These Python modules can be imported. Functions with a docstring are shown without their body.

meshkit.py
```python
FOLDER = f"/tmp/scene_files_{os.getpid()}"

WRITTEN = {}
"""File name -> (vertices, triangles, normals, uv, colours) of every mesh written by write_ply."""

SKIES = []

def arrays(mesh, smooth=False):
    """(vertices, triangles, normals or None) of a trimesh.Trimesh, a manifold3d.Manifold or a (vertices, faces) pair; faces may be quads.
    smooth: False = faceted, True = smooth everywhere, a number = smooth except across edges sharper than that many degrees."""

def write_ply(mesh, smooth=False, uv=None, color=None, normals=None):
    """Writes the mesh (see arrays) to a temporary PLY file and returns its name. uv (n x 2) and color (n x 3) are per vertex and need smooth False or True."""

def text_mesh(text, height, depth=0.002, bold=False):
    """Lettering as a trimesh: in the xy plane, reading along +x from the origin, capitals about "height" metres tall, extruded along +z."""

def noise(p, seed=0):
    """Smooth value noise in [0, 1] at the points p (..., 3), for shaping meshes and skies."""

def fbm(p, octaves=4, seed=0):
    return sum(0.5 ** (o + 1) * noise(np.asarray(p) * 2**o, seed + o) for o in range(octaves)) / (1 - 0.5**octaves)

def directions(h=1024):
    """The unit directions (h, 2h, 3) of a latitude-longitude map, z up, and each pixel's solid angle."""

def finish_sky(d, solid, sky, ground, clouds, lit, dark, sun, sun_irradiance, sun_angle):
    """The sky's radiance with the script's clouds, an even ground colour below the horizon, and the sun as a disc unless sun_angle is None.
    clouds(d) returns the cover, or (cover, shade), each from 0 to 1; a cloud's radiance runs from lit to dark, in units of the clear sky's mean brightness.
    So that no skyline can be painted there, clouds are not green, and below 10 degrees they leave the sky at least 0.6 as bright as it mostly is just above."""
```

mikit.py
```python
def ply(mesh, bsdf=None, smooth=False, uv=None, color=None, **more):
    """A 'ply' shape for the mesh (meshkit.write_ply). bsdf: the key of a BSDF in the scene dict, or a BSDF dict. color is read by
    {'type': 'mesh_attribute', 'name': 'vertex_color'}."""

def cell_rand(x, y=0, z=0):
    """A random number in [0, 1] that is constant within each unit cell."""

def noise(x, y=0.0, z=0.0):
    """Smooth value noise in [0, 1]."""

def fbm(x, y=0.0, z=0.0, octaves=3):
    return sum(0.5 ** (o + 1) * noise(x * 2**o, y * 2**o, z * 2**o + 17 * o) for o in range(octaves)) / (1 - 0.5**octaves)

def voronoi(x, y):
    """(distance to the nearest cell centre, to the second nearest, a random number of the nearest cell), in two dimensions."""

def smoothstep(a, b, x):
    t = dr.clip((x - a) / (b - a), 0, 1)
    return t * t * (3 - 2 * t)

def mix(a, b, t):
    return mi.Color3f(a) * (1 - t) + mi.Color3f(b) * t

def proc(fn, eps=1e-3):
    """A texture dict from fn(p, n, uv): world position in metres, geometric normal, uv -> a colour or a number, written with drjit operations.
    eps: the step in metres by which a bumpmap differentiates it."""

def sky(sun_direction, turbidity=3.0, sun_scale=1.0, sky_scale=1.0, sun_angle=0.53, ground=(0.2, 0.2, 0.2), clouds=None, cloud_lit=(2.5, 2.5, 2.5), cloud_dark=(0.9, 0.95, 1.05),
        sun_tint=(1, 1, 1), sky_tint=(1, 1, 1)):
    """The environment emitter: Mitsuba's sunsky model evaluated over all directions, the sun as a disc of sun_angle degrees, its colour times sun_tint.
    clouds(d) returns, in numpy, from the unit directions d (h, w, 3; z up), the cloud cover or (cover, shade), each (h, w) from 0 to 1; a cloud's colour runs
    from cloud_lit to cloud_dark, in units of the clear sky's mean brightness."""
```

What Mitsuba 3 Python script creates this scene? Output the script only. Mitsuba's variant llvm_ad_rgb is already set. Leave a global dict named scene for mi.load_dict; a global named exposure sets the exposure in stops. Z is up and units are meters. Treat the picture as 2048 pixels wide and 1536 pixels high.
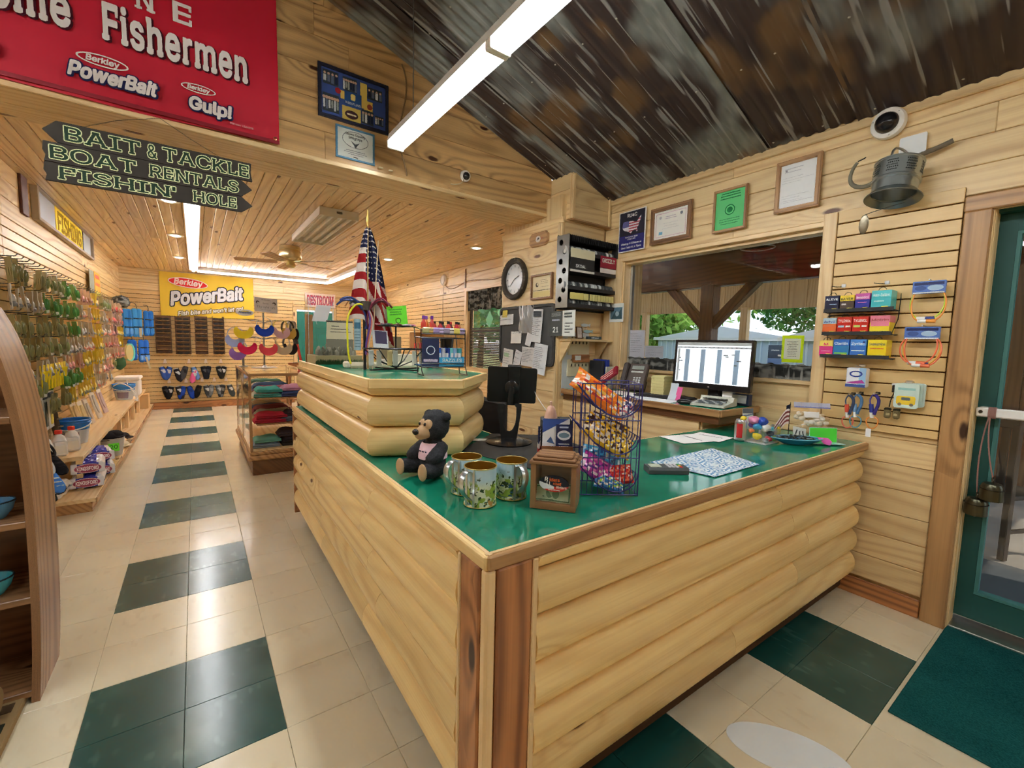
import math, random
import numpy as np, trimesh, shapely, shapely.geometry as sg, shapely.affinity as sa, shapely.ops as so
import drjit as dr, mitsuba as mi, mikit, meshkit
from mikit import proc, noise, fbm, voronoi, cell_rand, smoothstep, mix, ply

TM = mi.ScalarTransform4f
PI = math.pi
scene, labels = {}, {}
# ---------------------------------------------------------------- camera, sky, light, exposure
exposure = 1.65
scene['camera'] = {'type': 'perspective', 'fov': 98.4723, 'fov_axis': 'x', 'near_clip': 0.02, 'far_clip': 300.0,
    'to_world': TM(np.array([[-0.813581, 0.033286, 0.580498, 0.38390], [0.580963, 0.087451, 0.809218, -1.67173],
                             [-0.02383, 0.995613, -0.090486, 1.41630], [0, 0, 0, 1.0]]))}

def cloud(d):
    c = meshkit.fbm(d * 3.0 + 5, 4, 3)
    return np.clip((c - 0.35) * 3.0, 0, 1)
scene['sky'] = mikit.sky((0.35, -0.5, 0.8), turbidity=4.0, sun_scale=0.6, sky_scale=3.2, clouds=cloud, cloud_lit=(1.6, 1.6, 1.6), cloud_dark=(1.1, 1.15, 1.2))
TUBE = (14.0, 14.2, 14.0)       # radiance of the fluorescent tubes
COVE = (15.0, 15.2, 15.6)        # radiance of the cove strips in the back room
CAN = (20.0, 15.0, 9.0)         # radiance of the recessed bulbs

# ---------------------------------------------------------------- colours and materials
def lin(*c):
    """sRGB 0-255 (or '#rrggbb') to linear"""
    if len(c) == 1:
        s = c[0].lstrip('#'); c = [int(s[i:i + 2], 16) for i in (0, 2, 4)]
    c = np.array(c, float) / 255
    return np.where(c <= 0.04045, c / 12.92, ((c + 0.055) / 1.055) ** 2.4)

def rgb(c): return {'type': 'rgb', 'value': [float(x) for x in c]}
# plain colours ride in the uv of each face (so that all plain parts can share one material): square roots of r, g, b as whole numbers
def vcfn(p, n, uv):
    x, y = dr.floor(uv.x + 0.25), dr.floor(uv.y + 0.25)
    r = dr.floor(x / 256.0 + 1e-4); g = x - 256.0 * r
    return mi.Color3f(dr.square(r / 255.0), dr.square(g / 255.0), dr.square(y / 255.0))
VC = proc(vcfn)
def vc_uv(c):
    q = np.round(np.sqrt(np.clip(c, 0, 1)) * 255)
    return np.c_[q[:, 0] * 256 + q[:, 1] + 0.25, q[:, 2] + 0.25]
def bs(name, **k): scene[name] = {'type': 'twosided', 'b': {'type': 'principled', **k}}
bs('paint', base_color=VC, roughness=0.55, specular=0.4)
bs('matte', base_color=VC, roughness=0.95, specular=0.15)
bs('gloss', base_color=VC, roughness=0.18, specular=0.5)
bs('metal', base_color=VC, roughness=0.28, metallic=0.9)
bs('chrome', base_color=VC, roughness=0.1, metallic=1.0)
scene['pane'] = {'type': 'thindielectric', 'int_ior': 1.5}
scene['clearbag'] = {'type': 'thindielectric', 'int_ior': 1.3}

# every timber shares one material: the style (species, stain, knots) is the whole part of v / 64, the board is the whole part of u / 64
STYLES = {}
def style(name, light, dark, knot, ringf, kd, amp=0.6, tone=0.2, kx=1.6, ky=5.0, kr=0.11):
    STYLES[name] = (len(STYLES), [*lin(*light), *lin(*dark), *lin(*knot), ringf, kd, amp, tone, kx, ky, kr])
style('wood_wall', (230, 204, 154), (190, 150, 98), (96, 56, 30), 15, 0.10, 0.62)
style('wood_gable', (204, 166, 112), (140, 98, 56), (58, 30, 16), 14, 0.24, 0.75, kx=2.2, kr=0.12)
style('wood_log', (236, 208, 148), (202, 160, 96), (92, 54, 30), 11, 0.14, 0.5, kx=1.9, ky=6.0, kr=0.09)
style('wood_ceiling', (226, 196, 146), (192, 150, 98), (104, 62, 32), 18, 0.16, 0.55)
style('wood_trim', (178, 138, 92), (118, 78, 46), (50, 26, 15), 18, 0.14, 0.75)
style('wood_cedar', (182, 124, 76), (110, 62, 36), (52, 22, 14), 17, 0.35, 0.8, kx=2.4, ky=7.0, kr=0.16)
style('wood_dark', (104, 68, 40), (62, 38, 22), (36, 18, 10), 20, 0.03, 0.7)
style('wood_light', (234, 206, 158), (206, 166, 112), (120, 80, 40), 16, 0.05, 0.5)
style('wood_slat', (224, 192, 134), (208, 170, 112), (120, 80, 40), 8, 0.0, 0.35, tone=0.08)
style('wood_walnut', (146, 108, 74), (92, 62, 42), (50, 30, 20), 24, 0.02, 0.8)
def woodfn(p, n, uv):
    st = dr.floor(uv.y / 64.0); v = uv.y - 64.0 * st
    i = dr.floor(uv.x / 64.0); u = uv.x - 64.0 * i
    par = [mi.Float(float(x)) for x in list(STYLES.values())[0][1]]
    for k, vals in STYLES.values():
        if k: par = [dr.select(st > k - 0.5, float(b), a) for a, b in zip(par, vals)]
    light, dark, knot = mi.Color3f(*par[0:3]), mi.Color3f(*par[3:6]), mi.Color3f(*par[6:9])
    ringf, kd, amp, tone_amt, kx, ky, kr = par[9:]
    tone = cell_rand(i, 5, 3)
    d1, d2, r = voronoi(u * kx + i * 7.31, v * ky + i * 3.17 + 0.5)
    act = smoothstep(1 - kd - 0.001, 1 - kd, r)
    inf = dr.exp(-dr.square(d1 / (kr * 2.6))) * act
    w = fbm(u * 0.7 + i * 5.3, v * 4.0 + i * 2.7, 5, octaves=2)
    ph = v * ringf + w * 4.6 + inf * 2.4
    g = 0.5 + 0.5 * dr.sin(2 * PI * ph)
    g = g * g * (0.35 + 0.65 * noise(u * 0.9 + i, v * 9.0 + 4.0, 2))
    fine = noise(u * 5.0, v * 240.0, i)
    c = mix(light, dark, dr.clip(amp * g + 0.2 * fine, 0, 1)) * (1 - tone_amt / 2 + tone_amt * tone)
    return mix(c, knot, smoothstep(kr, kr * 0.55, d1 + 0.02 * noise(u * 40, v * 40)) * act)
bs('wood', base_color=proc(woodfn), roughness=0.36, specular=0.45)

def tilefn(p, n, uv):
    g = uv.x > 0.5
    def two(a, b): return dr.select(g, mi.Color3f(*[float(x) for x in lin(*b)]), mi.Color3f(*[float(x) for x in lin(*a)]))
    b, s = two((222, 212, 184), (22, 66, 62)), two((200, 184, 152), (84, 118, 108))
    i = cell_rand(dr.floor(p.x / 0.3048), dr.floor(p.y / 0.3048), 3)
    f = fbm(p.x * 3.1, p.y * 3.1, 3, octaves=3)
    m = noise(p.x * 60, p.y * 22, 3) * noise(p.x * 9 + 3, p.y * 14, 4)
    t = smoothstep(0.45, 0.8, f) * 0.7 + smoothstep(0.45, 0.75, m) * 0.5
    return mix(b, s, dr.clip(0.5 * t, 0, 1)) * (0.95 + 0.1 * i)
bs('tile', base_color=proc(tilefn), roughness=0.2, specular=0.5)

def lamfn(p, n, uv):
    t = fbm(p.x * 9, p.y * 9, 3, octaves=3)
    return mix(mi.Color3f(*[float(x) for x in lin(10, 92, 70)]), mi.Color3f(*[float(x) for x in lin(26, 122, 96)]), t)
bs('laminate', base_color=proc(lamfn), roughness=0.09, specular=0.6)

def tinfn(p, n, uv):
    # uv: u along the slope, v across, 64 per sheet
    i = dr.floor(uv.x / 64.0); u = uv.x - 64.0 * i; v = uv.y
    big = fbm(u * 1.7 + i * 9.1, v * 2.6 + i * 4.0, 2, octaves=3)
    streak = noise(u * 1.6 + i, v * 42.0, 7) * noise(u * 5.0, v * 90.0 + i, 9)
    rustm = fbm(u * 2.3 + 30 + i * 3.3, v * 3.0, 5, octaves=3)
    galv = mix(mi.Color3f(0.15, 0.165, 0.15), mi.Color3f(0.24, 0.25, 0.23), noise(u * 14, v * 60))
    dark = mix(mi.Color3f(0.030, 0.021, 0.022), mi.Color3f(0.056, 0.038, 0.032), noise(u * 3, v * 50, 4))
    c = mix(galv, dark, smoothstep(0.36, 0.52, big + 0.08 * (cell_rand(i, 2, 2) - 0.5)))
    c = mix(c, mi.Color3f(0.17, 0.095, 0.04), smoothstep(0.62, 0.76, rustm) * 0.7)
    c = mix(c, mi.Color3f(0.30, 0.30, 0.28), smoothstep(0.36, 0.52, streak) * 0.75)
    return c
bs('tin', base_color=proc(tinfn), roughness=0.42, metallic=0.35, specular=0.4)

def rugfn(p, n, uv):
    t = noise(p.x * 260, p.y * 260) * 0.6 + fbm(p.x * 6, p.y * 6) * 0.6
    return mix(mi.Color3f(*[float(x) for x in lin(8, 44, 48)]), mi.Color3f(*[float(x) for x in lin(34, 92, 92)]), t * 0.8)
bs('carpet_green', base_color=proc(rugfn), roughness=1.0, specular=0.05)
def camofn(p, n, uv):
    t = fbm(p.x * 14 + p.z * 5, p.y * 14, p.z * 22, octaves=3)
    s = noise(p.x * 30, p.y * 50, p.z * 8)
    c = mix(mi.Color3f(0.02, 0.022, 0.022), mi.Color3f(0.20, 0.21, 0.20), smoothstep(0.40, 0.65, t))
    return mix(c, mi.Color3f(0.42, 0.43, 0.42), smoothstep(0.62, 0.8, s) * 0.5)
bs('camo_cloth', base_color=proc(camofn), roughness=0.9, specular=0.1)
def placefn(p, n, uv):
    x, y = uv.x * 3.4, uv.y * 2.3
    a, b = x - dr.floor(x) - 0.5, y - dr.floor(y) - 0.5
    r = dr.sqrt(a * a + b * b)
    ang = dr.atan2(b, a)
    ring = 0.5 + 0.5 * dr.sin(r * 42.0)
    pet = 0.5 + 0.5 * dr.sin(ang * 8 + 3 * dr.sin(r * 24))
    q = smoothstep(0.5, 0.62, ring * 0.55 + pet * 0.45 * smoothstep(0.08, 0.3, r))
    return mix(mi.Color3f(*[float(v) for v in lin(222, 234, 240)]), mi.Color3f(*[float(v) for v in lin(82, 140, 190)]), q)
bs('placemat_print', base_color=proc(placefn), roughness=0.35, specular=0.4)
def mugfn(p, n, uv):
    # a busy printed landscape around the cup: u around (0..1), v up (0..1)
    u, v = uv.x, uv.y
    sky = mi.Color3f(*[float(x) for x in lin(188, 220, 236)])
    c = mix(mi.Color3f(*[float(x) for x in lin(226, 232, 206)]), sky, smoothstep(0.62, 0.82, v))
    g = fbm(u * 16, v * 9, 3)
    c = mix(c, mi.Color3f(*[float(x) for x in lin(150, 176, 70)]), smoothstep(0.50, 0.56, g) * (1 - smoothstep(0.70, 0.80, v)))
    c = mix(c, mi.Color3f(*[float(x) for x in lin(52, 70, 44)]), smoothstep(0.62, 0.66, fbm(u * 30 + 9, v * 16, 7)) * (1 - smoothstep(0.80, 0.88, v)))
    c = mix(c, mi.Color3f(*[float(x) for x in lin(60, 96, 140)]), smoothstep(0.66, 0.70, fbm(u * 12 + 4, v * 14, 13)) * smoothstep(0.3, 0.4, v) * (1 - smoothstep(0.6, 0.66, v)))
    c = mix(c, mi.Color3f(*[float(x) for x in lin(246, 248, 240)]), smoothstep(0.64, 0.68, fbm(u * 14 + 2, v * 12, 19)) * (1 - smoothstep(0.34, 0.42, v)))
    return mix(c, mi.Color3f(*[float(x) for x in lin(188, 140, 70)]), smoothstep(0.68, 0.72, fbm(u * 22 + 7, v * 13, 23)) * (1 - smoothstep(0.4, 0.5, v)))
bs('mug_print', base_color=proc(mugfn), roughness=0.2, specular=0.5)
def concretefn(p, n, uv):
    t = fbm(p.x * 1.7, p.y * 1.7, 0, octaves=4)
    return mix(mi.Color3f(0.20, 0.20, 0.19), mi.Color3f(0.36, 0.36, 0.34), t)
bs('concrete', base_color=proc(concretefn), roughness=0.9, specular=0.2)
def furfn(p, n, uv):
    t = noise(p.x * 300, p.y * 300, p.z * 300) * 0.6 + fbm(p.x * 40, p.y * 40, p.z * 40) * 0.5
    return mix(mi.Color3f(0.004, 0.004, 0.006), mi.Color3f(0.035, 0.038, 0.045), t)
scene['fur_black'] = {'type': 'bumpmap', 'arbitrary': proc(lambda p, n, uv: fbm(p.x * 90, p.y * 90, p.z * 90, octaves=3)), 'scale': 0.006, 'b': {'type': 'twosided', 'b': {'type': 'principled', 'base_color': proc(furfn), 'roughness': 0.8, 'sheen': 0.6, 'specular': 0.2}}}
scene['leaf'] = {'type': 'principledthin', 'base_color': VC, 'roughness': 0.6, 'diff_trans': 0.9}

# ---------------------------------------------------------------- small mesh kit
class Mesh:
    """triangles with uv and colour per vertex; vertices shared where the surface is smooth"""
    def __init__(s, v, f, uv=None, col=(0.8, 0.8, 0.8)):
        s.v = np.asarray(v, float).reshape(-1, 3); s.f = np.asarray(f, int).reshape(-1, 3)
        s.uv = np.zeros((len(s.v), 2)) if uv is None else np.asarray(uv, float)
        s.c = np.array(col, float) if np.ndim(col) == 2 else np.tile(np.asarray(col, float), (len(s.v), 1))
    def tf(s, m):
        m = np.asarray(m); r = Mesh(s.v @ m[:3, :3].T + m[:3, 3], s.f, s.uv, s.c)
        if np.linalg.det(m[:3, :3]) < 0: r.f = r.f[:, ::-1]
        return r
    def at(s, x=0, y=0, z=0, rz=0, rx=0, ry=0, sc=1.0): return s.tf(mat(x, y, z, rz, rx, ry, sc))
    def col(s, c): return Mesh(s.v, s.f, s.uv, c)
    def __add__(s, o):
        return Mesh(np.vstack([s.v, o.v]), np.vstack([s.f, o.f + len(s.v)]), np.vstack([s.uv, o.uv]), np.vstack([s.c, o.c]))
def join(ms):
    ms = [m for m in ms if m is not None and len(m.f)]
    n = np.cumsum([0] + [len(m.v) for m in ms])
    return Mesh(np.vstack([m.v for m in ms]), np.vstack([m.f + k for m, k in zip(ms, n)]), np.vstack([m.uv for m in ms]), np.vstack([m.c for m in ms]))
def mat(x=0, y=0, z=0, rz=0, rx=0, ry=0, sc=1.0):
    cz, sz, cx, sx, cy, sy = [g(math.radians(a)) for a in (rz, rx, ry) for g in (math.cos, math.sin)]
    R = np.array([[cz, -sz, 0], [sz, cz, 0], [0, 0, 1]]) @ np.array([[cy, 0, sy], [0, 1, 0], [-sy, 0, cy]]) @ np.array([[1, 0, 0], [0, cx, -sx], [0, sx, cx]])
    m = np.eye(4); m[:3, :3] = R * np.asarray(sc); m[:3, 3] = (x, y, z); return m
def frame(o, ex, ey, ez=None):
    ex, ey = np.array(ex, float), np.array(ey, float)
    ex /= np.linalg.norm(ex); ey /= np.linalg.norm(ey)
    m = np.eye(4); m[:3, 0], m[:3, 1], m[:3, 2], m[:3, 3] = ex, ey, (np.cross(ex, ey) if ez is None else ez), o
    return m
rnd = random.Random(7)
UID = [0]
def uid():
    UID[0] += 1; return UID[0]
def flat(tris, uvs=None, col=(0.8,) * 3):
    """unshared triangles"""
    t = np.asarray(tris, float).reshape(-1, 3)
    return Mesh(t, np.arange(len(t)).reshape(-1, 3), uvs, col)
def box(sx, sy, sz, x=0, y=0, z=0, ch=0.0, col=(0.8,) * 3, grain=None):
    """box centred at x, y, z; chamfer ch; uv in metres with u along the longest side"""
    h = np.array([sx, sy, sz]) / 2; ch = min(ch, 0.45 * 2 * h.min())
    g = int(np.argmax(h)) if grain is None else grain
    tris = []
    def quad(a, b, c, d): tris.extend([a, b, c, a, c, d])
    def pt(i, s, j, u, k, w, inset):   # a point on face i
        p = np.zeros(3); p[i] = s * h[i]; p[j] = u * (h[j] - inset); p[k] = w * (h[k] - inset); return p
    for i in range(3):
        j, k = (i + 1) % 3, (i + 2) % 3
        for s in (-1, 1):
            P = [pt(i, s, j, a, k, b, ch) for a, b in ((-1, -1), (1, -1), (1, 1), (-1, 1))]
            quad(*(P if s > 0 else P[::-1]))
    if ch > 0:
        for i in range(3):
            j, k = (i + 1) % 3, (i + 2) % 3
            for a in (-1, 1):
                for b in (-1, 1):
                    def e(s, which):
                        p = np.zeros(3); p[i] = s * (h[i] - ch)
                        p[j] = a * (h[j] - (0 if which == 0 else ch)); p[k] = b * (h[k] - (ch if which == 0 else 0)); return p
                    q = [e(-1, 0), e(1, 0), e(1, 1), e(-1, 1)]
                    quad(*(q[::-1] if a * b > 0 else q))
        for a in (-1, 1):
            for b in (-1, 1):
                for c in (-1, 1):
                    q = [np.array([a * h[0], b * (h[1] - ch), c * (h[2] - ch)]), np.array([a * (h[0] - ch), b * h[1], c * (h[2] - ch)]), np.array([a * (h[0] - ch), b * (h[1] - ch), c * h[2]])]
                    tris.extend(q if a * b * c > 0 else q[::-1])
    t = np.array(tris)
    o = [k for k in range(3) if k != g]
    k = uid()
    uv = np.c_[t[:, g] + 64.0 * (k % 40) + 20.0, t[:, o[0]] + t[:, o[1]] + (k % 13) * 0.37]
    return flat(t + np.array([x, y, z]), uv, col)
def poly(shape, depth, col=(0.8,) * 3, z=0.0, grain=0):
    """extrude a shapely polygon along +z from z"""
    out = []
    k = uid()
    for g in getattr(shape, 'geoms', [shape]):
        if g.is_empty or g.geom_type != 'Polygon' or g.area < 1e-10: continue
        m = trimesh.creation.extrude_polygon(g, depth, engine='earcut')
        t = m.vertices[m.faces].reshape(-1, 3)
        uv = np.c_[t[:, grain] + 64.0 * (k % 40) + 20.0, t[:, 1 - grain] + t[:, 2] + (k % 13) * 0.37]
        out.append(flat(t + np.array([0, 0, z]), uv, col))
    return join(out)
def rrect(w, h, r=0.0, x=0, y=0):
    b = sg.box(x - w / 2, y - h / 2, x + w / 2, y + h / 2)
    return b.buffer(-r).buffer(r, 4) if r else b
def prism(prof, L, crease=35, col=(0.8,) * 3, caps=True):
    """profile (y, z) points, counter-clockwise, swept along x from -L/2 to L/2"""
    P = np.array(prof, float); n = len(P)
    d = np.roll(P, -1, 0) - P; ang = np.degrees(np.arctan2(d[:, 1], d[:, 0]))
    turn = np.abs((ang - np.roll(ang, 1) + 180) % 360 - 180)
    per = np.r_[0, np.cumsum(np.linalg.norm(d, axis=1))]
    v, f, uv = [], [], []
    k = uid(); off, vo = 64.0 * (k % 40) + 20.0, (k % 13) * 0.37
    first = None
    prev = None
    for i in range(n + 1):
        p = P[i % n]
        def emit():
            a = len(v); v.extend([(-L / 2, *p), (L / 2, *p)]); uv.extend([(off - L / 2, per[i] + vo), (off + L / 2, per[i] + vo)]); return a
        new = emit()
        if prev is not None: f.extend([(prev, new, new + 1), (prev, new + 1, prev + 1)])
        prev = emit() if turn[i % n] > crease else new
    f = [(a, c, b) for a, b, c in f]
    m = Mesh(v, f, uv, col)
    if caps:
        g = sg.Polygon(P); tri = trimesh.creation.triangulate_polygon(g, engine='earcut')
        for s in (-1, 1):
            t = tri[0][np.array(tri[1])].reshape(-1, 2)
            q = np.c_[np.full(len(t), s * L / 2), t]
            q = q.reshape(-1, 3, 3)
            nrm = np.cross(q[:, 1] - q[:, 0], q[:, 2] - q[:, 0])[:, 0]
            q[nrm * s < 0] = q[nrm * s < 0][:, ::-1]
            m = m + flat(q, np.c_[t[:, 0] * 0.3 + off, t[:, 1] + vo], col)
    return m
def lathe(prof, n=24, crease=40, col=(0.8,) * 3, a0=0, a1=360):
    """profile of (r, z), turned about z"""
    P = np.array(prof, float); full = abs(a1 - a0) >= 360
    th = np.radians(np.linspace(a0, a1, n + 1))
    d = np.diff(P, axis=0); ang = np.degrees(np.arctan2(d[:, 1], d[:, 0]))
    per = np.r_[0, np.cumsum(np.linalg.norm(d, axis=1))]; per = per / max(per[-1], 1e-9)
    v, f, uv = [], [], []
    def ring(i):
        a = len(v); r, z = P[i]
        for q, t in enumerate(th): v.append((r * math.cos(t), r * math.sin(t), z)); uv.append((q / n, per[i]))
        return a
    prev = ring(0)
    for i in range(1, len(P)):
        new = ring(i)
        for q in range(n):
            a, b, c, e = prev + q, prev + q + 1, new + q + 1, new + q
            f.extend([(a, b, c), (a, c, e)])
        if i < len(P) - 1: prev = ring(i) if abs((ang[i] - ang[i - 1] + 180) % 360 - 180) > crease else new
    m = Mesh(v, f, uv, col)
    m.f = m.f[np.linalg.norm(np.cross(m.v[m.f[:, 1]] - m.v[m.f[:, 0]], m.v[m.f[:, 2]] - m.v[m.f[:, 0]]), axis=1) > 1e-14]
    return weld_seam(m, n) if full else m
def weld_seam(m, n): return m
def cyl(r, h, n=20, col=(0.8,) * 3, r2=None, ch=0.0):
    r2 = r if r2 is None else r2
    p = [(0, 0), (r - ch, 0), (r, ch), (r2, h - ch), (r2 - ch, h), (0, h)] if ch else [(0, 0), (r, 0), (r2, h), (0, h)]
    return lathe(p, n, 30, col)
def tube(pts, r, n=7, col=(0.8,) * 3, closed=False):
    p = np.asarray(pts, float); m = len(p)
    t = (np.roll(p, -1, 0) - np.roll(p, 1, 0)) if closed else np.gradient(p, axis=0)
    t /= np.linalg.norm(t, axis=1, keepdims=True) + 1e-12
    a = np.cross(t[0], [0, 0, 1.0] if abs(t[0][2]) < 0.9 else [1.0, 0, 0]); a /= np.linalg.norm(a)
    A = [a]
    for i in range(1, m):
        a = a - t[i] * (a @ t[i]); a /= np.linalg.norm(a) + 1e-12; A.append(a)
    A = np.array(A); B = np.cross(t, A); th = np.arange(n) * 2 * PI / n
    R = np.broadcast_to(np.asarray(r, float), (m,))
    v = p[:, None] + R[:, None, None] * (np.cos(th)[None, :, None] * A[:, None] + np.sin(th)[None, :, None] * B[:, None])
    f = []
    for i in range(m if closed else m - 1):
        j = (i + 1) % m
        for q in range(n):
            w = (q + 1) % n
            f += [(i * n + q, i * n + w, j * n + w), (i * n + q, j * n + w, j * n + q)]
    ln = np.r_[0, np.cumsum(np.linalg.norm(np.diff(p, axis=0), axis=1))]
    uv = np.c_[np.repeat(ln, n), np.tile(th * 0.02, m)]
    M = Mesh(v.reshape(-1, 3), f, uv, col)
    if not closed:
        for i, s in ((0, -1), (m - 1, 1)):
            c = v[i]; ts = []
            for q in range(1, n - 1): ts += [c[0], c[q], c[q + 1]] if s > 0 else [c[0], c[q + 1], c[q]]
            M = M + flat(ts, None, col)
    return M
def spline(pts, n=24, closed=False):
    from scipy.interpolate import splprep, splev
    p = np.asarray(pts, float)
    if closed: p = np.vstack([p, p[:1]])
    k = min(3, len(p) - 1)
    tck, _ = splprep(p.T, s=0, k=k, per=closed)
    return np.array(splev(np.linspace(0, 1, n, endpoint=not closed), tck)).T
def ball(r, x=0, y=0, z=0, sc=(1, 1, 1), sub=2, col=(0.8,) * 3):
    m = trimesh.creation.icosphere(sub, r); return Mesh(m.vertices * np.array(sc) + (x, y, z), m.faces, None, col)
def grid(fn, nu, nv, col=(0.8,) * 3, thick=0.0):
    """sheet: fn(u, v) -> point, u and v from 0 to 1; thick adds a back side"""
    u, v = np.meshgrid(np.linspace(0, 1, nu), np.linspace(0, 1, nv), indexing='ij')
    p = np.array([fn(a, b) for a, b in zip(u.ravel(), v.ravel())], float)
    f = []
    for i in range(nu - 1):
        for j in range(nv - 1):
            a, b, c, d = i * nv + j, (i + 1) * nv + j, (i + 1) * nv + j + 1, i * nv + j + 1
            f += [(a, b, c), (a, c, d)]
    uv = np.c_[u.ravel(), v.ravel()]
    m = Mesh(p, f, uv, col)
    if thick:
        n = meshkit.arrays(trimesh.Trimesh(p, f, process=False), True)[2]
        b = Mesh(p - n * thick, np.array(f)[:, ::-1], uv, col)
        m = m + b
    return m
_glyph = {}
def glyphs(text, bold=True):
    """shapely outline of the text, capitals 1 high"""
    key = (text, bold)
    if key not in _glyph:
        m = meshkit.text_mesh(text, 1.0, 0.1, bold)
        up = m.face_normals[:, 2] > 0.9
        _glyph[key] = shapely.union_all([sg.Polygon(t[:, :2]) for t in m.vertices[m.faces[up]]]).buffer(0.004).buffer(-0.004)
    return _glyph[key]
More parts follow.
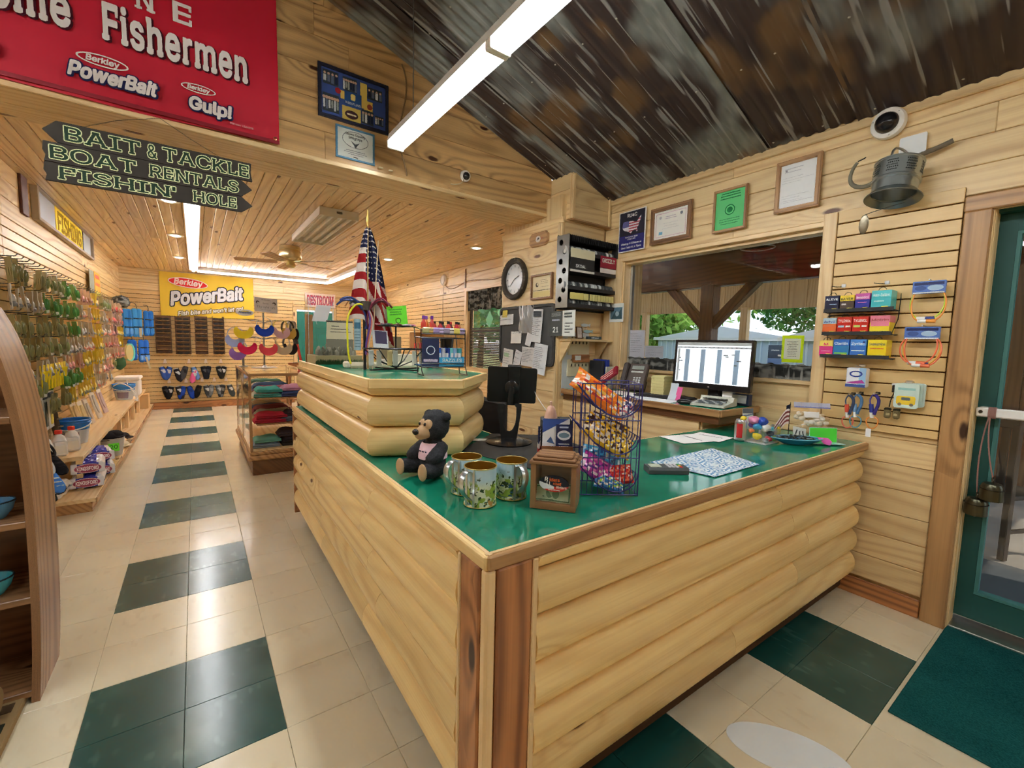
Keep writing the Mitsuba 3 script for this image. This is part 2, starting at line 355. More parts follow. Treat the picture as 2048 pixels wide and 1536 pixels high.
def text(s, h, w=None, bold=True, italic=0.0, slab=0.0, center=True, fat=0.0):
    """outline of a line of lettering, h = height of capitals, w = total width; slab > 0 adds slab serifs"""
    if slab:
        parts, x = [], 0.0
        for ch in s:
            if ch == ' ': x += 0.42; continue
            g = glyphs(ch, bold); b = g.bounds; g = sa.translate(g, -b[0], 0)
            serif = []
            top = 1.0 if (ch.isupper() or ch in 'hlkbd') else (0.76 if ch in 'imnru' else None)
            if ch not in 'oecsaOCGSQ&\'':
                lv = [(0.0, 1)] + ([(top, -1)] if top else [])
                for y, sgn in lv:
                    band = g.intersection(sg.box(-1, min(y, y + sgn * 0.06) - 0.01, 5, max(y, y + sgn * 0.06)))
                    for q in getattr(band, 'geoms', [band]):
                        if q.is_empty: continue
                        c = q.bounds
                        if c[2] - c[0] < 0.42: 
                            l, r = c[0] - slab, c[2] + slab
                            if y > 0.1 and ch in 'imnrhl': r = c[2]
                            if y > 0.1 and ch in 'mnh' and c[0] > 0.3: continue
                            serif.append(sg.box(l, min(y, y + sgn * 0.11), r, max(y, y + sgn * 0.11)))
                        elif y in (0.0, 1.0) and ch in 'TEFLZ':
                            serif.append(sg.box(c[2] - 0.1, min(y, y + sgn * 0.3), c[2], max(y, y + sgn * 0.3)))
            g = shapely.union_all([g] + serif)
            gb = g.bounds
            parts.append(sa.translate(g, x - gb[0], 0)); x += gb[2] - gb[0] + 0.12
        g = shapely.union_all(parts)
    else:
        g = glyphs(s, bold)
    if fat: g = g.buffer(fat)
    if italic: g = sa.skew(g, math.degrees(math.atan(italic)), 0, origin=(0, 0))
    b = g.bounds
    g = sa.translate(g, -b[0], 0)
    sx = h if w is None else w / (b[2] - b[0])
    g = sa.scale(g, sx, h, origin=(0, 0))
    if center: g = sa.translate(g, -(g.bounds[0] + g.bounds[2]) / 2, 0)
    return g.simplify(h * 0.012)

# ---------------------------------------------------------------- naming
def key_for(base):
    if base not in scene and base not in labels: return base
    k = 1
    while f'{base}_{k:03d}' in scene or f'{base}_{k:03d}' in labels: k += 1
    return f'{base}_{k:03d}'
_next = {}
def number(base):
    k = _next.get(base, 0); _next[base] = k + 1
    return base if k == 0 else f'{base}_{k:03d}'
def thing(name, label, cat, group=None, kind=None):
    k = number(name)
    labels[k] = {'label': label, 'category': cat}
    if group: labels[k]['group'] = group
    if kind: labels[k]['kind'] = kind
    return k
def struct(name, label=None):
    k = number(name); labels[k] = {'kind': 'structure'}
    if label: labels[k]['label'] = label
    return k
def shape(m, bsdf, **more):
    if bsdf in STYLES: m = Mesh(m.v, m.f, m.uv + np.array([0, 64.0 * STYLES[bsdf][0] + 16.0]), m.c); bsdf = 'wood'
    if bsdf in ('tile_cream', 'tile_green'): m = Mesh(m.v, m.f, np.tile([float(bsdf == 'tile_green'), 0.0], (len(m.v), 1)), m.c); bsdf = 'tile'
    vc = bsdf in ('paint', 'matte', 'gloss', 'metal', 'chrome', 'leaf')
    return ply(trimesh.Trimesh(m.v, m.f, process=False), bsdf, smooth=True, uv=vc_uv(m.c) if vc else m.uv, **more)
def part(parent, name, m, bsdf='paint', label=None, kind=None, **more):
    k = number(f'{parent}__{name}')
    scene[k] = shape(m, bsdf, **more) if isinstance(m, Mesh) else {**m, **more}
    if label or kind:
        labels[k] = {}
        if label: labels[k]['label'] = label
        if kind: labels[k]['kind'] = kind
    return k
def body(key, m, bsdf='paint', **more): scene[key] = shape(m, bsdf, **more); return key
def one(name, label, cat, m, bsdf='paint', group=None, kind=None, **more):
    return body(thing(name, label, cat, group, kind), m, bsdf, **more)
def emit(m, rad, bsdf='paint'): return {**shape(m, bsdf), 'emitter': {'type': 'area', 'radiance': rgb(rad)}}

# the walls' own axes: x to the viewer's right, y up, z out of the wall
RW = 3.50
def right_wall(y, z, out=0.0): return frame((RW - out, y, z), (0, -1, 0), (0, 0, 1))
def gable_wall(x, z, out=0.0): return frame((x, 1.47 - out, z), (1, 0, 0), (0, 0, 1))
def back_wall(x, z, out=0.0): return frame((x, 9.10 - out, z), (1, 0, 0), (0, 0, 1))
LW = -0.72
def left_wall(y, z, out=0.0): return frame((LW + out, y, z), (0, 1, 0), (0, 0, 1))
RB = 4.0
def rback_wall(y, z, out=0.0): return frame((RB - out, y, z), (0, -1, 0), (0, 0, 1))
PX = 2.95
def pier_wall(y, z, out=0.0): return frame((PX - out, y, z), (0, -1, 0), (0, 0, 1))
# ================================================================ the setting
T = 0.3048
# ---- floor: one-foot tiles, green two by two patches
fl = struct('floor', 'cream vinyl tile floor with dark green squares')
body(fl, box(10.4, 14.2, 0.05, 0.6, 2.4, -0.0305, col=lin(120, 108, 84)), 'matte')
def tile_mesh():
    h = (T - 0.0014) / 2; c = 0.0012; z = 0.0055
    q = []
    def quad(a, b, c_, d): q.extend([a, b, c_, a, c_, d])
    i = h - c
    quad((-i, -i, z), (i, -i, z), (i, i, z), (-i, i, z))
    for (x0, y0), (x1, y1) in (((-1, -1), (1, -1)), ((1, -1), (1, 1)), ((1, 1), (-1, 1)), ((-1, 1), (-1, -1))):
        quad((x0 * h, y0 * h, z - c), (x1 * h, y1 * h, z - c), (x1 * i, y1 * i, z), (x0 * i, y0 * i, z))
        quad((x0 * h, y0 * h, 0), (x1 * h, y1 * h, 0), (x1 * h, y1 * h, z - c), (x0 * h, y0 * h, z - c))
    return flat(q).at(z=-0.0055)
tm_ = tile_mesh(); tile_c, tile_g = shape(tm_, 'tile_cream'), shape(tm_, 'tile_green')
def is_green(i, j):
    return (0 <= i < 2 and j % 4 < 2 and -4 <= j < 30) or (i % 4 < 2 and -4 <= j < -2 and 0 <= i < 12)
near = set([(i, j) for i in range(-1, 4) for j in range(-4, 30)] + [(i, j) for i in range(3, 12) for j in range(-8, -2)] + [(i, j) for i in (-3, -2) for j in range(-3, 4)])
rest = []
for i in range(-9, 13):
    for j in range(-15, 30):
        x, y = (i + 0.5) * T, (j + 0.5) * T
        if (i, j) in near:
            part(fl, 'tile', tile_g if is_green(i, j) else tile_c, to_world=TM().translate([x, y, 0]))
        elif not is_green(i, j): rest.append(tm_.at(x, y))
part(fl, 'tiling', join(rest), 'tile_cream', kind='stuff')

# ---- planked walls
def planks(parent, fr, rects, pitch, mat_, y_base=0.0, thick=0.016, joint=None, ch=0.003, seed=1, gap=0.001, minw=0.0):
    """boards along x in the wall's frame filling rectangles (x0, x1, y0, y1), rows on a pitch counted from y_base"""
    r = random.Random(seed)
    for (x0, x1, y0, y1) in rects:
        k0 = math.floor((y0 - y_base) / pitch + 1e-6)
        k = k0
        while y_base + k * pitch < y1 - 1e-6:
            a, b = max(y0, y_base + k * pitch), min(y1, y_base + (k + 1) * pitch)
            k += 1
            if b - a < 0.012: continue
            cuts = [x0]
            if joint and x1 - x0 > joint * 1.2:
                c = x0 + r.uniform(0.3, 1.0) * joint
                while c < x1 - 0.35: cuts.append(c); c += joint * r.uniform(0.75, 1.25)
            cuts.append(x1)
            for c, d in zip(cuts[:-1], cuts[1:]):
                m = box(d - c - gap, b - a - 0.0025, thick, (c + d) / 2, (a + b) / 2, thick / 2, ch=ch, grain=0)
                part(parent, 'plank', m.tf(fr), mat_)
def slats(parent, fr, x0, x1, y0, y1, pitch=0.0762, col=(222, 184, 122), seed=2, y_base=None, tint=6, joint=None):
    """slatwall: boards with dark T-grooves between them"""
    r = random.Random(seed); base = y1 if y_base is None else y_base
    part(parent, 'slat_backing', box(x1 - x0, y1 - y0, 0.006, (x0 + x1) / 2, (y0 + y1) / 2, 0.003, col=lin(96, 66, 36)).tf(fr), 'matte')
    y = base
    while y > y0 + 0.005:
        b = min(y, y1); a = max(y - pitch + 0.007, y0)
        y -= pitch
        if b - a < 0.01: continue
        d = r.uniform(-tint, tint)
        part(parent, 'slat', box(x1 - x0 - 0.002, b - a, 0.013, (x0 + x1) / 2, (a + b) / 2, 0.0125, ch=0.002, grain=0).tf(fr), 'wood_slat')

def zc(x): return 2.715 + 0.35 * (3.5 - x) if x > 0.4 else 2.715 + 0.35 * (x + 2.7)
# right wall of the front room
wr = struct('wall_right', 'pine plank wall with a window and a glass door')
bk = []
for (ya, yb, za, zb) in ((-4.6, -2.17, 0, 2.75), (-2.17, -1.24, 2.12, 2.75), (-1.24, -0.56, 0, 2.75), (-0.56, 1.02, 0, 1.22), (-0.56, 1.02, 2.14, 2.75), (1.02, 2.2, 0, 2.75)):
    bk.append(box(0.10, yb - ya, zb - za, 3.57, (ya + yb) / 2, (za + zb) / 2))
body(wr, join(bk), 'wood_wall')
F = right_wall(0, 0, -0.016)
planks(wr, F, [(-1.245, 4.6, 2.195, 2.78), (0.60, 1.13, 0.105, 0.975), (2.27, 4.6, 0.0, 2.195)], 0.139, 'wood_wall', y_base=2.195, joint=2.6, seed=4)
planks(wr, F, [(-1.245, 0.60, 0.90, 1.035)], 0.139, 'wood_wall', y_base=2.195, seed=5)
slats(wr, right_wall(0, 0, 0.0), 0.602, 1.130, 0.975, 2.235, seed=3)
part(wr, 'jamb_board', box(0.022, 0.20, 1.165, 3.494, 1.115, 1.612, ch=0.003, grain=2), 'wood_light')
# a moulding along the ceiling
part(wr, 'ceiling_strip', box(0.02, 5.8, 0.05, 3.488, -1.65, 2.70, ch=0.006, grain=1), 'wood_wall')
bb = struct('baseboard_right')
body(bb, box(0.016, 0.70, 0.100, 3.490, -0.78, 0.05, ch=0.004, grain=1), 'wood_cedar')
# window_1 in the right wall
w1 = struct('window_1', 'wide window over the back counter')
ws = []
body(w1, join([box(0.11, 1.56, 0.018, 3.555, 0.23, 2.168, grain=1), box(0.11, 0.018, 0.96, 3.555, 1.012, 1.68, grain=2), box(0.11, 0.018, 0.96, 3.555, -0.545, 1.68, grain=2), box(0.12, 1.58, 0.02, 3.555, 0.23, 1.215, grain=1)]), 'wood_light')
part(w1, 'casing', box(0.022, 0.07, 1.22, 3.490, -0.563, 1.625, ch=0.003, grain=2), 'wood_light')
part(w1, 'header_casing', box(0.02, 1.60, 0.03, 3.490, 0.24, 2.178, ch=0.003, grain=1), 'wood_light')
part(w1, 'frame', join([box(0.03, 0.022, 0.93, 3.60, 0.99, 1.68), box(0.03, 0.016, 0.93, 3.60, -0.525, 1.68), box(0.03, 1.53, 0.012, 3.60, 0.23, 2.146), box(0.03, 1.53, 0.03, 3.60, 0.23, 1.235)]).col(lin(196, 202, 204)), 'metal')
part(w1, 'pane', flat([(3.605, 0.985, 1.245), (3.605, -0.52, 1.245), (3.605, -0.52, 2.145), (3.605, 0.985, 1.245), (3.605, -0.52, 2.145), (3.605, 0.985, 2.145)]), 'pane')

# door_1: green metal door with a glass
d1 = struct('door_1', 'dark green glazed shop door')
G = lin(18, 70, 66)
body(d1, join([box(0.04, 0.085, 2.06, 3.64, -1.265, 1.075, ch=0.004), box(0.04, 0.085, 2.06, 3.64, -2.125, 1.075, ch=0.004), box(0.04, 0.80, 0.095, 3.64, -1.70, 2.06, ch=0.004), box(0.04, 0.80, 0.14, 3.64, -1.70, 0.115, ch=0.004)]).col(G), 'paint')
part(d1, 'glass_bead', join([box(0.05, 0.014, 1.83, 3.64, -1.312, 1.10), box(0.05, 0.014, 1.83, 3.64, -2.078, 1.10), box(0.05, 0.77, 0.014, 3.64, -1.695, 2.008), box(0.05, 0.77, 0.014, 3.64, -1.695, 0.192)]).col(lin(58, 110, 108)), 'paint')
part(d1, 'pane', flat([(3.64, -1.315, 0.19), (3.64, -2.075, 0.19), (3.64, -2.075, 2.01), (3.64, -1.315, 0.19), (3.64, -2.075, 2.01), (3.64, -1.315, 2.01)]), 'pane')
part(d1, 'door_frame', join([box(0.10, 0.02, 2.12, 3.62, -1.225, 1.06), box(0.10, 0.02, 2.12, 3.62, -2.17, 1.06), box(0.10, 0.93, 0.02, 3.62, -1.695, 2.115)]).col(G * 0.9), 'paint')
part(d1, 'threshold', box(0.16, 0.95, 0.018, 3.60, -1.695, 0.009, ch=0.004, col=lin(196, 196, 184)), 'metal')
part(d1, 'push_bar', join([box(0.022, 0.88, 0.046, 3.555, -1.685, 1.135, ch=0.006), box(0.07, 0.03, 0.046, 3.59, -1.265, 1.135, ch=0.004), box(0.07, 0.03, 0.046, 3.59, -2.10, 1.135, ch=0.004)]).col(lin(232, 234, 232)), 'gloss')
part(d1, 'bolt', cyl(0.008, 0.004, 10, lin(60, 60, 60)).tf(frame((3.544, -1.262, 1.137), (0, -1, 0), (0, 0, 1))), 'metal')
tr = struct('trim_1', 'rough brown door casing')
body(tr, box(0.03, 0.098, 2.11, 3.487, -1.184, 1.055, ch=0.005, grain=2), 'wood_trim')
part(tr, 'head_board', box(0.03, 1.24, 0.075, 3.487, -1.753, 2.148, ch=0.005, grain=1), 'wood_trim')
part(tr, 'side_board', box(0.03, 0.098, 2.11, 3.487, -2.23, 1.055, ch=0.005, grain=2), 'wood_trim')
part(tr, 'jamb', box(0.10, 0.014, 2.11, 3.548, -1.230, 1.055, ch=0.002, grain=2), 'wood_light')

# gable wall above the opening
wg = struct('wall_back', 'knotty pine gable wall above the wide opening')
gab = sg.Polygon([(-2.7, 2.56), (3.02, 2.56), (3.02, zc(3.02) + 0.05), (0.4, zc(0.4) + 0.05), (-2.7, zc(-2.7) + 0.05)])
body(wg, poly(gab, 0.10).tf(frame((0, 1.587, 0), (1, 0, 0), (0, 0, 1))), 'wood_gable')
r_ = random.Random(12)
z = 2.56
while z < 3.85:
    xs = [-2.7, -0.9 + r_.uniform(-0.3, 0.3), 0.95 + r_.uniform(-0.5, 0.5), 3.02]
    for xa, xb in zip(xs[:-1], xs[1:]):
        s = gab.intersection(sg.box(xa + 0.001, z + 0.0015, xb - 0.001, z + 0.1865))
        if s.area > 0.004: part(wg, 'plank', poly(s, 0.016).tf(frame((0, 1.486, 0), (1, 0, 0), (0, 0, 1))), 'wood_gable')
    z += 0.188
bm = struct('beam', 'wood header over the opening')
body(bm, box(5.7, 0.40, 0.10, 0.15, 1.69, 2.612, grain=0), 'wood_wall')
for a, b in ((1.474, 1.68), (1.683, 1.90)):
    part(bm, 'plank', box(5.7, b - a, 0.016, 0.15, (a + b) / 2, 2.556, ch=0.003, grain=0), 'wood_ceiling')
part(bm, 'edge_strip', box(5.7, 0.014, 0.03, 0.15, 1.466, 2.563, ch=0.003, grain=0), 'wood_wall')

# pier between the rooms
pr = struct('column', 'pine clad pier between the shop rooms')
body(pr, box(1.10, 0.86, 2.70, 3.52, 1.69, 1.35), 'wood_wall')
planks(pr, frame((2.966, 0, 0), (0, -1, 0), (0, 0, 1)), [(-2.10, -1.262, 0.0, 2.47)], 0.188, 'wood_wall', y_base=0.06, seed=8, joint=0.7)
planks(pr, frame((0, 1.258, 0), (1, 0, 0), (0, 0, 1)), [(2.97, 3.478, 0.0, 2.49)], 0.188, 'wood_wall', y_base=0.03, seed=9)
for (x, y) in ((2.957, 1.262), (2.962, 2.105)):
    part(pr, 'corner_strip', box(0.026, 0.026, 2.46, x, y, 1.23, ch=0.003, grain=2), 'wood_wall')
part(pr, 'corner_strip', box(0.04, 0.02, 2.46, 2.975, 1.248, 1.23, ch=0.003, grain=2), 'wood_wall')
part(pr, 'top_strip', box(0.02, 0.92, 0.05, 2.958, 1.68, 2.478, ch=0.003, grain=1), 'wood_wall')
bx0 = struct('beam', 'boxed beam end above the pier')
ps = sg.Polygon([(3.03, 2.495), (3.5, 2.495), (3.5, zc(3.5)), (3.03, zc(3.03))])
body(bx0, poly(ps, 0.30).tf(frame((0, 1.50, 0), (1, 0, 0), (0, 0, 1))), 'wood_wall')
planks(bx0, frame((3.03, 0, 0), (0, -1, 0), (0, 0, 1)), [(-1.47, -1.2, 2.495, 2.87)], 0.125, 'wood_wall', y_base=2.495, seed=14, thick=0.01)
for k in range(3):
    s = ps.buffer(-0.001).intersection(sg.box(3.05, 2.497 + k * 0.125, 3.49, 2.62 + k * 0.125))
    if s.area > 0.001: part(bx0, 'plank', poly(s, 0.01).tf(frame((0, 1.20, 0), (1, 0, 0), (0, 0, 1))), 'wood_wall')
part(bx0, 'corner_strip', join([box(0.03, 0.016, 0.36, 3.035, 1.188, 2.672, ch=0.003, grain=2), box(0.016, 0.03, 0.36, 3.018, 1.20, 2.672, ch=0.003, grain=2)]), 'wood_wall')
part(bx0, 'corner_strip', box(0.022, 0.016, 0.24, 3.476, 1.185, 2.615, ch=0.003, grain=2), 'wood_wall')
part(bx0, 'soffit_board', box(0.46, 0.09, 0.012, 3.26, 1.225, 2.489, grain=0), 'wood_trim')

# corrugated iron ceiling of the front room
ce = struct('ceiling', 'rusty corrugated iron ceiling')
body(ce, join([flat([(3.62, -4.6, zc(3.62) + .05), (3.62, 1.5, zc(3.62) + .05), (0.4, 1.5, zc(0.4) + .05), (3.62, -4.6, zc(3.62) + .05), (0.4, 1.5, zc(0.4) + .05), (0.4, -4.6, zc(0.4) + .05)]),
               flat([(-2.8, -4.6, 2.73), (-2.8, 1.5, 2.73), (0.4, 1.5, zc(0.4) + .05), (-2.8, -4.6, 2.73), (0.4, 1.5, zc(0.4) + .05), (0.4, -4.6, zc(0.4) + .05)])]).col(lin(40, 32, 28)), 'matte')
def corr(y0, y1, side, lift):
    """one corrugated sheet from the ridge to the eave"""
    n = int(round((y1 - y0) / 0.068 * 8)); ys = np.linspace(y0, y1, n + 1)
    zz = 0.0085 * np.cos((ys - y0) * 2 * PI / 0.068)
    xs = np.array([3.49, 2.6, 1.5, 0.4]) if side > 0 else np.array([-2.7, -1.6, -0.6, 0.4])
    k = uid(); v, uv = [], []
    for x in xs:
        for y, q in zip(ys, zz):
            v.append((x, y, zc(x) + q + lift)); uv.append((abs(x - xs[0]) * 1.06 + 64.0 * (k % 53) + 20, y - y0))
    f = []
    for i in range(3):
        for j in range(n):
            a, b, c, d = i * (n + 1) + j, i * (n + 1) + j + 1, (i + 1) * (n + 1) + j + 1, (i + 1) * (n + 1) + j
            f += [(a, b, c), (a, c, d)]
    m = Mesh(v, f, uv); 
    if side > 0: m.f = m.f[:, ::-1]
    return m
seams = [1.465, 1.16, 0.42, -0.12, -0.66, -1.25, -1.84, -2.44, -3.04, -3.64, -4.24]
for side in (1, -1):
    for i, (a, b) in enumerate(zip(seams[1:], seams[:-1])):
        part(ce, 'sheet', corr(a - 0.05, b, side, 0.012 if i % 2 else 0.0), 'tin')
sc = ball(0.006, sub=1, sc=(1, 1, 0.5)).col(lin(206, 206, 200))
r_ = random.Random(3)
scr = shape(sc, 'metal')
for y in np.arange(-1.6, 1.4, 0.27):
    for x in (3.42, 2.85, 2.25, 1.65):
        yy = y + r_.uniform(-0.06, 0.06)
        part(ce, 'screw', scr, to_world=TM().translate([x, yy, zc(x) - 0.012]))

# front room: the walls behind the camera
wl = struct('wall_left'); body(wl, box(0.1, 6.1, 3.0, -2.75, -1.55, 1.5), 'wood_wall')
wf = struct('wall_front'); body(wf, join([box(6.4, 0.1, 2.8, 0.4, -4.65, 1.4), poly(sg.Polygon([(-2.8, 2.7), (3.6, 2.7), (0.4, 3.85)]), 0.1).tf(frame((0, -4.6, 0), (1, 0, 0), (0, 0, 1)))]), 'wood_wall')
wx = struct('wall_partition'); body(wx, box(2.0, 0.1, 2.56, -1.72, 1.52, 1.28), 'wood_wall')

# ---- the back room
cb = struct('ceiling_back', 'varnished pine board ceiling of the back room')
body(cb, box(4.9, 7.4, 0.03, 1.65, 5.55, 2.685, col=lin(110, 70, 36)), 'matte')
r_ = random.Random(21)
x = -0.74
while x < 4.0:
    cuts = [1.90, r_.uniform(3.0, 5.0), r_.uniform(5.6, 7.6), 9.12]
    for a, b in zip(cuts[:-1], cuts[1:]):
        part(cb, 'board', box(0.0855, b - a - 0.001, 0.012, x + 0.0435, (a + b) / 2, 2.657, ch=0.005, grain=1), 'wood_ceiling')
    x += 0.0885
wlb = struct('wall_left_back', 'slat wall along the tackle aisle')
body(wlb, box(0.10, 7.7, 2.68, LW - 0.06, 5.3, 1.34), 'wood_wall')
Fl = left_wall(0, 0, 0.0)
planks(wlb, Fl, [(1.47, 9.10, 2.246, 2.65)], 0.137, 'wood_wall', y_base=2.246, joint=2.4, seed=17)
planks(wlb, Fl, [(1.47, 9.10, 0.0, 0.50)], 0.137, 'wood_wall', y_base=0.0, joint=2.4, seed=18)
for a, b in ((1.47, 3.03), (3.032, 5.45), (5.452, 9.10)):
    slats(wlb, Fl, a, b, 0.50, 2.240, seed=19)
wbb = struct('wall_back_shop', 'pine slat wall at the far end of the shop')
body(wbb, join([box(2.95, 0.1, 2.68, 0.74, 9.165, 1.34), box(1.15, 0.1, 2.68, 3.56, 9.165, 1.34), box(0.80, 0.1, 0.60, 2.60, 9.165, 2.38)]), 'wood_wall')
Fb = back_wall(0, 0, 0.0)
planks(wbb, Fb, [(-0.72, 4.0, 2.25, 2.65)], 0.137, 'wood_wall', y_base=2.25, joint=2.2, seed=27)
slats(wbb, Fb, -0.72, 2.14, 0.14, 2.245, seed=28)
slats(wbb, Fb, 3.06, 4.0, 0.14, 2.245, seed=29)
slats(wbb, Fb, 2.14, 3.06, 2.13, 2.245, seed=30)
b2 = struct('baseboard_back'); body(b2, box(2.86, 0.018, 0.13, 0.71, 9.085, 0.065, ch=0.004, grain=0), 'wood_cedar')
wrb = struct('wall_right_back', 'pine slat wall behind the raised counter')
body(wrb, join([box(0.1, 4.5, 2.68, 4.065, 6.90, 1.34), box(0.1, 1.5, 1.0, 4.065, 3.90, 0.5), box(0.1, 1.5, 0.40, 4.065, 3.90, 2.48), box(0.1, 1.3, 2.68, 4.065, 2.70, 1.34)]), 'wood_wall')
Frb = rback_wall(0, 0, 0.0)
planks(wrb, Frb, [(-9.10, -4.72, 2.245, 2.65), (-4.72, -2.1, 2.30, 2.65)], 0.137, 'wood_wall', y_base=2.245, joint=2.2, seed=37)
slats(wrb, Frb, -9.10, -4.72, 0.14, 2.240, seed=38)
planks(wrb, Frb, [(-3.35, -2.10, 0.0, 2.30), (-4.72, -3.35, 0.0, 0.99)], 0.137, 'wood_wall', y_base=2.245, seed=39)
part(wrb, 'joint_strip', box(0.01, 0.02, 0.30, 3.976, 4.70, 2.45, grain=2), 'wood_dark')
w2 = struct('window_2', 'narrow window with a dark valance')
body(w2, join([box(0.03, 0.07, 1.34, 3.985, 4.685, 1.63, grain=2), box(0.03, 0.07, 1.34, 3.985, 3.385, 1.63, grain=2), box(0.03, 1.23, 0.06, 3.985, 4.035, 2.27, grain=1), box(0.05, 1.23, 0.06, 3.985, 4.035, 1.0, grain=1)]), 'wood_light')
part(w2, 'sash', join([box(0.03, 0.04, 1.2, 4.06, 4.63, 1.63), box(0.03, 0.04, 1.2, 4.06, 3.44, 1.63), box(0.03, 1.2, 0.03, 4.06, 4.035, 1.62)]).col(lin(70, 56, 40)), 'paint')
part(w2, 'pane', flat([(4.07, 4.65, 1.02), (4.07, 3.42, 1.02), (4.07, 3.42, 2.26), (4.07, 4.65, 1.02), (4.07, 3.42, 2.26), (4.07, 4.65, 2.26)]), 'pane')

# door_2: green panelled restroom door at the far end
d2 = struct('door_2', 'green six panel restroom door')
GD = lin(26, 104, 92)
body(d2, box(0.74, 0.03, 2.02, 2.60, 9.12, 1.01, col=GD), 'paint')
def raised(x0, x1, z0, z1):
    return join([box(x1 - x0, 0.008, z1 - z0, (x0 + x1) / 2, 9.103, (z0 + z1) / 2, ch=0.003, col=GD), box(x1 - x0 - 0.07, 0.014, z1 - z0 - 0.07, (x0 + x1) / 2, 9.103, (z0 + z1) / 2, ch=0.006, col=GD * 1.08)])
for (x0, x1) in ((2.32, 2.57), (2.63, 2.88)):
    for (z0, z1) in ((0.22, 0.86), (0.98, 1.56), (1.66, 1.92)):
        part(d2, 'panel', raised(x0, x1, z0, z1), 'paint')
part(d2, 'knob', ball(0.032, 2.93, 9.06, 1.0, sub=2).col(lin(190, 170, 110)), 'metal')
t2 = struct('trim_2'); body(t2, join([box(0.075, 0.02, 2.09, 2.185, 9.085, 1.045, ch=0.003, grain=2), box(0.075, 0.02, 2.09, 3.015, 9.085, 1.045, ch=0.003, grain=2), box(0.90, 0.02, 0.07, 2.60, 9.085, 2.09, ch=0.003, grain=0)]), 'wood_wall')

# ================================================================ light fittings
def strip_fixture(x, y0, y1, z, label, drop):
    t = thing('strip_light', label, 'ceiling light', None)
    yc, L = (y0 + y1) / 2, y1 - y0
    prof = [(-0.055, 0.0), (0.055, 0.0), (0.042, 0.052), (-0.042, 0.052)]
    part(t, 'housing', prism(prof, L, col=lin(214, 214, 206)).tf(frame((x, yc, z), (0, 1, 0), (-1, 0, 0))), 'paint')
    n = 2
    for s in (-1, 1):
        for k in range(n):
            a, b = y0 + k * L / n + 0.03, y0 + (k + 1) * L / n - 0.03
            m = tube([(x + s * 0.036, a, z - 0.022), (x + s * 0.036, (a + b) / 2, z - 0.022), (x + s * 0.036, b, z - 0.022)], 0.0175, 10, col=lin(250, 250, 250))
            part(t, 'tube', emit(m, TUBE))
    for k in range(n):
        for yy in (y0 + k * L / n + 0.012, y0 + (k + 1) * L / n - 0.012):
            part(t, 'lamp_holder', box(0.11, 0.02, 0.045, x, yy, z - 0.018, ch=0.004, col=lin(236, 236, 230)), 'paint')
    for yy in (y0 + 0.3, y1 - 0.3):
        part(t, 'chain', tube([(x, yy, z + 0.05), (x, yy, (z + zc(x)) / 2), (x, yy, zc(x))], 0.003, 5, col=lin(150, 150, 150)), 'metal')
    return t
strip_fixture(1.49, -1.19, 1.25, 2.70, 'long double-tube fluorescent strip light hanging under the iron ceiling', True)
strip_fixture(1.49, -4.05, -1.6, 2.70, 'fluorescent strip light hanging behind the first strip, away from the gable', True)
strip_fixture(-0.75, -1.19, 1.25, 2.70, 'fluorescent strip light under the other slope of the iron ceiling', True)
cl = thing('cove_light', 'bright white cove light trough edging the raised middle of the pine ceiling', 'cove light')
def trough(x0, y0, x1, y1):
    L = math.hypot(x1 - x0, y1 - y0); fr = frame(((x0 + x1) / 2, (y0 + y1) / 2, 2.62), (x1 - x0, y1 - y0, 0), (-(y1 - y0), x1 - x0, 0))
    part(cl, 'channel', box(L, 0.13, 0.05, 0, 0, 0.005, ch=0.004, col=lin(240, 242, 244)).tf(fr), 'paint')
    part(cl, 'tube', emit(box(L - 0.06, 0.05, 0.03, 0, 0, -0.035, ch=0.012, col=lin(255, 255, 255)).tf(fr), COVE))
trough(0.40, 3.0, 0.40, 8.30); trough(0.42, 8.25, 2.72, 8.25); trough(2.70, 5.5, 2.70, 8.2)
for (x, y) in ((0.23, 3.56), (0.23, 5.30), (0.22, 7.17), (2.80, 5.0), (3.4, 3.4), (3.3, 7.4)):
    t = thing('recessed_light', 'warm recessed can light in the pine board ceiling', 'ceiling light', 'can lights in the back ceiling')
    part(t, 'trim_ring', lathe([(0.055, 0.0), (0.085, 0.0), (0.088, 0.006), (0.055, 0.008)], 24, col=lin(240, 236, 226)).at(x, y, 2.643), 'paint')
    part(t, 'bulb', emit(lathe([(0, -0.012), (0.03, -0.010), (0.052, 0.004)], 20, col=lin(255, 240, 210)).at(x, y, 2.642), CAN))
t = thing('flush_light', 'flat four-tube fluorescent ceiling fixture in front of the fan', 'ceiling light')
part(t, 'housing', join([box(0.36, 1.44, 0.012, 1.54, 3.54, 2.64), box(0.014, 1.44, 0.075, 1.367, 3.54, 2.61), box(0.014, 1.44, 0.075, 1.713, 3.54, 2.61), box(0.36, 0.014, 0.075, 1.54, 2.825, 2.61), box(0.36, 0.014, 0.075, 1.54, 4.255, 2.61)]).col(lin(220, 216, 204)), 'paint')
part(t, 'end_plate', box(0.05, 0.006, 0.02, 1.54, 2.815, 2.615, col=lin(90, 84, 76)), 'paint')
for k in range(4):
    part(t, 'tube', tube([(1.41 + 0.087 * k, 2.86, 2.605), (1.41 + 0.087 * k, 3.5, 2.605), (1.41 + 0.087 * k, 4.22, 2.605)], 0.017, 10, col=lin(244, 244, 240)), 'gloss')
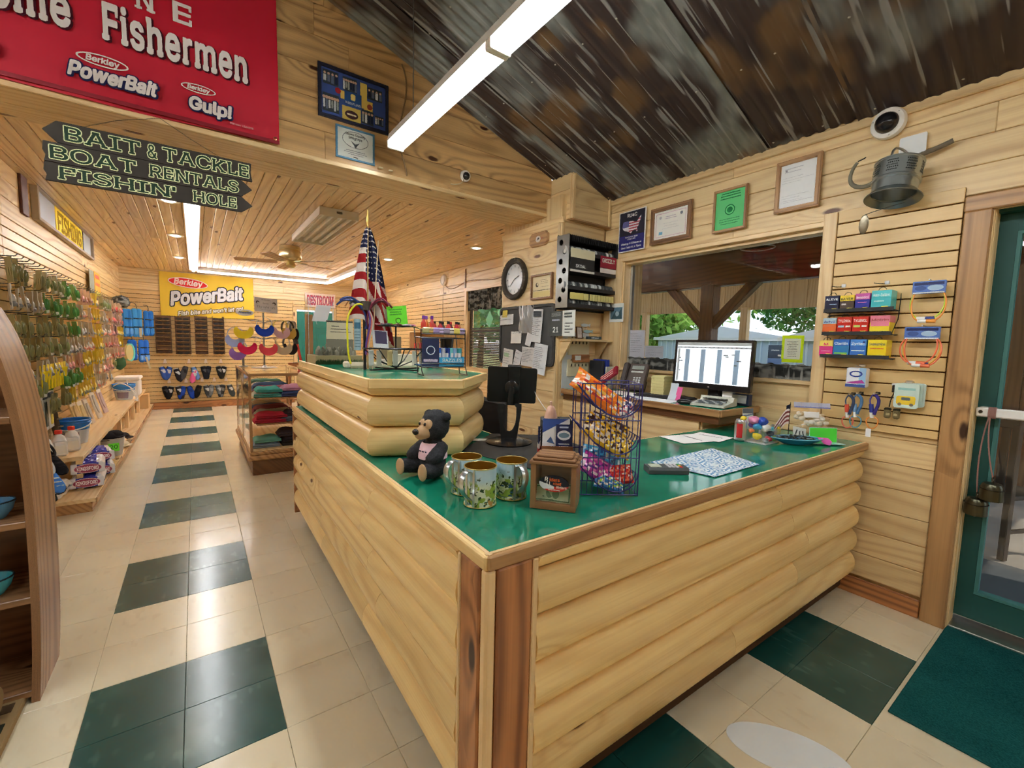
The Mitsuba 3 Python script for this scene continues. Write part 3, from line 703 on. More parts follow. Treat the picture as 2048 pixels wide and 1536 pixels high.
# ceiling fan
t = thing('ceiling_fan', 'brass and wood ceiling fan on the pine board ceiling', 'fan')
fx, fy = 1.46, 5.0
part(t, 'motor', lathe([(0, 2.64), (0.13, 2.64), (0.135, 2.60), (0.125, 2.59), (0.14, 2.57), (0.14, 2.50), (0.12, 2.47), (0.06, 2.45), (0, 2.45)], 28, col=lin(212, 196, 150)).at(fx, fy), 'metal')
part(t, 'switch_cup', lathe([(0, 2.36), (0.045, 2.365), (0.06, 2.39), (0.05, 2.43), (0.03, 2.455), (0, 2.455)], 20, col=lin(214, 196, 140)).at(fx, fy), 'metal')
blade = rrect(0.50, 0.125, 0.03, 0.41, 0)
for k in range(5):
    a = 20 + 72 * k
    part(t, 'blade', poly(blade, 0.007).at(0, 0, 0, rx=10).at(fx, fy, 2.43, rz=a), 'wood_trim')
    part(t, 'blade_iron', join([box(0.14, 0.03, 0.006, 0.12, 0, 0.0), box(0.05, 0.08, 0.005, 0.20, 0, 0.0)]).col(lin(200, 180, 120)).at(fx, fy, 2.445, rz=a), 'metal')

# ================================================================ outdoors, seen through the window and the door
gr = struct('ground', 'ground outside'); body(gr, box(70, 90, 0.1, 38.7, 5, -0.12, col=lin(120, 130, 90)), 'matte')
pf = struct('porch_floor', 'concrete porch floor'); body(pf, box(5.4, 12, 0.06, 6.4, 1.0, -0.035), 'concrete')
pc = struct('porch_ceiling', 'dark underside of the near porch roof'); body(pc, box(1.6, 5.9, 0.03, 4.50, -1.10, 2.62, col=lin(62, 52, 44)), 'matte')
part(pc, 'beam', box(0.14, 9, 0.42, 5.24, 0.5, 2.33, ch=0.01, grain=1), 'wood_dark')
for (y,) in ((1.21,), (-2.6,)):
    pp = struct('porch_post'); body(pp, box(0.15, 0.16, 2.2, 5.24, y, 1.05, ch=0.008, grain=2), 'wood_dark')
    for s in (-1, 1):
        m = box(0.10, 0.10, 0.72, 0, 0, 0, ch=0.006, grain=2).at(rx=-s * 45).at(5.24, y + s * 0.27, 1.90)
        part(pp, 'brace', m, 'wood_dark')
po = struct('porch_roof', 'pine boarded outer porch ceiling')
body(po, box(4.6, 10, 0.04, 7.7, 2.0, 2.86, col=lin(150, 100, 60)), 'matte')
for k in range(22):
    part(po, 'board', box(0.195, 10, 0.012, 5.55 + 0.2 * k, 2.0, 2.832, ch=0.004, grain=1), 'wood_light')
pg = struct('porch_gable', 'pine boarded end of the outer porch'); body(pg, box(0.03, 10, 0.75, 8.06, 2.0, 2.46), 'wood_wall')
for k in range(26):
    part(pg, 'board', box(0.014, 0.255, 0.75, 8.035, -0.4 + 0.26 * k, 2.46, ch=0.004, grain=2), 'wood_wall')
for y in (2.17, 4.2, 0.6, -1.4):
    pq = struct('porch_post'); body(pq, box(0.12, 0.12, 2.14, 7.95, y, 1.05, ch=0.008, grain=2), 'wood_light')
wd = struct('wall_outside', 'dark plank wall across the porch'); body(wd, box(0.06, 5.5, 2.6, 7.4, -3.2, 1.30, col=lin(50, 38, 30)), 'matte')
for k in range(24):
    part(wd, 'board', box(0.02, 0.222, 2.55, 7.355, -5.9 + 0.226 * k, 1.28, ch=0.005, grain=2), 'wood_dark')
def shed(x, y0, y1, h, deg):
    k = thing('metal_shed', 'pale blue-grey metal shed beyond the porch' if deg < 20 else 'pale metal shed with a lower roof, behind the porch posts', 'shed')
    n = int((y1 - y0) / 0.23); m = []
    part(k, 'wall', box(4.0, y1 - y0, h, x + 2.0, (y0 + y1) / 2, h / 2, col=lin(176, 196, 212)), 'paint')
    for q in range(n): part(k, 'wall_rib', box(0.03, 0.045, h, x - 0.012, y0 + 0.12 + q * 0.23, h / 2, ch=0.008, col=lin(196, 214, 228)), 'paint')
    rf = sg.Polygon([(y0 - 0.15, h), (y1 + 0.15, h), ((y0 + y1) / 2, h + 0.4)])
    part(k, 'roof', poly(rf, 4.2).tf(frame((x - 0.1, 0, 0), (0, 1, 0), (0, 0, 1))).col(lin(214, 224, 232)), 'paint')
    part(k, 'eave_trim', box(0.06, y1 - y0 + 0.3, 0.10, x - 0.06, (y0 + y1) / 2, h - 0.02, col=lin(232, 236, 240)), 'paint')
shed(14.0, 3.9, 8.3, 1.75, 0); shed(12.2, 0.4, 3.3, 1.72, 30)
r_ = random.Random(44)
def tree(x, y, h, w, tone, label, n=3200):
    k = thing('tree', label, 'tree', None)
    part(k, 'trunk', tube([(x, y, -0.1), (x + 0.1, y, h * 0.3), (x, y + 0.1, h * 0.62)], [0.2, 0.14, 0.07], 8, col=lin(84, 70, 56)), 'matte')
    g = np.random.default_rng(int(x * 10 + y * 100)); ts, cs = [], []
    cl_ = g.normal(size=(26, 3)); cl_ /= np.linalg.norm(cl_, axis=1, keepdims=True); cl_ *= g.uniform(0.35, 1.0, (26, 1)) * np.array([w * 0.55, w * 0.55, h * 0.34])
    for i in range(n):
        c = cl_[i % 26] + g.normal(size=3) * np.array([w * .13, w * .13, h * .08]) + (x, y, h * 0.58)
        a, b = g.normal(size=3), g.normal(size=3); a /= np.linalg.norm(a); b -= a * (a @ b); b /= np.linalg.norm(b); s = g.uniform(0.14, 0.28)
        ts += [c - a * s, c + b * s * 0.5, c + a * s, c - a * s, c + a * s, c - b * s * 0.5]
        v = tone * g.uniform(0.6, 1.35); cs += [v] * 6
    part(k, 'crown', Mesh(np.array(ts), np.arange(len(ts)).reshape(-1, 3), None, np.array(cs)), 'leaf', kind='stuff')
tl = ['broad leafy green tree seen through the window, beyond the sheds', 'yellow-green tree with an open crown outside the shop window', 'dark green tree farthest back among the trees outside', 'small bright tree beside the metal shed', 'tall green tree seen past the porch posts', 'light green tree seen through the narrow back window', 'bushy tree beside the narrow back window']
for (x, y, h, w, c), lb in zip(((25, 21, 7.5, 8, (96, 150, 66)), (20, 13.2, 6, 6.5, (128, 172, 78)), (32, 9, 8, 7, (66, 118, 58)), (16, 10.2, 4.6, 2.6, (140, 182, 90)), (26, -1, 7, 8, (88, 140, 70)), (9.5, 10.5, 5.5, 6, (138, 190, 140)), (13, 19, 6.5, 6, (110, 170, 120))), tl):
    tree(x, y, h, w, lin(*c), lb)
# ================================================================ the counters
CM = mat(0.944, -0.806, 0, rz=-0.68)          # the counter's own axes: u along the front, v into the shop
def arc_log(z0, z1, y0, bulge, back, n=9):
    zm, h = (z0 + z1) / 2, (z1 - z0) / 2 - 0.0008
    a = [(y0 - bulge * math.sqrt(max(0, 1 - t * t)) ** 0.9, zm + h * t) for t in np.sin(np.linspace(-PI / 2, PI / 2, n))]
    return [(back, z1 - 0.0008)] + a[::-1] + [(back, z0 + 0.0008)]
ct = thing('service_counter', 'L-shaped log-sided counter with a green top, in the middle of the shop', 'counter')
LZ = [0.122, 0.266, 0.404, 0.541, 0.678, 0.812, 0.862]
part(ct, 'carcass', join([box(2.45, 0.66, 0.83, 1.30, 0.385, 0.445), box(0.70, 2.70, 0.83, 0.41, 1.44, 0.445), box(2.46, 0.10, 0.10, 1.30, 0.12, 0.06), box(0.10, 2.72, 0.10, 0.12, 1.42, 0.06)]).col(lin(66, 48, 34)).tf(CM), 'matte')
r_ = random.Random(51)
for i, (a, b) in enumerate(zip(LZ[:-1], LZ[1:])):
    top = i == 5
    prof = arc_log(a, b if not top else b + 0.08, 0.036, 0.05, 0.09)
    if top: prof = [(y, min(z, 0.861)) for y, z in prof]
    u0, u1 = 0.155, 2.50 - 0.004 * i
    cut = u0 + (u1 - u0) * (0.35 + 0.4 * r_.random())
    for c, d in ((u0, cut), (cut + 0.002, u1)):
        part(ct, 'log', prism(prof, d - c).at((c + d) / 2).tf(CM), 'wood_log')
    v0, v1 = 0.137, 2.79
    c1 = v0 + (v1 - v0) * (0.2 + 0.25 * r_.random()); c2 = c1 + 0.75 + 0.5 * r_.random()
    for c, d in ((v0, c1), (c1 + 0.002, c2), (c2 + 0.002, v1)):
        part(ct, 'log', prism(prof, d - c).tf(frame((0, (c + d) / 2, 0), (0, -1, 0), (1, 0, 0))).tf(CM), 'wood_log')
part(ct, 'corner_board', box(0.108, 0.026, 0.838, 0.082, 0.006, 0.441, ch=0.004, grain=2).tf(CM), 'wood_cedar')
part(ct, 'corner_board', box(0.026, 0.095, 0.838, 0.006, 0.075, 0.441, ch=0.004, grain=2).tf(CM), 'wood_cedar')
part(ct, 'corner_strip', box(0.030, 0.030, 0.838, 0.012, 0.012, 0.441, ch=0.006, grain=2).tf(CM), 'wood_light', label='pale corner strip')
part(ct, 'edge_strip', box(0.018, 0.030, 0.838, 0.146, 0.006, 0.441, ch=0.003, grain=2).tf(CM), 'wood_light')
part(ct, 'edge_strip', box(0.030, 0.014, 0.838, 0.006, 0.130, 0.441, ch=0.003, grain=2).tf(CM), 'wood_light')
part(ct, 'end_board', box(0.085, 0.03, 0.78, 0.035, 2.815, 0.46, ch=0.003, grain=2).tf(CM), 'wood_cedar', label='red-brown end board')
wtop = thing('worktop', 'glossy dark green laminate worktop of the log-sided counter', 'worktop')
L_out = sg.Polygon([(0, 0), (2.556, 0), (2.556, 0.72), (0.80, 0.72), (0.80, 2.84), (0, 2.84)])
inner = L_out.buffer(-0.012, join_style=2)
part(wtop, 'laminate', poly(inner, 0.034, z=0.866).tf(CM), 'laminate')
part(wtop, 'front_edge', box(2.556, 0.022, 0.038, 1.278, 0.003, 0.881, ch=0.004, grain=0).tf(CM), 'wood_trim', label='rough-sawn front edge')
part(wtop, 'side_edge', box(0.022, 2.84, 0.038, 0.003, 1.42, 0.881, ch=0.004, grain=1).tf(CM), 'wood_log')
part(wtop, 'lip', join([box(2.556, 0.010, 0.003, 1.278, 0.010, 0.9005, grain=0), box(0.010, 2.84, 0.003, 0.010, 1.42, 0.9005, grain=1)]).tf(CM), 'wood_light')
part(wtop, 'back_edge', join([box(1.76, 0.014, 0.040, 1.68, 0.716, 0.878, grain=0), box(0.014, 2.1, 0.040, 0.796, 1.78, 0.878, grain=1)]).tf(CM), 'wood_light')

# raised octagon-ended counter standing on the side run
ru = thing('raised_counter', 'raised octagonal-ended log counter standing on the aisle side of the green worktop', 'counter')
TOPP = [(1.03, 2.02), (0.985, 0.215), (1.345, 0.045), (1.69, 0.405), (1.69, 2.02)]
BAS = [(1.045, 2.0), (1.02, 0.25), (1.345, 0.10), (1.645, 0.425)]
part(ru, 'carcass', poly(sg.Polygon([(1.09, 1.98), (1.08, 0.29), (1.335, 0.175), (1.60, 0.45), (1.60, 1.98)]), 0.31, z=0.9025, col=lin(150, 116, 72)), 'matte')
def sweep_log(z0, z1, segs, y0, bulge, n=9, zcap=None):
    P = np.array(segs, float)
    prof = [(-(y - y0), z) for y, z in arc_log(z0, z1, y0, bulge, y0 + 0.03, n)]
    if zcap: prof = [(o, min(z, zcap)) for o, z in prof]
    d = np.diff(P, axis=0); d /= np.linalg.norm(d, axis=1, keepdims=True); nr = np.c_[d[:, 1], -d[:, 0]]
    miter = [nr[0]] + [(nr[i] + nr[i + 1]) / (1 + nr[i] @ nr[i + 1]) for i in range(len(nr) - 1)] + [nr[-1]]
    out = []
    for s in range(len(P) - 1):
        L = np.linalg.norm(P[s + 1] - P[s]); k = uid(); v, f, uv = [], [], []; per = 0
        for i, (o, z) in enumerate(prof):
            if i: per += math.hypot(o - prof[i - 1][0], z - prof[i - 1][1])
            a, b = P[s] + miter[s] * o, P[s + 1] + miter[s + 1] * o
            v += [(*a, z), (*b, z)]; uv += [(64.0 * (k % 40) + 20, per), (64.0 * (k % 40) + 20 + L, per)]
        for i in range(len(prof) - 1): f += [(2 * i, 2 * i + 1, 2 * i + 3), (2 * i, 2 * i + 3, 2 * i + 2)]
        m = Mesh(v, f, uv)
        for e in (0, 1):
            ring = [np.array(v[2 * i + e]) for i in range(len(prof))]; c = sum(ring) / len(ring); ts = []
            for i in range(len(ring)): ts += [c, ring[i], ring[(i + 1) % len(ring)]]
            m = m + flat(ts, np.tile([64.0 * (k % 40) + 20.0, 0.0], (len(ts), 1)))
        out.append(m)
    return out
for (a, b, cap) in ((0.9025, 1.035, None), (1.037, 1.172, None), (1.174, 1.31, 1.214)):
    for m in sweep_log(a, b, BAS, 0.0, 0.045, zcap=cap): part(ru, 'log', m, 'wood_log')
part(ru, 'end_board', box(0.02, 0.09, 0.305, 0, 0, 1.058, ch=0.003, grain=2).at(1.652, 0.47, 0, rz=0), 'wood_wall')
tp = sg.Polygon(TOPP)
part(ru, 'top', poly(tp.buffer(-0.008, join_style=2), 0.034, z=1.2155), 'laminate', label='green laminate top')
P_ = np.array(TOPP)
for i in range(4):
    a, b = P_[i], P_[i + 1]; L = np.linalg.norm(b - a)
    fr = frame(((a[0] + b[0]) / 2, (a[1] + b[1]) / 2, 1.232), (*(b - a), 0), (0, 0, 1))
    part(ru, 'edge_board', box(L + 0.004, 0.042, 0.018, 0, 0, 0.0, ch=0.003, grain=0).tf(fr), 'wood_log')

# back counter under the window
bc = thing('back_counter', 'wooden counter with a green top under the big window', 'counter')
part(bc, 'carcass', box(0.43, 1.28, 0.96, 3.265, 0.565, 0.48, col=lin(120, 84, 50)), 'matte')
planks(bc, frame((3.048, 0, 0), (0, -1, 0), (0, 0, 1)), [(-1.24, 0.075, 0.0, 0.955)], 0.24, 'wood_wall', y_base=-0.005, seed=77)
planks(bc, frame((0, -0.074, 0), (1, 0, 0), (0, 0, 1)), [(3.05, 3.47, 0.0, 0.955)], 0.24, 'wood_wall', y_base=-0.005, seed=78)
part(bc, 'under_rail', join([box(0.03, 1.43, 0.05, 3.035, 0.50, 0.968, grain=1), box(0.45, 0.03, 0.05, 3.26, -0.20, 0.968, grain=0)]), 'wood_dark')
part(bc, 'top', box(0.465, 1.44, 0.036, 3.252, 0.505, 1.015), 'laminate', label='green laminate top')
part(bc, 'edge_board', box(0.022, 1.46, 0.044, 3.008, 0.50, 1.014, ch=0.004, grain=1), 'wood_trim')
part(bc, 'edge_board', box(0.48, 0.022, 0.044, 3.245, -0.228, 1.014, ch=0.004, grain=0), 'wood_trim')
part(bc, 'side_board', box(0.02, 0.02, 0.10, 3.47, 1.20, 1.085), 'wood_light')

# ================================================================ on the green worktop
ZT = 0.902
def flat_text(s, h, at_, bsdf_col, w=None, depth=0.0006, **k): return poly(text(s, h, w, **k), depth, col=bsdf_col).tf(at_)
import manifold3d as m3
def blobs(chain, refine=0.012, it=8):
    """chain: list of bones, each a list of (x, y, z, r); union of the hulls, smoothed"""
    def s(x, y, z, r): return m3.Manifold.sphere(r, 20).translate((x, y, z))
    man = None
    for bone in chain:
        b = m3.Manifold.batch_hull([s(*q) for q in bone]) if len(bone) > 1 else s(*bone[0])
        man = b if man is None else man + b
    man = man.refine_to_length(refine)
    me = man.to_mesh(); tmesh = trimesh.Trimesh(me.vert_properties[:, :3], me.tri_verts, process=True)
    trimesh.smoothing.filter_taubin(tmesh, iterations=it)
    return Mesh(tmesh.vertices, tmesh.faces)
# black bear, sitting, facing +x before it is turned
be = thing('plush_bear', 'black plush bear with a tan muzzle in a pink shirt, sitting by the raised counter', 'toy')
BM = mat(1.122, -0.125, ZT, rz=196, sc=1.1)
bb_ = [[(0, 0, .045, .046), (-.005, 0, .09, .038), (-.004, 0, .115, .030)],
       [(-.006, 0, .170, .052), (-.012, .0, .182, .050)],
       [(.0, .045, .103, .022), (.030, .058, .080, .022), (.050, .050, .072, .021)], [(.0, -.045, .103, .022), (.030, -.058, .080, .022), (.050, -.050, .072, .021)],
       [(.015, .038, .032, .030), (.062, .055, .032, .024), (.078, .058, .036, .025)], [(.015, -.038, .032, .030), (.062, -.055, .032, .024), (.078, -.058, .036, .025)],
       [(-.02, .045, .208, .017)], [(-.02, -.045, .208, .017)]]
def fuzz(m, s=0.0022):
    n = meshkit.arrays(trimesh.Trimesh(m.v, m.f, process=False), True)[2]
    return Mesh(m.v + n * ((meshkit.fbm(m.v * 120, 3, 5) - 0.5) * 2 * s)[:, None], m.f)
part(be, 'body', fuzz(blobs(bb_, 0.007, 6)).tf(BM), 'fur_black')
TAN = lin(190, 158, 122)
mz = blobs([[(.030, 0, .160, .026), (.056, 0, .155, .022)], [(.030, .012, .182, .020)], [(.030, -.012, .182, .020)]], 0.006, 6)
part(be, 'muzzle', mz.col(TAN).tf(BM), 'matte', label='tan muzzle')
part(be, 'nose', ball(.0115, .078, 0, .163, (0.8, 1.15, 0.9)).col(lin(20, 18, 18)).tf(BM), 'gloss')
for s in (-1, 1):
    part(be, 'eye', ball(.0055, .0475, s * .013, .186).col(lin(16, 12, 10)).tf(BM), 'gloss')
    part(be, 'sole', ball(.0225, .0965, s * .0585, .037, (0.42, 0.9, 1.3), 2).col(TAN).tf(BM), 'matte')
sh = lathe([(0.0365, 0.118), (0.043, 0.108), (0.0465, 0.095), (0.0505, 0.078), (0.0512, 0.062)], 36, col=lin(240, 206, 220))
part(be, 'shirt', sh.tf(BM), 'matte', label='pink shirt')
lt = []
for k, (y, z, w) in enumerate(((-.012, .090, .012), (.004, .090, .010), (.016, .089, .008), (-.008, .080, .010), (.008, .079, .013))):
    lt.append(box(0.001, w * 0.8, 0.004, .0492 - abs(y) * 0.18, y, z, col=lin(40, 40, 70)))
part(be, 'shirt_print', join(lt).tf(BM), 'matte')
# three tin cups
def cup(x, y, rz, label):
    t = thing('tin_cup', label, 'cup', 'printed tin cups on the counter')
    m = mat(x, y, ZT, rz=rz); r, h = 0.0515, 0.124
    part(t, 'body', lathe([(0, 0.001), (r, 0.0), (r, h)], 40, 30).tf(m), 'mug_print')
    part(t, 'inside', lathe([(r - .0012, h), (r - .0012, 0.004), (0, 0.004)], 36, 30, col=lin(206, 170, 70)).tf(m), 'metal', label='gold lacquered inside')
    for zz in (0.002, h): part(t, 'rim', tube([((r + .0004) * math.cos(a), (r + .0004) * math.sin(a), zz) for a in np.linspace(0, 2 * PI, 40, endpoint=False)], 0.0019, 6, col=lin(232, 214, 140), closed=True).tf(m), 'metal')
    path = spline([(r, 0, h - .012), (r + .022, 0, h - .004), (r + .044, 0, h - .022), (r + .042, 0, h - .055), (r + .018, 0, h - .085), (r + .001, 0, h - .098)], 22)
    d = np.gradient(path, axis=0); d /= np.linalg.norm(d, axis=1, keepdims=True); nn = np.cross(d, [0, 1, 0])
    g = grid(lambda a, b: path[int(round(a * 21))] + np.array([0, (b - .5) * 0.022, 0]) + nn[int(round(a * 21))] * 0.0025 * (1 - abs(2 * b - 1)), 22, 5, col=lin(206, 214, 216), thick=0.0014)
    part(t, 'handle', g.tf(m), 'metal')
    for q in (0.0, 1.0): part(t, 'seam', box(0.001, 0.008, h - .006, r + .0004, 0.0145 * (1 if q else -1), h / 2, col=lin(210, 216, 214)).tf(m), 'metal')
cup(1.114, -0.492, 200, 'printed tin cup with a gold inside, frontmost of three, handle turned to the aisle')
cup(1.240, -0.488, 262, 'printed tin cup with its handle facing the viewer, beside the donation box')
cup(1.134, -0.368, 196, 'printed tin cup behind the frontmost cup, next to the bear')
# black board and paper under the tablet
one('counter_mat', 'flat matt black board under the tablet stand', 'mat', poly(sg.Polygon([(1.40, 0.16), (1.50, -0.28), (1.96, -0.20), (2.02, 0.20), (1.73, 0.42), (1.72, 0.39)]), 0.003, z=ZT - 0.001, col=lin(38, 38, 38)), 'paint')
one('paper_note', 'small white paper note beside the tablet stand base', 'paper', poly(rrect(0.10, 0.05), 0.0008, z=0).at(1.60, 0.30, ZT + 0.0025, rz=-30).col(lin(226, 226, 214)), 'paint')
# tablet on a stand, seen from behind
ts_ = thing('tablet_stand', 'black tablet on a black round-footed stand, seen from behind', 'tablet')
SM = mat(1.70, 0.18, ZT + 0.002, rz=-35)      # local +y points away from the viewer
BK = lin(22, 22, 24)
part(ts_, 'base', lathe([(0, 0.0), (0.118, 0.0), (0.122, 0.006), (0.10, 0.013), (0.05, 0.020), (0, 0.022)], 48, col=BK).tf(SM), 'gloss')
ring = sg.Polygon([(-.040, 0), (.040, 0), (.062, .16), (.062, .19), (-.062, .19), (-.062, .16)]).difference(sa.translate(sa.scale(sg.Point(0, 0).buffer(1, 24), .036, .085), 0, .13)).difference(sg.box(-.036, .14, .036, .175))
part(ts_, 'leg', poly(ring, 0.016, col=BK).tf(frame((0, 0.012, 0.012), (1, 0, 0), (0, 0.0, 1))).tf(SM), 'paint')
TAB = SM @ frame((0.01, 0.02, 0.30), (1, 0, -0.03), (0.02, -0.22, 1.0))
part(ts_, 'tablet', join([poly(rrect(0.255, 0.19, 0.012), 0.009, col=BK), poly(rrect(0.235, 0.165, 0.004), 0.0012, z=-0.0012, col=lin(14, 16, 20))]).tf(TAB), 'paint')
part(ts_, 'holder', join([box(0.062, 0.215, 0.010, 0.01, 0, 0.015, ch=0.003, col=BK), box(0.07, 0.014, 0.026, 0.01, 0.100, 0.006, ch=0.003, col=BK), box(0.07, 0.014, 0.026, 0.01, -0.100, 0.006, ch=0.003, col=BK)]).tf(TAB), 'paint')
part(ts_, 'swivel', join([lathe([(0, 0), (0.036, 0), (0.036, 0.012), (0.024, 0.020), (0, 0.021)], 28, col=lin(30, 30, 32)), box(0.05, 0.02, 0.03, 0, -0.04, 0.01, col=BK)]).tf(TAB @ mat(0, -0.005, 0.019)), 'gloss')
part(ts_, 'neck', tube([TAB[:3, 3] + TAB[:3, 2] * 0.03, (SM @ [0, 0.0, 0.20, 1])[:3]], 0.017, 10, col=BK), 'paint')
one('charging_cable', 'thin white charging cable hanging from the tablet to the bell', 'cable', tube(spline([(TAB @ [0.122, -0.03, 0.005, 1])[:3], (1.80, 0.03, 1.11), (1.81, -0.05, 1.03), (1.76, -0.13, 0.96), (1.70, -0.16, 0.915)], 24), 0.0017, 6, col=lin(236, 236, 232)), 'paint')
# donation box with a window
DB = mat(1.273, -0.663, ZT, rz=-50.7)        # +x along the front, -y towards the viewer
db = thing('donation_box', 'small dark wooden donation box with a window showing dollar notes', 'box')
w, d, h = 0.143, 0.115, 0.142
part(db, 'body', join([box(0.016, d, h, -w / 2 + .008, d / 2, h / 2, grain=2), box(0.016, d, h, w / 2 - .008, d / 2, h / 2, grain=2), box(w, d, 0.014, 0, d / 2, 0.007), box(w, 0.014, h, 0, d - .007, h / 2), box(w, 0.016, 0.020, 0, .008, 0.010, ch=.001)]).tf(DB), 'wood_walnut')
part(db, 'lid', join([box(w + .010, d + .010, 0.010, 0, d / 2, h + .005, ch=0.002), box(w - .008, d - .008, 0.010, 0, d / 2, h + .015, ch=0.003), box(w - .03, d - .03, 0.008, 0, d / 2, h + .023, ch=0.003)]).tf(DB), 'wood_walnut')
part(db, 'window', flat([(-w / 2 + .016, .012, .02), (w / 2 - .016, .012, .02), (w / 2 - .016, .012, h), (-w / 2 + .016, .012, .02), (w / 2 - .016, .012, h), (-w / 2 + .016, .012, h)]).tf(DB), 'pane')
lb = sa.scale(sg.Point(0, 0).buffer(1, 24), 0.047, 0.026)
LBM = DB @ frame((0.002, 0.0095, 0.082), (1, 0, 0), (0, 0, 1))
part(db, 'label', join([poly(lb, 0.001, col=lin(20, 24, 40)), poly(lb.intersection(sg.Polygon([(-.05, .0), (.02, -.012), (.05, -.004), (.05, -.03), (-.05, -.03)])), .0012, col=lin(196, 48, 40)), poly(lb.intersection(sg.Polygon([(-.05, .006), (.0, -.008), (-.0, -.016), (-.05, -.02)])), .0014, col=lin(226, 232, 240))]).tf(LBM), 'paint')
part(db, 'label_text', join([poly(text('R', .013), .001, col=lin(245, 245, 245), z=.0012).at(-.024, .007), poly(text('iders', .010), .001, col=lin(236, 110, 60), z=.0012).at(.002, .008), poly(text('U', .012), .001, col=lin(245, 245, 245), z=.0016).at(-.018, -.006), poly(text('nited', .008), .001, col=lin(236, 110, 60), z=.0012).at(.010, -.003), poly(text('Riders', .008), .001, col=lin(250, 210, 200), z=.0016).at(.024, -.014), poly(text('www.ru4c.org', .004), .001, col=lin(245, 245, 245), z=.0016).at(.0, -.021)]).tf(LBM), 'paint')
for k, (x, y, rz, rx) in enumerate(((-.03, .03, 8, 70), (.012, .026, -5, 76), (.03, .05, 12, 60), (-.01, .06, 30, 35))):
    g = grid(lambda a, b: ((a - .5) * .098, (b - .5) * .052, .004 * math.sin(a * 5 + k) * (b - .3)), 10, 5, col=lin(196, 206, 176))
    bill = DB @ mat(x * 0.5, y, 0.044, rz=rz, rx=rx)
    t = thing('dollar_note', ['folded dollar note leaning at the window of the donation box', 'upright dollar note in the donation box, frontmost', 'dollar note at the back of the donation box', 'crumpled dollar note lying inside the donation box'][k], 'banknote', 'notes in the donation box')
    part(t, 'paper', g.tf(bill), 'matte')
    part(t, 'print', join([poly(rrect(.090, .044).difference(rrect(.084, .038)), .0006, col=lin(96, 120, 90)), poly(sa.scale(sg.Point(0, 0).buffer(1, 12), .011, .015), .0006, col=lin(120, 140, 112))]).tf(bill @ mat(0, 0, .0022)), 'matte')
# brochures on a black stand with a flag and a bell
bh = thing('brochure_holder', 'clear-fronted holder of blue and white brochures behind the donation box', 'holder')
HB = mat(1.462, -0.462, ZT, rz=-36)
part(bh, 'back_box', box(0.115, 0.07, 0.235, 0, 0.06, 0.118, ch=0.003, col=lin(46, 48, 54)).tf(HB), 'paint')
part(bh, 'tray', join([box(0.115, 0.05, 0.01, 0, 0.0, 0.115), box(0.115, 0.004, 0.03, 0, -.024, 0.13)]).col(lin(130, 84, 56)).tf(HB), 'paint')
def brochure(x, z, w_, h_, kind, label, y):
    t = thing('brochure', label, 'brochure')
    m = HB @ frame((x, y, z), (1, 0, 0), (0, 0.12, 1))
    part(t, 'sheet', poly(rrect(w_, h_), 0.003, col=lin(240, 242, 246) if kind == 0 else lin(28, 40, 84)).tf(m), 'gloss')
    if kind == 0: pr_ = [poly(sg.Polygon([(-w_ / 2, h_ / 2), (w_ * .45, h_ / 2), (-w_ / 2, h_ * .1)]), .0006, z=.003, col=lin(54, 84, 160)), poly(sg.Polygon([(-.035, -.02), (-.005, -.028), (-.02, .0)]), .0006, z=.003, col=lin(70, 100, 150)), poly(rrect(.03, .006, 0, -.01, -.045), .0006, z=.003, col=lin(70, 70, 90))]
    else: pr_ = [poly(sa.scale(sg.Point(0, 0).buffer(1, 20), w_ * .42, h_ * .17), .0006, z=.003, col=lin(236, 240, 246)).at(0, h_ * .12), poly(sa.scale(sg.Point(0, 0).buffer(1, 20), w_ * .33, h_ * .09), .0006, z=.0036, col=lin(120, 150, 170)).at(0, h_ * .12), poly(rrect(w_ * .7, .003, 0, 0, -h_ * .18), .0006, z=.003, col=lin(220, 226, 240)), poly(rrect(w_ * .6, .003, 0, 0, -h_ * .27), .0006, z=.003, col=lin(220, 226, 240)), poly(rrect(w_ * .55, .006, 0, 0, h_ * .40), .0006, z=.003, col=lin(190, 204, 230))]
    part(t, 'print', join(pr_).tf(m), 'paint')
brochure(-0.004, 0.178, 0.100, 0.13, 0, 'white brochure with a blue corner, standing in the holder behind the donation box', -0.006)
brochure(0.024, 0.172, 0.058, 0.105, 1, 'dark blue brochure with a white oval, in front of the white brochure', -0.016)
fl_ = thing('flag_bunting', 'small stars and stripes cloth hanging beside the brochure holder', 'flag')
fm = HB @ frame((-0.066, 0.01, 0.13), (0.15, 1, 0), (0, 0, 1))
part(fl_, 'canton', grid(lambda a, b: ((a - .5) * .05, .02 + b * .06, .004 * math.sin(a * 9)), 8, 5, col=lin(34, 38, 66)).tf(fm), 'matte')
part(fl_, 'stars', join([poly(sg.Point(0, 0).buffer(.0022, 3), .0006, col=lin(230, 230, 236)).at(-.02 + .01 * i + .005 * (j % 2), .026 + .011 * j, .006) for i in range(5) for j in range(5)]).tf(fm), 'matte')
part(fl_, 'stripes', join([grid(lambda a, b: ((a - .5) * .05, -.07 + .018 * k + b * .018, .006 * math.sin(a * 9)), 8, 2, col=lin(*((190, 60, 60) if k % 2 else (232, 220, 214)))) for k in range(5)]).tf(fm), 'matte')
one('hand_bell', 'pale pink glass hand bell standing on the black brochure box', 'bell', lathe([(0.026, 0.0), (0.024, 0.006), (0.019, 0.026), (0.013, 0.042), (0.005, 0.048), (0.004, 0.058), (0.006, 0.062), (0, 0.066)], 28, col=lin(226, 182, 160)).tf(HB @ mat(-0.02, 0.06, 0.236)), 'gloss')

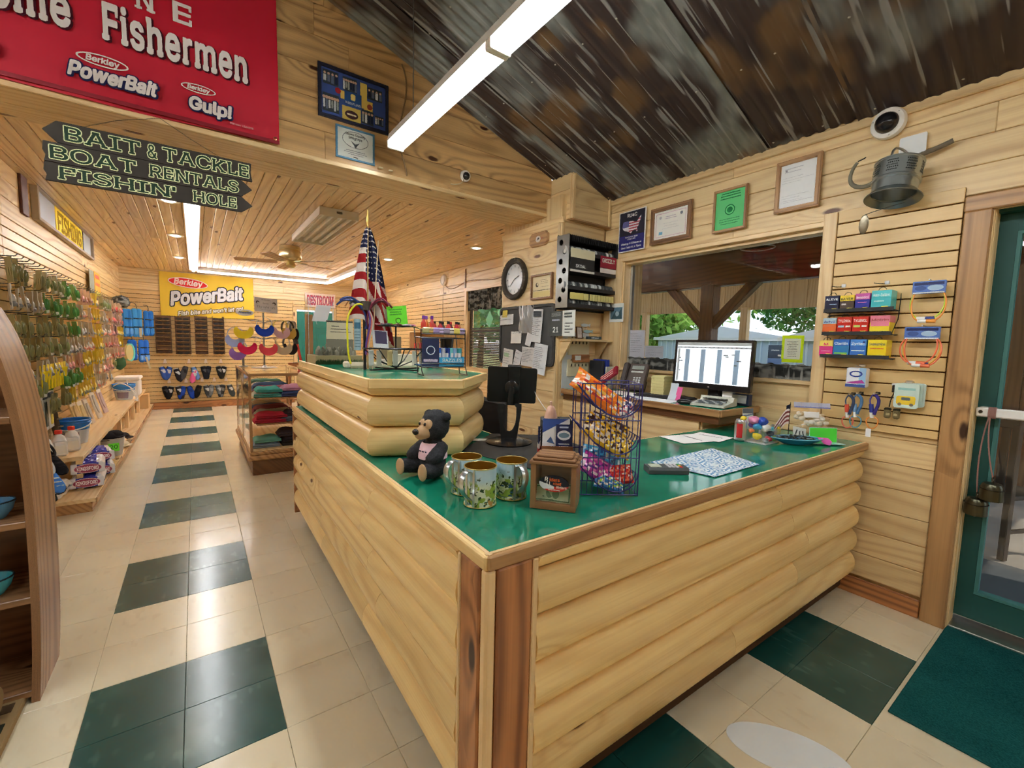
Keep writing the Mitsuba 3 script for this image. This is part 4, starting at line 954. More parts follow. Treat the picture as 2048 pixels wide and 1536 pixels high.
# three-tier blue wire basket with sweets
WB = mat(1.522, -0.667, ZT + 0.002, rz=-33)      # +x along the front, +y away
wb = thing('wire_basket', 'three-tier dark blue wire rack filled with candy bags', 'rack')
NAVY = lin(38, 40, 104)
W_, D_, H_ = 0.205, 0.155, 0.386
def wire(p, r=0.0017): return tube(p, r, 6, col=NAVY)
fr_ = []
for y in (0.0, D_):
    part(wb, 'side_frame', join([wire([(-W_ / 2, y, 0), (-W_ / 2, y, H_ / 2), (-W_ / 2, y, H_)], .0024), wire([(W_ / 2, y, 0), (W_ / 2, y, H_ / 2), (W_ / 2, y, H_)], .0024)] + [wire([(-W_ / 2, y, z), (0, y, z), (W_ / 2, y, z)], .0022) for z in (0.003, .132, .262, H_)]).tf(WB), 'gloss')
    for k in range(11):
        x = -W_ / 2 + W_ * (k + 0.5) / 11
        part(wb, 'wire', wire([(x, y, 0.003), (x, y, H_ / 2), (x, y, H_)], .0014).tf(WB), 'gloss')
part(wb, 'base_frame', join([wire([(s * W_ / 2, 0, z), (s * W_ / 2, D_ / 2, z), (s * W_ / 2, D_, z)]) for s in (-1, 1) for z in (0.003, H_)]).tf(WB), 'gloss')
def tray_path(z0):
    return spline([(-W_ / 2 - .012, 0, z0 + .118), (-W_ / 2 + .03, 0, z0 + .07), (-.02, 0, z0 + .025), (.03, 0, z0 + .010), (.07, 0, z0 + .022), (W_ / 2 - .002, 0, z0 + .070)], 26)
for z0 in (0.003, .134, .262):
    p = tray_path(z0)
    part(wb, 'tier', join([wire(p + np.array([0, y, 0]), .0017 if 0 < y < D_ else .0024) for y in np.linspace(0, D_, 7)] + [wire([p[i], p[i] + np.array([0, D_ / 2, 0]), p[i] + np.array([0, D_, 0])]) for i in (0, 6, 12, 18, 25)]).tf(WB), 'gloss')
def candy(x, y, z, rz, ry, size, cols, seed, label, rx=0):
    """a crimped plastic sweet bag with printed blotches"""
    t = thing('candy_bag', label, 'candy')
    g = np.random.default_rng(seed); w_, h_, th = size
    nu, nv = 15, 11; v, c, f = [], [], []
    pal = [lin(*q) for q in cols]
    def P(a, b, s):
        e = (1 - abs(2 * a - 1) ** 4) * (1 - abs(2 * b - 1) ** 4)
        wob = 0.004 * math.sin(a * 19 + seed) * math.cos(b * 13 + seed)
        return ((a - .5) * w_ * (1 - 0.05 * math.sin(b * PI)), (b - .5) * h_, s * th / 2 * e + wob * e + s * .0006)
    for s in (-1, 1):
        for i in range(nu - 1):
            for j in range(nv - 1):
                q = [P(a / (nu - 1), b / (nv - 1), s) for a, b in ((i, j), (i + 1, j), (i + 1, j + 1), (i, j + 1))]
                if s < 0: q = q[::-1]
                k = int(g.choice(len(pal), p=np.r_[0.5, np.full(len(pal) - 1, 0.5 / (len(pal) - 1))])) if 0 < j < nv - 2 else 0
                v += [q[0], q[1], q[2], q[0], q[2], q[3]]; c += [pal[k]] * 6
    m = Mesh(np.array(v), np.arange(len(v)).reshape(-1, 3), None, np.array(c))
    part(t, 'bag', m.tf(WB @ mat(x, y, z, rz=rz, ry=ry, rx=rx)), 'gloss')
candy(-.030, .05, .345, 0, 35, (.225, .085, .026), [(236, 128, 40), (250, 200, 90), (250, 240, 230), (200, 60, 60)], 1, 'orange and pink candy bag sticking out of the top tier of the blue rack', rx=60)
candy(.012, .09, .322, 0, 30, (.17, .08, .03), [(244, 190, 200), (250, 244, 236), (214, 60, 90), (90, 60, 110)], 2, 'pink and white candy bag lying in the top tier of the blue rack', rx=55)
candy(.045, .06, .295, 0, 10, (.11, .075, .03), [(240, 236, 232), (60, 60, 110), (200, 120, 130)], 3, 'white candy bag with a dark print low in the top tier', rx=50)
candy(-.010, .05, .205, 0, 33, (.17, .09, .03), [(242, 196, 40), (60, 36, 30), (250, 240, 220)], 4, 'yellow and brown candy bag in the middle tier of the blue rack', rx=62)
candy(.022, .10, .215, 0, 24, (.15, .08, .028), [(60, 36, 34), (246, 246, 240), (242, 196, 40)], 5, 'brown and white striped candy bag at the back of the middle tier', rx=60)
candy(.040, .035, .170, 0, 28, (.10, .075, .03), [(248, 210, 60), (240, 236, 226), (70, 46, 40)], 6, 'bright yellow candy bag at the bottom of the middle tier', rx=58)
candy(.000, .11, .100, 0, 12, (.15, .085, .03), [(72, 168, 220), (40, 90, 170), (220, 240, 250)], 7, 'light blue candy bag at the back of the lowest tier', rx=65)
candy(-.015, .05, .075, 0, 30, (.16, .08, .03), [(190, 60, 170), (236, 130, 200), (250, 230, 240), (90, 40, 120)], 8, 'purple candy bag in the lowest tier of the blue rack', rx=58)
candy(.050, .05, .060, 0, -5, (.10, .07, .035), [(206, 40, 40), (250, 220, 210), (240, 120, 90)], 9, 'red candy bag at the end of the lowest tier', rx=55)
candy(.010, .03, .038, 0, 15, (.11, .06, .03), [(60, 130, 200), (180, 220, 80), (250, 240, 240)], 10, 'blue and lime candy bag at the bottom of the lowest tier', rx=50)

# card terminal, placemat, papers
ctm = thing('card_terminal', 'grey hand-held card terminal lying beside the blue wire rack', 'card reader')
TMx = mat(1.955, -0.592, ZT, rz=-34)
part(ctm, 'body', prism([(-.034, 0), (.034, 0), (.036, .016), (.030, .026), (-.030, .026), (-.036, .016)], 0.165, col=lin(70, 76, 80)).tf(TMx), 'paint')
part(ctm, 'screen', box(0.045, 0.044, 0.004, -0.048, 0, 0.027, ch=.001, col=lin(196, 206, 188)).tf(TMx), 'gloss')
for i in range(4):
    for j in range(3): part(ctm, 'key', box(0.011, 0.013, 0.005, 0.008 + .016 * i, -.018 + .018 * j, 0.027, ch=.0015, col=lin(*((196, 200, 206) if i < 3 else [(200, 60, 50), (220, 190, 60), (60, 150, 80)][j]))).tf(TMx), 'paint')
pmx = [(2.02, -0.462), (2.54, -0.455), (2.425, -0.745), (2.06, -0.745)]
def mat_pt(a, b):
    p = (1 - a) * (1 - b) * np.array(pmx[0]) + a * (1 - b) * np.array(pmx[1]) + a * b * np.array(pmx[2]) + (1 - a) * b * np.array(pmx[3])
    return (p[0], p[1], ZT + 0.0012 + 0.004 * max(0, abs(2 * b - 1) - .85))
one('placemat', 'pale blue placemat printed with round medallions on the counter', 'placemat', grid(mat_pt, 14, 10, thick=0.001), 'placemat_print')
for k, (x, y, rz, w_, h_) in enumerate(((2.66, -0.25, -14, .20, .27), (2.80, -0.285, 6, .20, .20))):
    t = thing('paper_sheet', ['white printed sheet on the counter beyond the placemat', 'second white sheet overlapping the sheet nearest the back counter'][k], 'paper')
    mm = mat(x, y, ZT + .001 + k * .0015, rz=rz)
    part(t, 'sheet', grid(lambda a, b: ((a - .5) * h_, (b - .5) * w_, .002 * (a - .5) ** 2), 8, 4, col=lin(238, 240, 240)).tf(mm), 'matte')
    part(t, 'print', box(0.004, w_ * .7, .0006, 0.02, 0, .0016, col=lin(90, 100, 100)).tf(mm), 'matte')

# ---- clutter near the wall
cn = thing('drink_can', 'silver drinks can with red lettering among the small toys on the counter', 'can')
KM = mat(2.876, -0.425, ZT, rz=150)
part(cn, 'can', lathe([(0, 0), (.024, 0), (.031, .008), (.032, .105), (.027, .117), (.026, .120), (.0, .117)], 28, col=lin(206, 210, 214)).tf(KM), 'metal')
part(cn, 'print', lathe([(.0326, .02), (.0326, .10)], 10, col=lin(190, 40, 44), a0=20, a1=75).tf(KM), 'paint')
toys = [('blue', (44, 74, 170), 2.96, -.50, .115, .030), ('pink', (232, 150, 190), 2.935, -.468, .118, .030), ('yellow', (240, 210, 60), 2.885, -.432, .128, .018), ('sky blue', (70, 160, 210), 2.93, -.49, .085, .022),
        ('lemon', (240, 214, 60), 2.915, -.50, .035, .024), ('white', (232, 232, 226), 2.965, -.52, .080, .026), ('orange', (232, 120, 60), 2.90, -.475, .062, .015), ('black', (30, 30, 36), 2.985, -.535, .050, .020), ('red', (196, 50, 60), 2.955, -.54, .022, .020), ('lime', (170, 210, 80), 3.005, -.545, .022, .018), ('violet', (120, 90, 180), 2.945, -.455, .090, .022), ('grey', (150, 156, 160), 2.93, -.535, .018, .017)]
tb = thing('acrylic_bin', 'clear acrylic bin heaped with small coloured toys, beside the can', 'bin')
part(tb, 'wall', join([box(.16, .003, .075, 2.955, -.565, ZT + .04), box(.16, .003, .075, 2.955, -.435, ZT + .04), box(.003, .13, .075, 2.875, -.50, ZT + .04), box(.003, .13, .075, 3.035, -.50, ZT + .04)]), 'clearbag')
part(tb, 'bottom', box(.16, .13, .003, 2.955, -.50, ZT + .0015, col=lin(200, 206, 206)), 'gloss')
for nme, c, x, y, z, r in toys:
    m = ball(r, x, y, ZT + max(z, r * .8), (1, 1.0, .8), 2, lin(*c))
    m.v = m.v + (meshkit.noise(m.v * 60, 3) - .5)[:, None] * .014 * np.array([1, 1, .6])
    one('rubber_toy', f'small {nme} rubber toy in the heap of the acrylic bin', 'toy', m, 'gloss', 'small toys on the counter')
for k, (nme, c) in enumerate((('silver', (190, 192, 194)), ('grey', (150, 156, 156)), ('turquoise', (90, 186, 214)), ('yellow', (244, 216, 40)))):
    x, y = 3.045 + .033 * k, -.455 - .019 * k
    t = thing('pocket_lighter', f'{nme} lighter standing upright behind the blue dish', 'lighter', 'lighters standing in a row')
    part(t, 'tank', box(.024, .012, .066, x, y, ZT + .035, ch=.004, col=lin(*c)), 'gloss')
    part(t, 'cap', box(.02, .012, .014, x, y, ZT + .076, ch=.003, col=lin(196, 198, 200)), 'metal')
ht = thing('handbill', 'grey and white handbill leaning behind the lighters', 'card')
hm = frame((3.0, -.40, ZT + .112), (.8, -.55, 0), (.05, .08, 1))
part(ht, 'card', poly(rrect(.062, .12), .002, col=lin(214, 216, 204)).tf(hm), 'paint')
part(ht, 'print', join([poly(rrect(.062, .03, 0, 0, .045), .0006, z=.002, col=lin(84, 92, 100)), poly(sg.Polygon([(-.031, .02), (.031, .03), (.031, .022), (-.031, .008)]), .0006, z=.002, col=lin(110, 124, 140))]).tf(hm), 'paint')
fs = thing('stick_flag', 'small stars and stripes stick flag among the counter clutter', 'flag')
fp = np.array([3.19, -.545, ZT])
part(fs, 'stick', tube([fp, fp + (0, 0, .1), fp + (0, 0, .215)], .0022, 6, col=lin(50, 40, 30)), 'paint')
for k in range(7):
    part(fs, 'stripe', grid(lambda a, b: fp + np.array([-.055 * a - .004, .06 * a, .165 - .095 * a * (0.3 + a) + .012 - .0125 * (k + b) + .006 * math.sin(a * 7)]), 9, 2, col=lin(*((120, 60, 56) if k % 2 else (232, 220, 214)))), 'matte')
part(fs, 'canton', grid(lambda a, b: fp + np.array([-.016 * a + .001, .016 * a - .002, .205 - .07 * b - .01 * a]), 4, 5, col=lin(30, 34, 52)), 'matte')
cdp = thing('price_card', 'folded white card with small black pictures behind the blue dish', 'card')
cm_ = frame((3.20, -.60, ZT + .038), (.75, -.62, -.2), (.1, .1, 1))
part(cdp, 'card', poly(rrect(.075, .072), .0015, col=lin(226, 230, 224)).tf(cm_), 'paint')
part(cdp, 'print', join([poly(rrect(.006, .03, 0, -.02 + .02 * k, 0), .0006, z=.0015, col=lin(46, 50, 56)).at(rz=-20 + 15 * k) for k in range(3)]).tf(cm_), 'paint')
ds = thing('blue_dish', 'light blue boat-shaped dish of black beads near the wall', 'dish')
DM = mat(3.075, -0.635, ZT, rz=-38)
sx_, sy_ = 1.65, 0.95
dish = lathe([(0, .002), (.05, .002), (.085, .022), (.092, .030), (.086, .029), (.05, .010), (0, .008)], 36, 50, col=lin(46, 122, 160))
part(ds, 'bowl', dish.tf(DM @ np.diag([sx_ * .88, sy_ * .8, 1.15, 1])), 'gloss')
part(ds, 'rim', tube([(.092 * sx_ * .88 * math.cos(a), .092 * sy_ * .8 * math.sin(a), .0345) for a in np.linspace(0, 2 * PI, 40, endpoint=False)], .0028, 6, col=lin(120, 196, 222), closed=True).tf(DM), 'gloss')
r_ = random.Random(8)
bd = []
for k in range(120):
    a, q = r_.uniform(0, 2 * PI), math.sqrt(r_.random())
    bd.append(ball(r_.uniform(.005, .008), .10 * q * math.cos(a), .052 * q * math.sin(a), .026 + .022 * (1 - q) + r_.uniform(0, .008), (1, .7, .5), 1, lin(*((22, 26, 26) if r_.random() < .8 else (120, 130, 126)))))
one('black_beads', 'heap of shiny black beads in the blue dish', 'beads', join(bd).tf(DM), 'gloss', kind='stuff')
one('pink_tag', 'pink price tag hanging over the end of the blue dish', 'tag', poly(sg.Polygon([(-.035, .02), (.03, .022), (.042, 0), (.02, -.026), (-.01, -.02)]), .001, col=lin(236, 110, 200)).tf(frame((3.175, -.735, ZT + .024), (.8, -.6, -.1), (.35, .45, .6))), 'paint')
gs = thing('green_card', 'bright green card in a clear stand on the counter against the wall', 'card')
gm = frame((3.238, -.705, ZT + .046), (.112, -.09, 0), (.03, .06, 1))
part(gs, 'card', poly(rrect(.145, .078, .004), .0015, col=lin(84, 230, 70)).tf(gm), 'paint')
part(gs, 'stand', join([poly(rrect(.15, .084), .0015, z=-.002), box(.17, .004, .06, 0, -.043, .025)]).col(lin(176, 226, 226)).tf(gm), 'gloss')
zb = thing('zip_bag', 'clear zip bag of tan snack bags with a white label, behind the green card', 'bag')
zm = frame((3.35, -.60, ZT + .125), (.62, -.72, 0), (.10, .10, 1))
part(zb, 'film', grid(lambda a, b: ((a - .5) * .19 * (1.05 - .1 * b), (b - .5) * .17, .022 * math.sin(PI * min(1, b * 1.6)) * math.sin(PI * a) + .004 * math.sin(11 * a + 5 * b)), 14, 12, col=lin(206, 210, 222)).tf(zm), 'clearbag')
part(zb, 'zip', poly(rrect(.19, .007), .0015, col=lin(120, 130, 190)).tf(zm @ mat(0, .055, .008)), 'gloss')
part(zb, 'top_band', grid(lambda a, b: ((a - .5) * .19, .058 + b * .026, .004 * math.sin(a * 14)), 14, 3, col=lin(190, 194, 216)).tf(zm), 'gloss')
part(zb, 'label', poly(rrect(.078, .034), .001, col=lin(246, 246, 246)).tf(zm @ mat(-.01, .012, .026)), 'paint')
r_ = random.Random(15)
part(zb, 'contents', join([ball(r_.uniform(.012, .02), r_.uniform(-.078, .078), r_.uniform(-.078, .022), r_.uniform(-.006, .012), (1, .8, .5), 1, lin(*r_.choice([(214, 190, 150), (232, 222, 200), (190, 160, 120), (240, 236, 226)]))) for _ in range(46)]).tf(zm), 'matte', kind='stuff')
# ================================================================ on the right wall
def framed(key, fr, w, h, fw, fd, wood_, sheet_col, prints, glass=False):
    """picture frame of four mitred bars with a sheet; prints: list of meshes in the picture's own axes"""
    for k, (x, y, L, rz) in enumerate(((0, h / 2 - fw / 2, w, 0), (0, -h / 2 + fw / 2, w, 180), (-w / 2 + fw / 2, 0, h, 90), (w / 2 - fw / 2, 0, h, 270))):
        tz = sg.Polygon([(-L / 2, fw / 2), (L / 2, fw / 2), (L / 2 - fw, -fw / 2), (-L / 2 + fw, -fw / 2)])
        m = poly(tz, fd * .8) + poly(sg.Polygon([(-L / 2 + fw * .2, fw / 2 * .6), (L / 2 - fw * .2, fw / 2 * .6), (L / 2 - fw * .9, -fw / 2 * .8), (-L / 2 + fw * .9, -fw / 2 * .8)]), fd * .2, z=fd * .8)
        part(key, 'frame_bar', m.at(x, y, 0, rz=rz).tf(fr), wood_ if isinstance(wood_, str) else 'paint') if isinstance(wood_, str) else part(key, 'frame_bar', m.col(wood_).at(x, y, 0, rz=rz).tf(fr), 'paint')
    part(key, 'sheet', box(w - 2 * fw + .002, h - 2 * fw + .002, .002, 0, 0, fd * .35, col=sheet_col).tf(fr), 'paint')
    if prints: part(key, 'print', join(prints).at(0, 0, fd * .35 + .001).tf(fr), 'matte')
def lines(x0, x1, ys, h=.003, col=(110, 114, 118), seed=1, center=False):
    r = random.Random(seed); out = []
    for y in ys:
        L = (x1 - x0) * r.uniform(.55, 1.0)
        xm = (x0 + x1) / 2 if center else x0 + L / 2
        out.append(poly(rrect(L, h, 0, xm, y), .0005, col=lin(*col)))
    return out
XO = 0.018   # the planks' face
t = thing('wall_sign', 'dark blue sign reading RU4C with a flag-striped map, near the ceiling by the pier', 'sign')
fr = right_wall(0.922, 2.412, XO)
part(t, 'board', box(.285, .345, .008, 0, 0, .004, ch=.002, col=lin(238, 240, 242)).tf(fr), 'paint')
part(t, 'panel', join([box(.268, .20, .001, 0, .064, .0085, col=lin(22, 24, 44)), box(.268, .128, .001, 0, -.10, .0085, col=lin(30, 30, 104))]).tf(fr), 'paint')
us = sg.Polygon([(-.095, .03), (-.085, .05), (-.02, .046), (.01, .043), (.03, .032), (.05, .03), (.07, .055), (.092, .075), (.085, .04), (.072, .02), (.068, -.005), (.055, -.02), (.062, -.045), (.052, -.048), (.042, -.03), (.01, -.034), (-.008, -.058), (-.025, -.04), (-.05, -.03), (-.078, -.022), (-.098, .0)])
um = [poly(us, .0008, col=lin(226, 222, 232))]
for k in range(6): um.append(poly(us.intersection(sg.box(-.03, -.06 + .021 * k, .12, -.05 + .021 * k)), .0012, col=lin(178, 70, 86)))
um.append(poly(us.intersection(sg.box(-.12, .0, -.03, .08)), .0014, col=lin(96, 96, 150)))
part(t, 'map', join(um).at(0, .035, .0088, sc=1.05).tf(fr), 'matte')
part(t, 'lettering', join([poly(text('RU4C', .028), .001).at(0, .118), poly(text('MOUNTAIN VIEW', .011, .13), .001).at(0, -.056), poly(text('CHAPTER', .011, .085), .001).at(0, -.074), poly(text('Making A Difference', .016, .215), .001).at(0, -.112), poly(text('One Child At A Time', .016, .215), .001).at(0, -.145)]).at(0, 0, .0088).col(lin(240, 240, 244)).tf(fr), 'matte')
t = thing('picture_frame', 'framed cream certificate in a wide walnut frame above the window', 'picture frame')
framed(t, right_wall(.537, 2.395, XO), .37, .285, .034, .022, 'wood_walnut', lin(236, 236, 230),
       [poly(rrect(.27, .185).difference(rrect(.262, .177)), .0005, col=lin(212, 180, 196)), poly(sg.Point(-.095, .06).buffer(.012, 8), .0005, col=lin(190, 190, 196)), poly(sg.Point(.095, .065).buffer(.012, 8), .0005, col=lin(120, 128, 140)), poly(rrect(.032, .024, 0, -.088, -.062), .0005, col=lin(110, 170, 200))] + lines(-.07, .07, [.06, .045], .004, (186, 180, 196), 3, True) + lines(-.10, .10, [.01, -.01, -.03], .002, (196, 200, 204), 4, True))
t = thing('picture_frame', 'framed bright green certificate above the window', 'picture frame')
framed(t, right_wall(.058, 2.394, XO), .242, .295, .017, .020, 'wood_trim', lin(92, 196, 120),
       [poly(sg.Point(0, .0).buffer(.036, 16).difference(sg.Point(0, 0).buffer(.030, 16)), .0005, col=lin(30, 110, 62)), poly(sg.Point(0, .0).buffer(.020, 10), .0005, col=lin(40, 122, 70))] + lines(-.08, .08, [.115, .098, .080], .006, (34, 110, 66), 5, True) + lines(-.08, .08, [-.062, -.078, -.094], .003, (40, 120, 74), 6, True))
t = thing('picture_frame', 'framed white letter beneath the ceiling, beside the hanging tin strainer', 'picture frame')
framed(t, right_wall(-.37, 2.452, XO), .255, .315, .026, .022, 'wood_trim', lin(232, 236, 238),
       lines(-.08, .07, [.105, .085], .003, (176, 182, 190), 7) + lines(-.09, .09, [.05, .035, .02, -.06, -.075, -.09, -.1], .002, (196, 200, 206), 8) + [poly(sg.Point(-.07, .095).buffer(.007, 8), .0005, col=lin(150, 150, 160))])
# security domes
def dome(key, fr, R, bracket=False):
    part(key, 'housing', lathe([(0, 0), (R, 0), (R, R * .22), (R * .93, R * .42), (R * .70, R * .52), (0, R * .52)], 40, 30, col=lin(238, 238, 234)).tf(fr), 'paint')
    part(key, 'bubble', lathe([(R * .68, R * .50), (R * .62, R * .74), (R * .48, R * .92), (R * .26, R * 1.04), (0, R * 1.08)], 32, 60, col=lin(16, 17, 22)).tf(fr), 'gloss', label='dark glassy bubble')
    for a in (40, 160, 280): part(key, 'screw', ball(R * .035, R * .82 * math.cos(math.radians(a)), R * .82 * math.sin(math.radians(a)), R * .47, sub=1).col(lin(120, 120, 120)).tf(fr), 'metal')
t = thing('security_camera', 'large white dome camera with a dark bubble near the iron ceiling', 'camera')
dome(t, right_wall(-.80, 2.652, XO) @ mat(rx=8), .078)
t = thing('security_camera', 'small white dome camera on the gable boards above the opening', 'camera')
dome(t, gable_wall(2.13, 2.705, .014) @ mat(rx=14), .042)
part(t, 'cable', tube(spline([(2.115, 1.45, 2.69), (2.10, 1.44, 2.65), (2.06, 1.44, 2.625), (2.0, 1.445, 2.615)], 14), .0035, 6, col=lin(190, 176, 140)), 'paint')
one('wall_plate', 'blank white cover plate screwed to the wall behind the tin strainer', 'cover plate', poly(rrect(.11, .108, .008), .006, col=lin(226, 230, 230)).tf(right_wall(-.91, 2.50, XO) @ mat(rz=0)), 'paint')
# tin strainer hung from a hooked wooden handle
st = thing('tin_strainer', 'perforated tin strainer hanging from a grey hook on the wall', 'strainer')
SMt = frame((3.335, -.885, 2.21), (0.0, -1, -.03), (.98, 0, -.2))      # its axis tips towards the room
RS = .098
holes = []
part(st, 'body', lathe([(RS * .95, .03), (RS * .96, .075), (RS * 1.03, .08), (RS * 1.03, .088), (RS * .99, .094), (RS * 1.02, .175), (RS * 1.05, .178), (RS * 1.05, .184), (RS * .98, .180), (RS * .93, .03)], 48, 25, col=lin(176, 184, 184)).tf(SMt), 'metal')
part(st, 'flange', lathe([(RS * .95, .03), (RS * 1.16, .004), (RS * 1.22, .0), (RS * 1.20, -.004), (RS * .93, .022)], 48, 30, col=lin(120, 130, 132)).tf(SMt), 'metal')
dots = []
for grp in range(8):
    for i in range(6):
        for j in range(5):
            a = math.radians(grp * 45 + (i - 2.5) * 4.4 + (2.2 if j % 2 else 0)); z = .110 + .0125 * j
            rr = RS * (1.0 + .0004 * j) + .0005 + (z - .094) * .035
            dots.append(cyl(.0030, .0008, 6, lin(44, 50, 52)).tf(frame((rr * math.cos(a), rr * math.sin(a), z), (-math.sin(a), math.cos(a), 0), (0, 0, 1))))
part(st, 'perforation', join(dots).tf(SMt), 'matte', kind='stuff')
part(st, 'bail', tube(spline([(3.335, -.862, 2.36), (3.37, -.855, 2.44), (3.41, -.865, 2.485), (3.44, -.89, 2.47), (3.45, -.905, 2.43)], 20), .006, 8, col=lin(186, 188, 186)), 'metal')
part(st, 'stick', tube(spline([(3.40, -.80, 2.33), (3.43, -.88, 2.405), (3.45, -.98, 2.44), (3.46, -1.07, 2.468)], 18), [.012] * 18, 8, col=lin(112, 104, 88)), 'matte')
part(st, 'hook', tube(spline([(3.37, -.79, 2.325), (3.37, -.73, 2.315), (3.37, -.688, 2.345), (3.37, -.683, 2.40), (3.37, -.708, 2.45)], 18), np.linspace(.013, .008, 18), 8, col=lin(120, 116, 100)), 'matte')
part(st, 'nail', tube([(3.36, -.712, 2.452), (3.37, -.735, 2.462), (3.38, -.74, 2.47)], .003, 6, col=lin(60, 60, 60)), 'metal')
part(st, 'lure_blade', ball(.03, sub=2, sc=(.72, 1.7, .14)).col(lin(136, 130, 112)).tf(frame((3.33, -.775, 2.10), (.05, -1, 0), (-.1, -.05, 1))), 'metal')
part(st, 'wire', tube(spline([(3.33, -.775, 2.15), (3.34, -.83, 2.165), (3.36, -.93, 2.185)], 10), .0018, 5, col=lin(70, 70, 66)), 'metal')

# small card and box rack on the slat wall
rk = thing('wire_rack', 'black wire rack of medicine boxes on the small slat wall', 'rack')
BKW = lin(30, 30, 32)
for y in (-.605, -.925): part(rk, 'upright', tube([(3.485, y, 1.34), (3.485, y, 1.55), (3.485, y, 1.775)], .003, 6, col=BKW), 'paint')
for y in (-.605, -.925): part(rk, 'side_wire', join([tube([(3.485, y, z), (3.44, y, z - .004), (3.38, y, z)], .0025, 6, col=BKW) for z in (1.645, 1.515, 1.385)] + [tube([(3.485, y, 1.76), (3.47, y, 1.60), (3.38, y, 1.515)], .002, 6, col=BKW)]), 'paint')
for z in (1.645, 1.515, 1.385):
    part(rk, 'shelf', join([tube([(x, -.605, z), (x, -.765, z), (x, -.925, z)], .0022, 6, col=BKW) for x in np.linspace(3.38, 3.48, 5)] + [box(.002, .32, .02, 3.377, -.765, z + .006, col=BKW)]), 'paint')
for y in (-.66, -.86): part(rk, 'hanger', join([tube(spline([(3.49, y, 1.80), (3.46, y + .03, 1.795), (3.45, y + .05, 1.80)], 8), .0022, 6, col=BKW), box(.012, .022, .02, 3.482, y, 1.80, ch=.003, col=lin(220, 222, 222))]), 'paint')
def carton(y, z, w, h, d, top, base, label, word=None, wc=(255, 255, 255), extra=(), x=3.378):
    t = thing('medicine_box', label, 'box', 'medicine boxes on the black wire rack')
    fr = frame((x + d, y, z), (0, -1, 0), (0, 0, 1))
    part(t, 'carton', join([box(w - .003, h * .62, d, 0, h * .31, d / 2, ch=.001, col=lin(*base)), box(w - .003, h * .38, d, 0, h * .81, d / 2, ch=.001, col=lin(*top))]).tf(fr), 'gloss')
    pr_ = [poly(rrect(w * .34, h * .09, .0, w * .20, h * .10), .0006, z=d, col=lin(240, 222, 90))]
    if word: pr_.append(poly(text(word, h * .15, min(w * .82, .012 * len(word) + .01)), .0006, z=d, col=lin(*wc)).at(0, h * .68))
    pr_ += [poly(rrect(w * a, h * b, 0, w * c, h * e), .0006, z=d, col=lin(*q)) for a, b, c, e, q in extra]
    part(t, 'print', join(pr_).tf(fr), 'paint')
    part(t, 'hang_hook', tube(spline([(x + .012, y + .016, z + h - .004), (x + .010, y + .008, z + h + .014), (x + .012, y - .006, z + h + .016), (x + .02, y - .014, z + h + .004)], 10), .0015, 5, col=BKW), 'paint')
R1, R2, R3 = 1.651, 1.521, 1.391
carton(-.642, R1, .072, .085, .085, (24, 34, 70), (18, 26, 60), 'dark navy medicine box, first in the top row of the rack', 'ALEVE', (230, 236, 240), [(.5, .05, .1, .42, (150, 180, 210))])
carton(-.715, R1, .070, .082, .085, (238, 212, 70), (74, 62, 60), 'brown medicine box with a yellow top band, in the top row', 'BAYER', (40, 36, 30), [(.3, .12, -.2, .40, (200, 196, 196))])
carton(-.786, R1, .068, .088, .085, (200, 92, 170), (44, 50, 150), 'magenta and blue medicine box in the top row', 'Benadryl', (250, 226, 240), [(.6, .04, 0, .44, (220, 120, 190))])
carton(-.868, R1, .088, .098, .092, (88, 206, 214), (70, 190, 200), 'large turquoise medicine box at the end of the top row', 'Alka-Seltzer', (226, 248, 248), [(.5, .05, -.1, .42, (200, 240, 240))])
carton(-.640, R2, .070, .088, .085, (176, 200, 214), (232, 112, 62), 'pale blue and orange medicine box, first in the middle row', 'Advil', (70, 90, 150), [(.7, .05, 0, .48, (220, 120, 90))])
carton(-.712, R2, .072, .092, .085, (206, 60, 50), (196, 42, 38), 'red medicine box with a pale blue patch in the middle row', 'TYLENOL', (250, 240, 236), [(.4, .12, -.2, .42, (170, 200, 226)), (.3, .1, .25, .42, (240, 236, 230))])
carton(-.786, R2, .074, .092, .085, (206, 54, 48), (204, 46, 40), 'red medicine box with a lime patch in the middle row', 'TYLENOL', (250, 240, 236), [(.4, .12, -.2, .42, (190, 214, 110)), (.3, .1, .25, .42, (240, 236, 230))])
carton(-.872, R2, .088, .094, .092, (226, 130, 150), (246, 220, 60), 'pink and yellow medicine box at the end of the middle row', 'Motrin', (150, 60, 60), [(.9, .3, 0, .55, (226, 130, 150))])
carton(-.632, R3, .070, .090, .085, (244, 216, 110), (226, 70, 140), 'pink medicine box with a big letter M, first in the bottom row', 'M', (220, 50, 110), [(.6, .05, 0, .32, (240, 150, 190))])
carton(-.706, R3, .078, .096, .085, (52, 110, 196), (50, 130, 190), 'blue medicine box with a green edge in the bottom row', 'Claritin', (226, 240, 250), [(.8, .1, 0, .18, (120, 190, 90))])
carton(-.786, R3, .076, .096, .085, (74, 140, 220), (60, 120, 206), 'light blue medicine box with a round spot in the bottom row', 'Zyrtec', (236, 244, 252), [(.14, .12, .34, .84, (30, 60, 130)), (.8, .05, 0, .35, (226, 236, 246))])
carton(-.870, R3, .084, .094, .092, (250, 226, 60), (246, 216, 40), 'yellow medicine box at the end of the bottom row', 'Dramamine', (40, 46, 90), [(.7, .04, 0, .50, (220, 90, 60))])
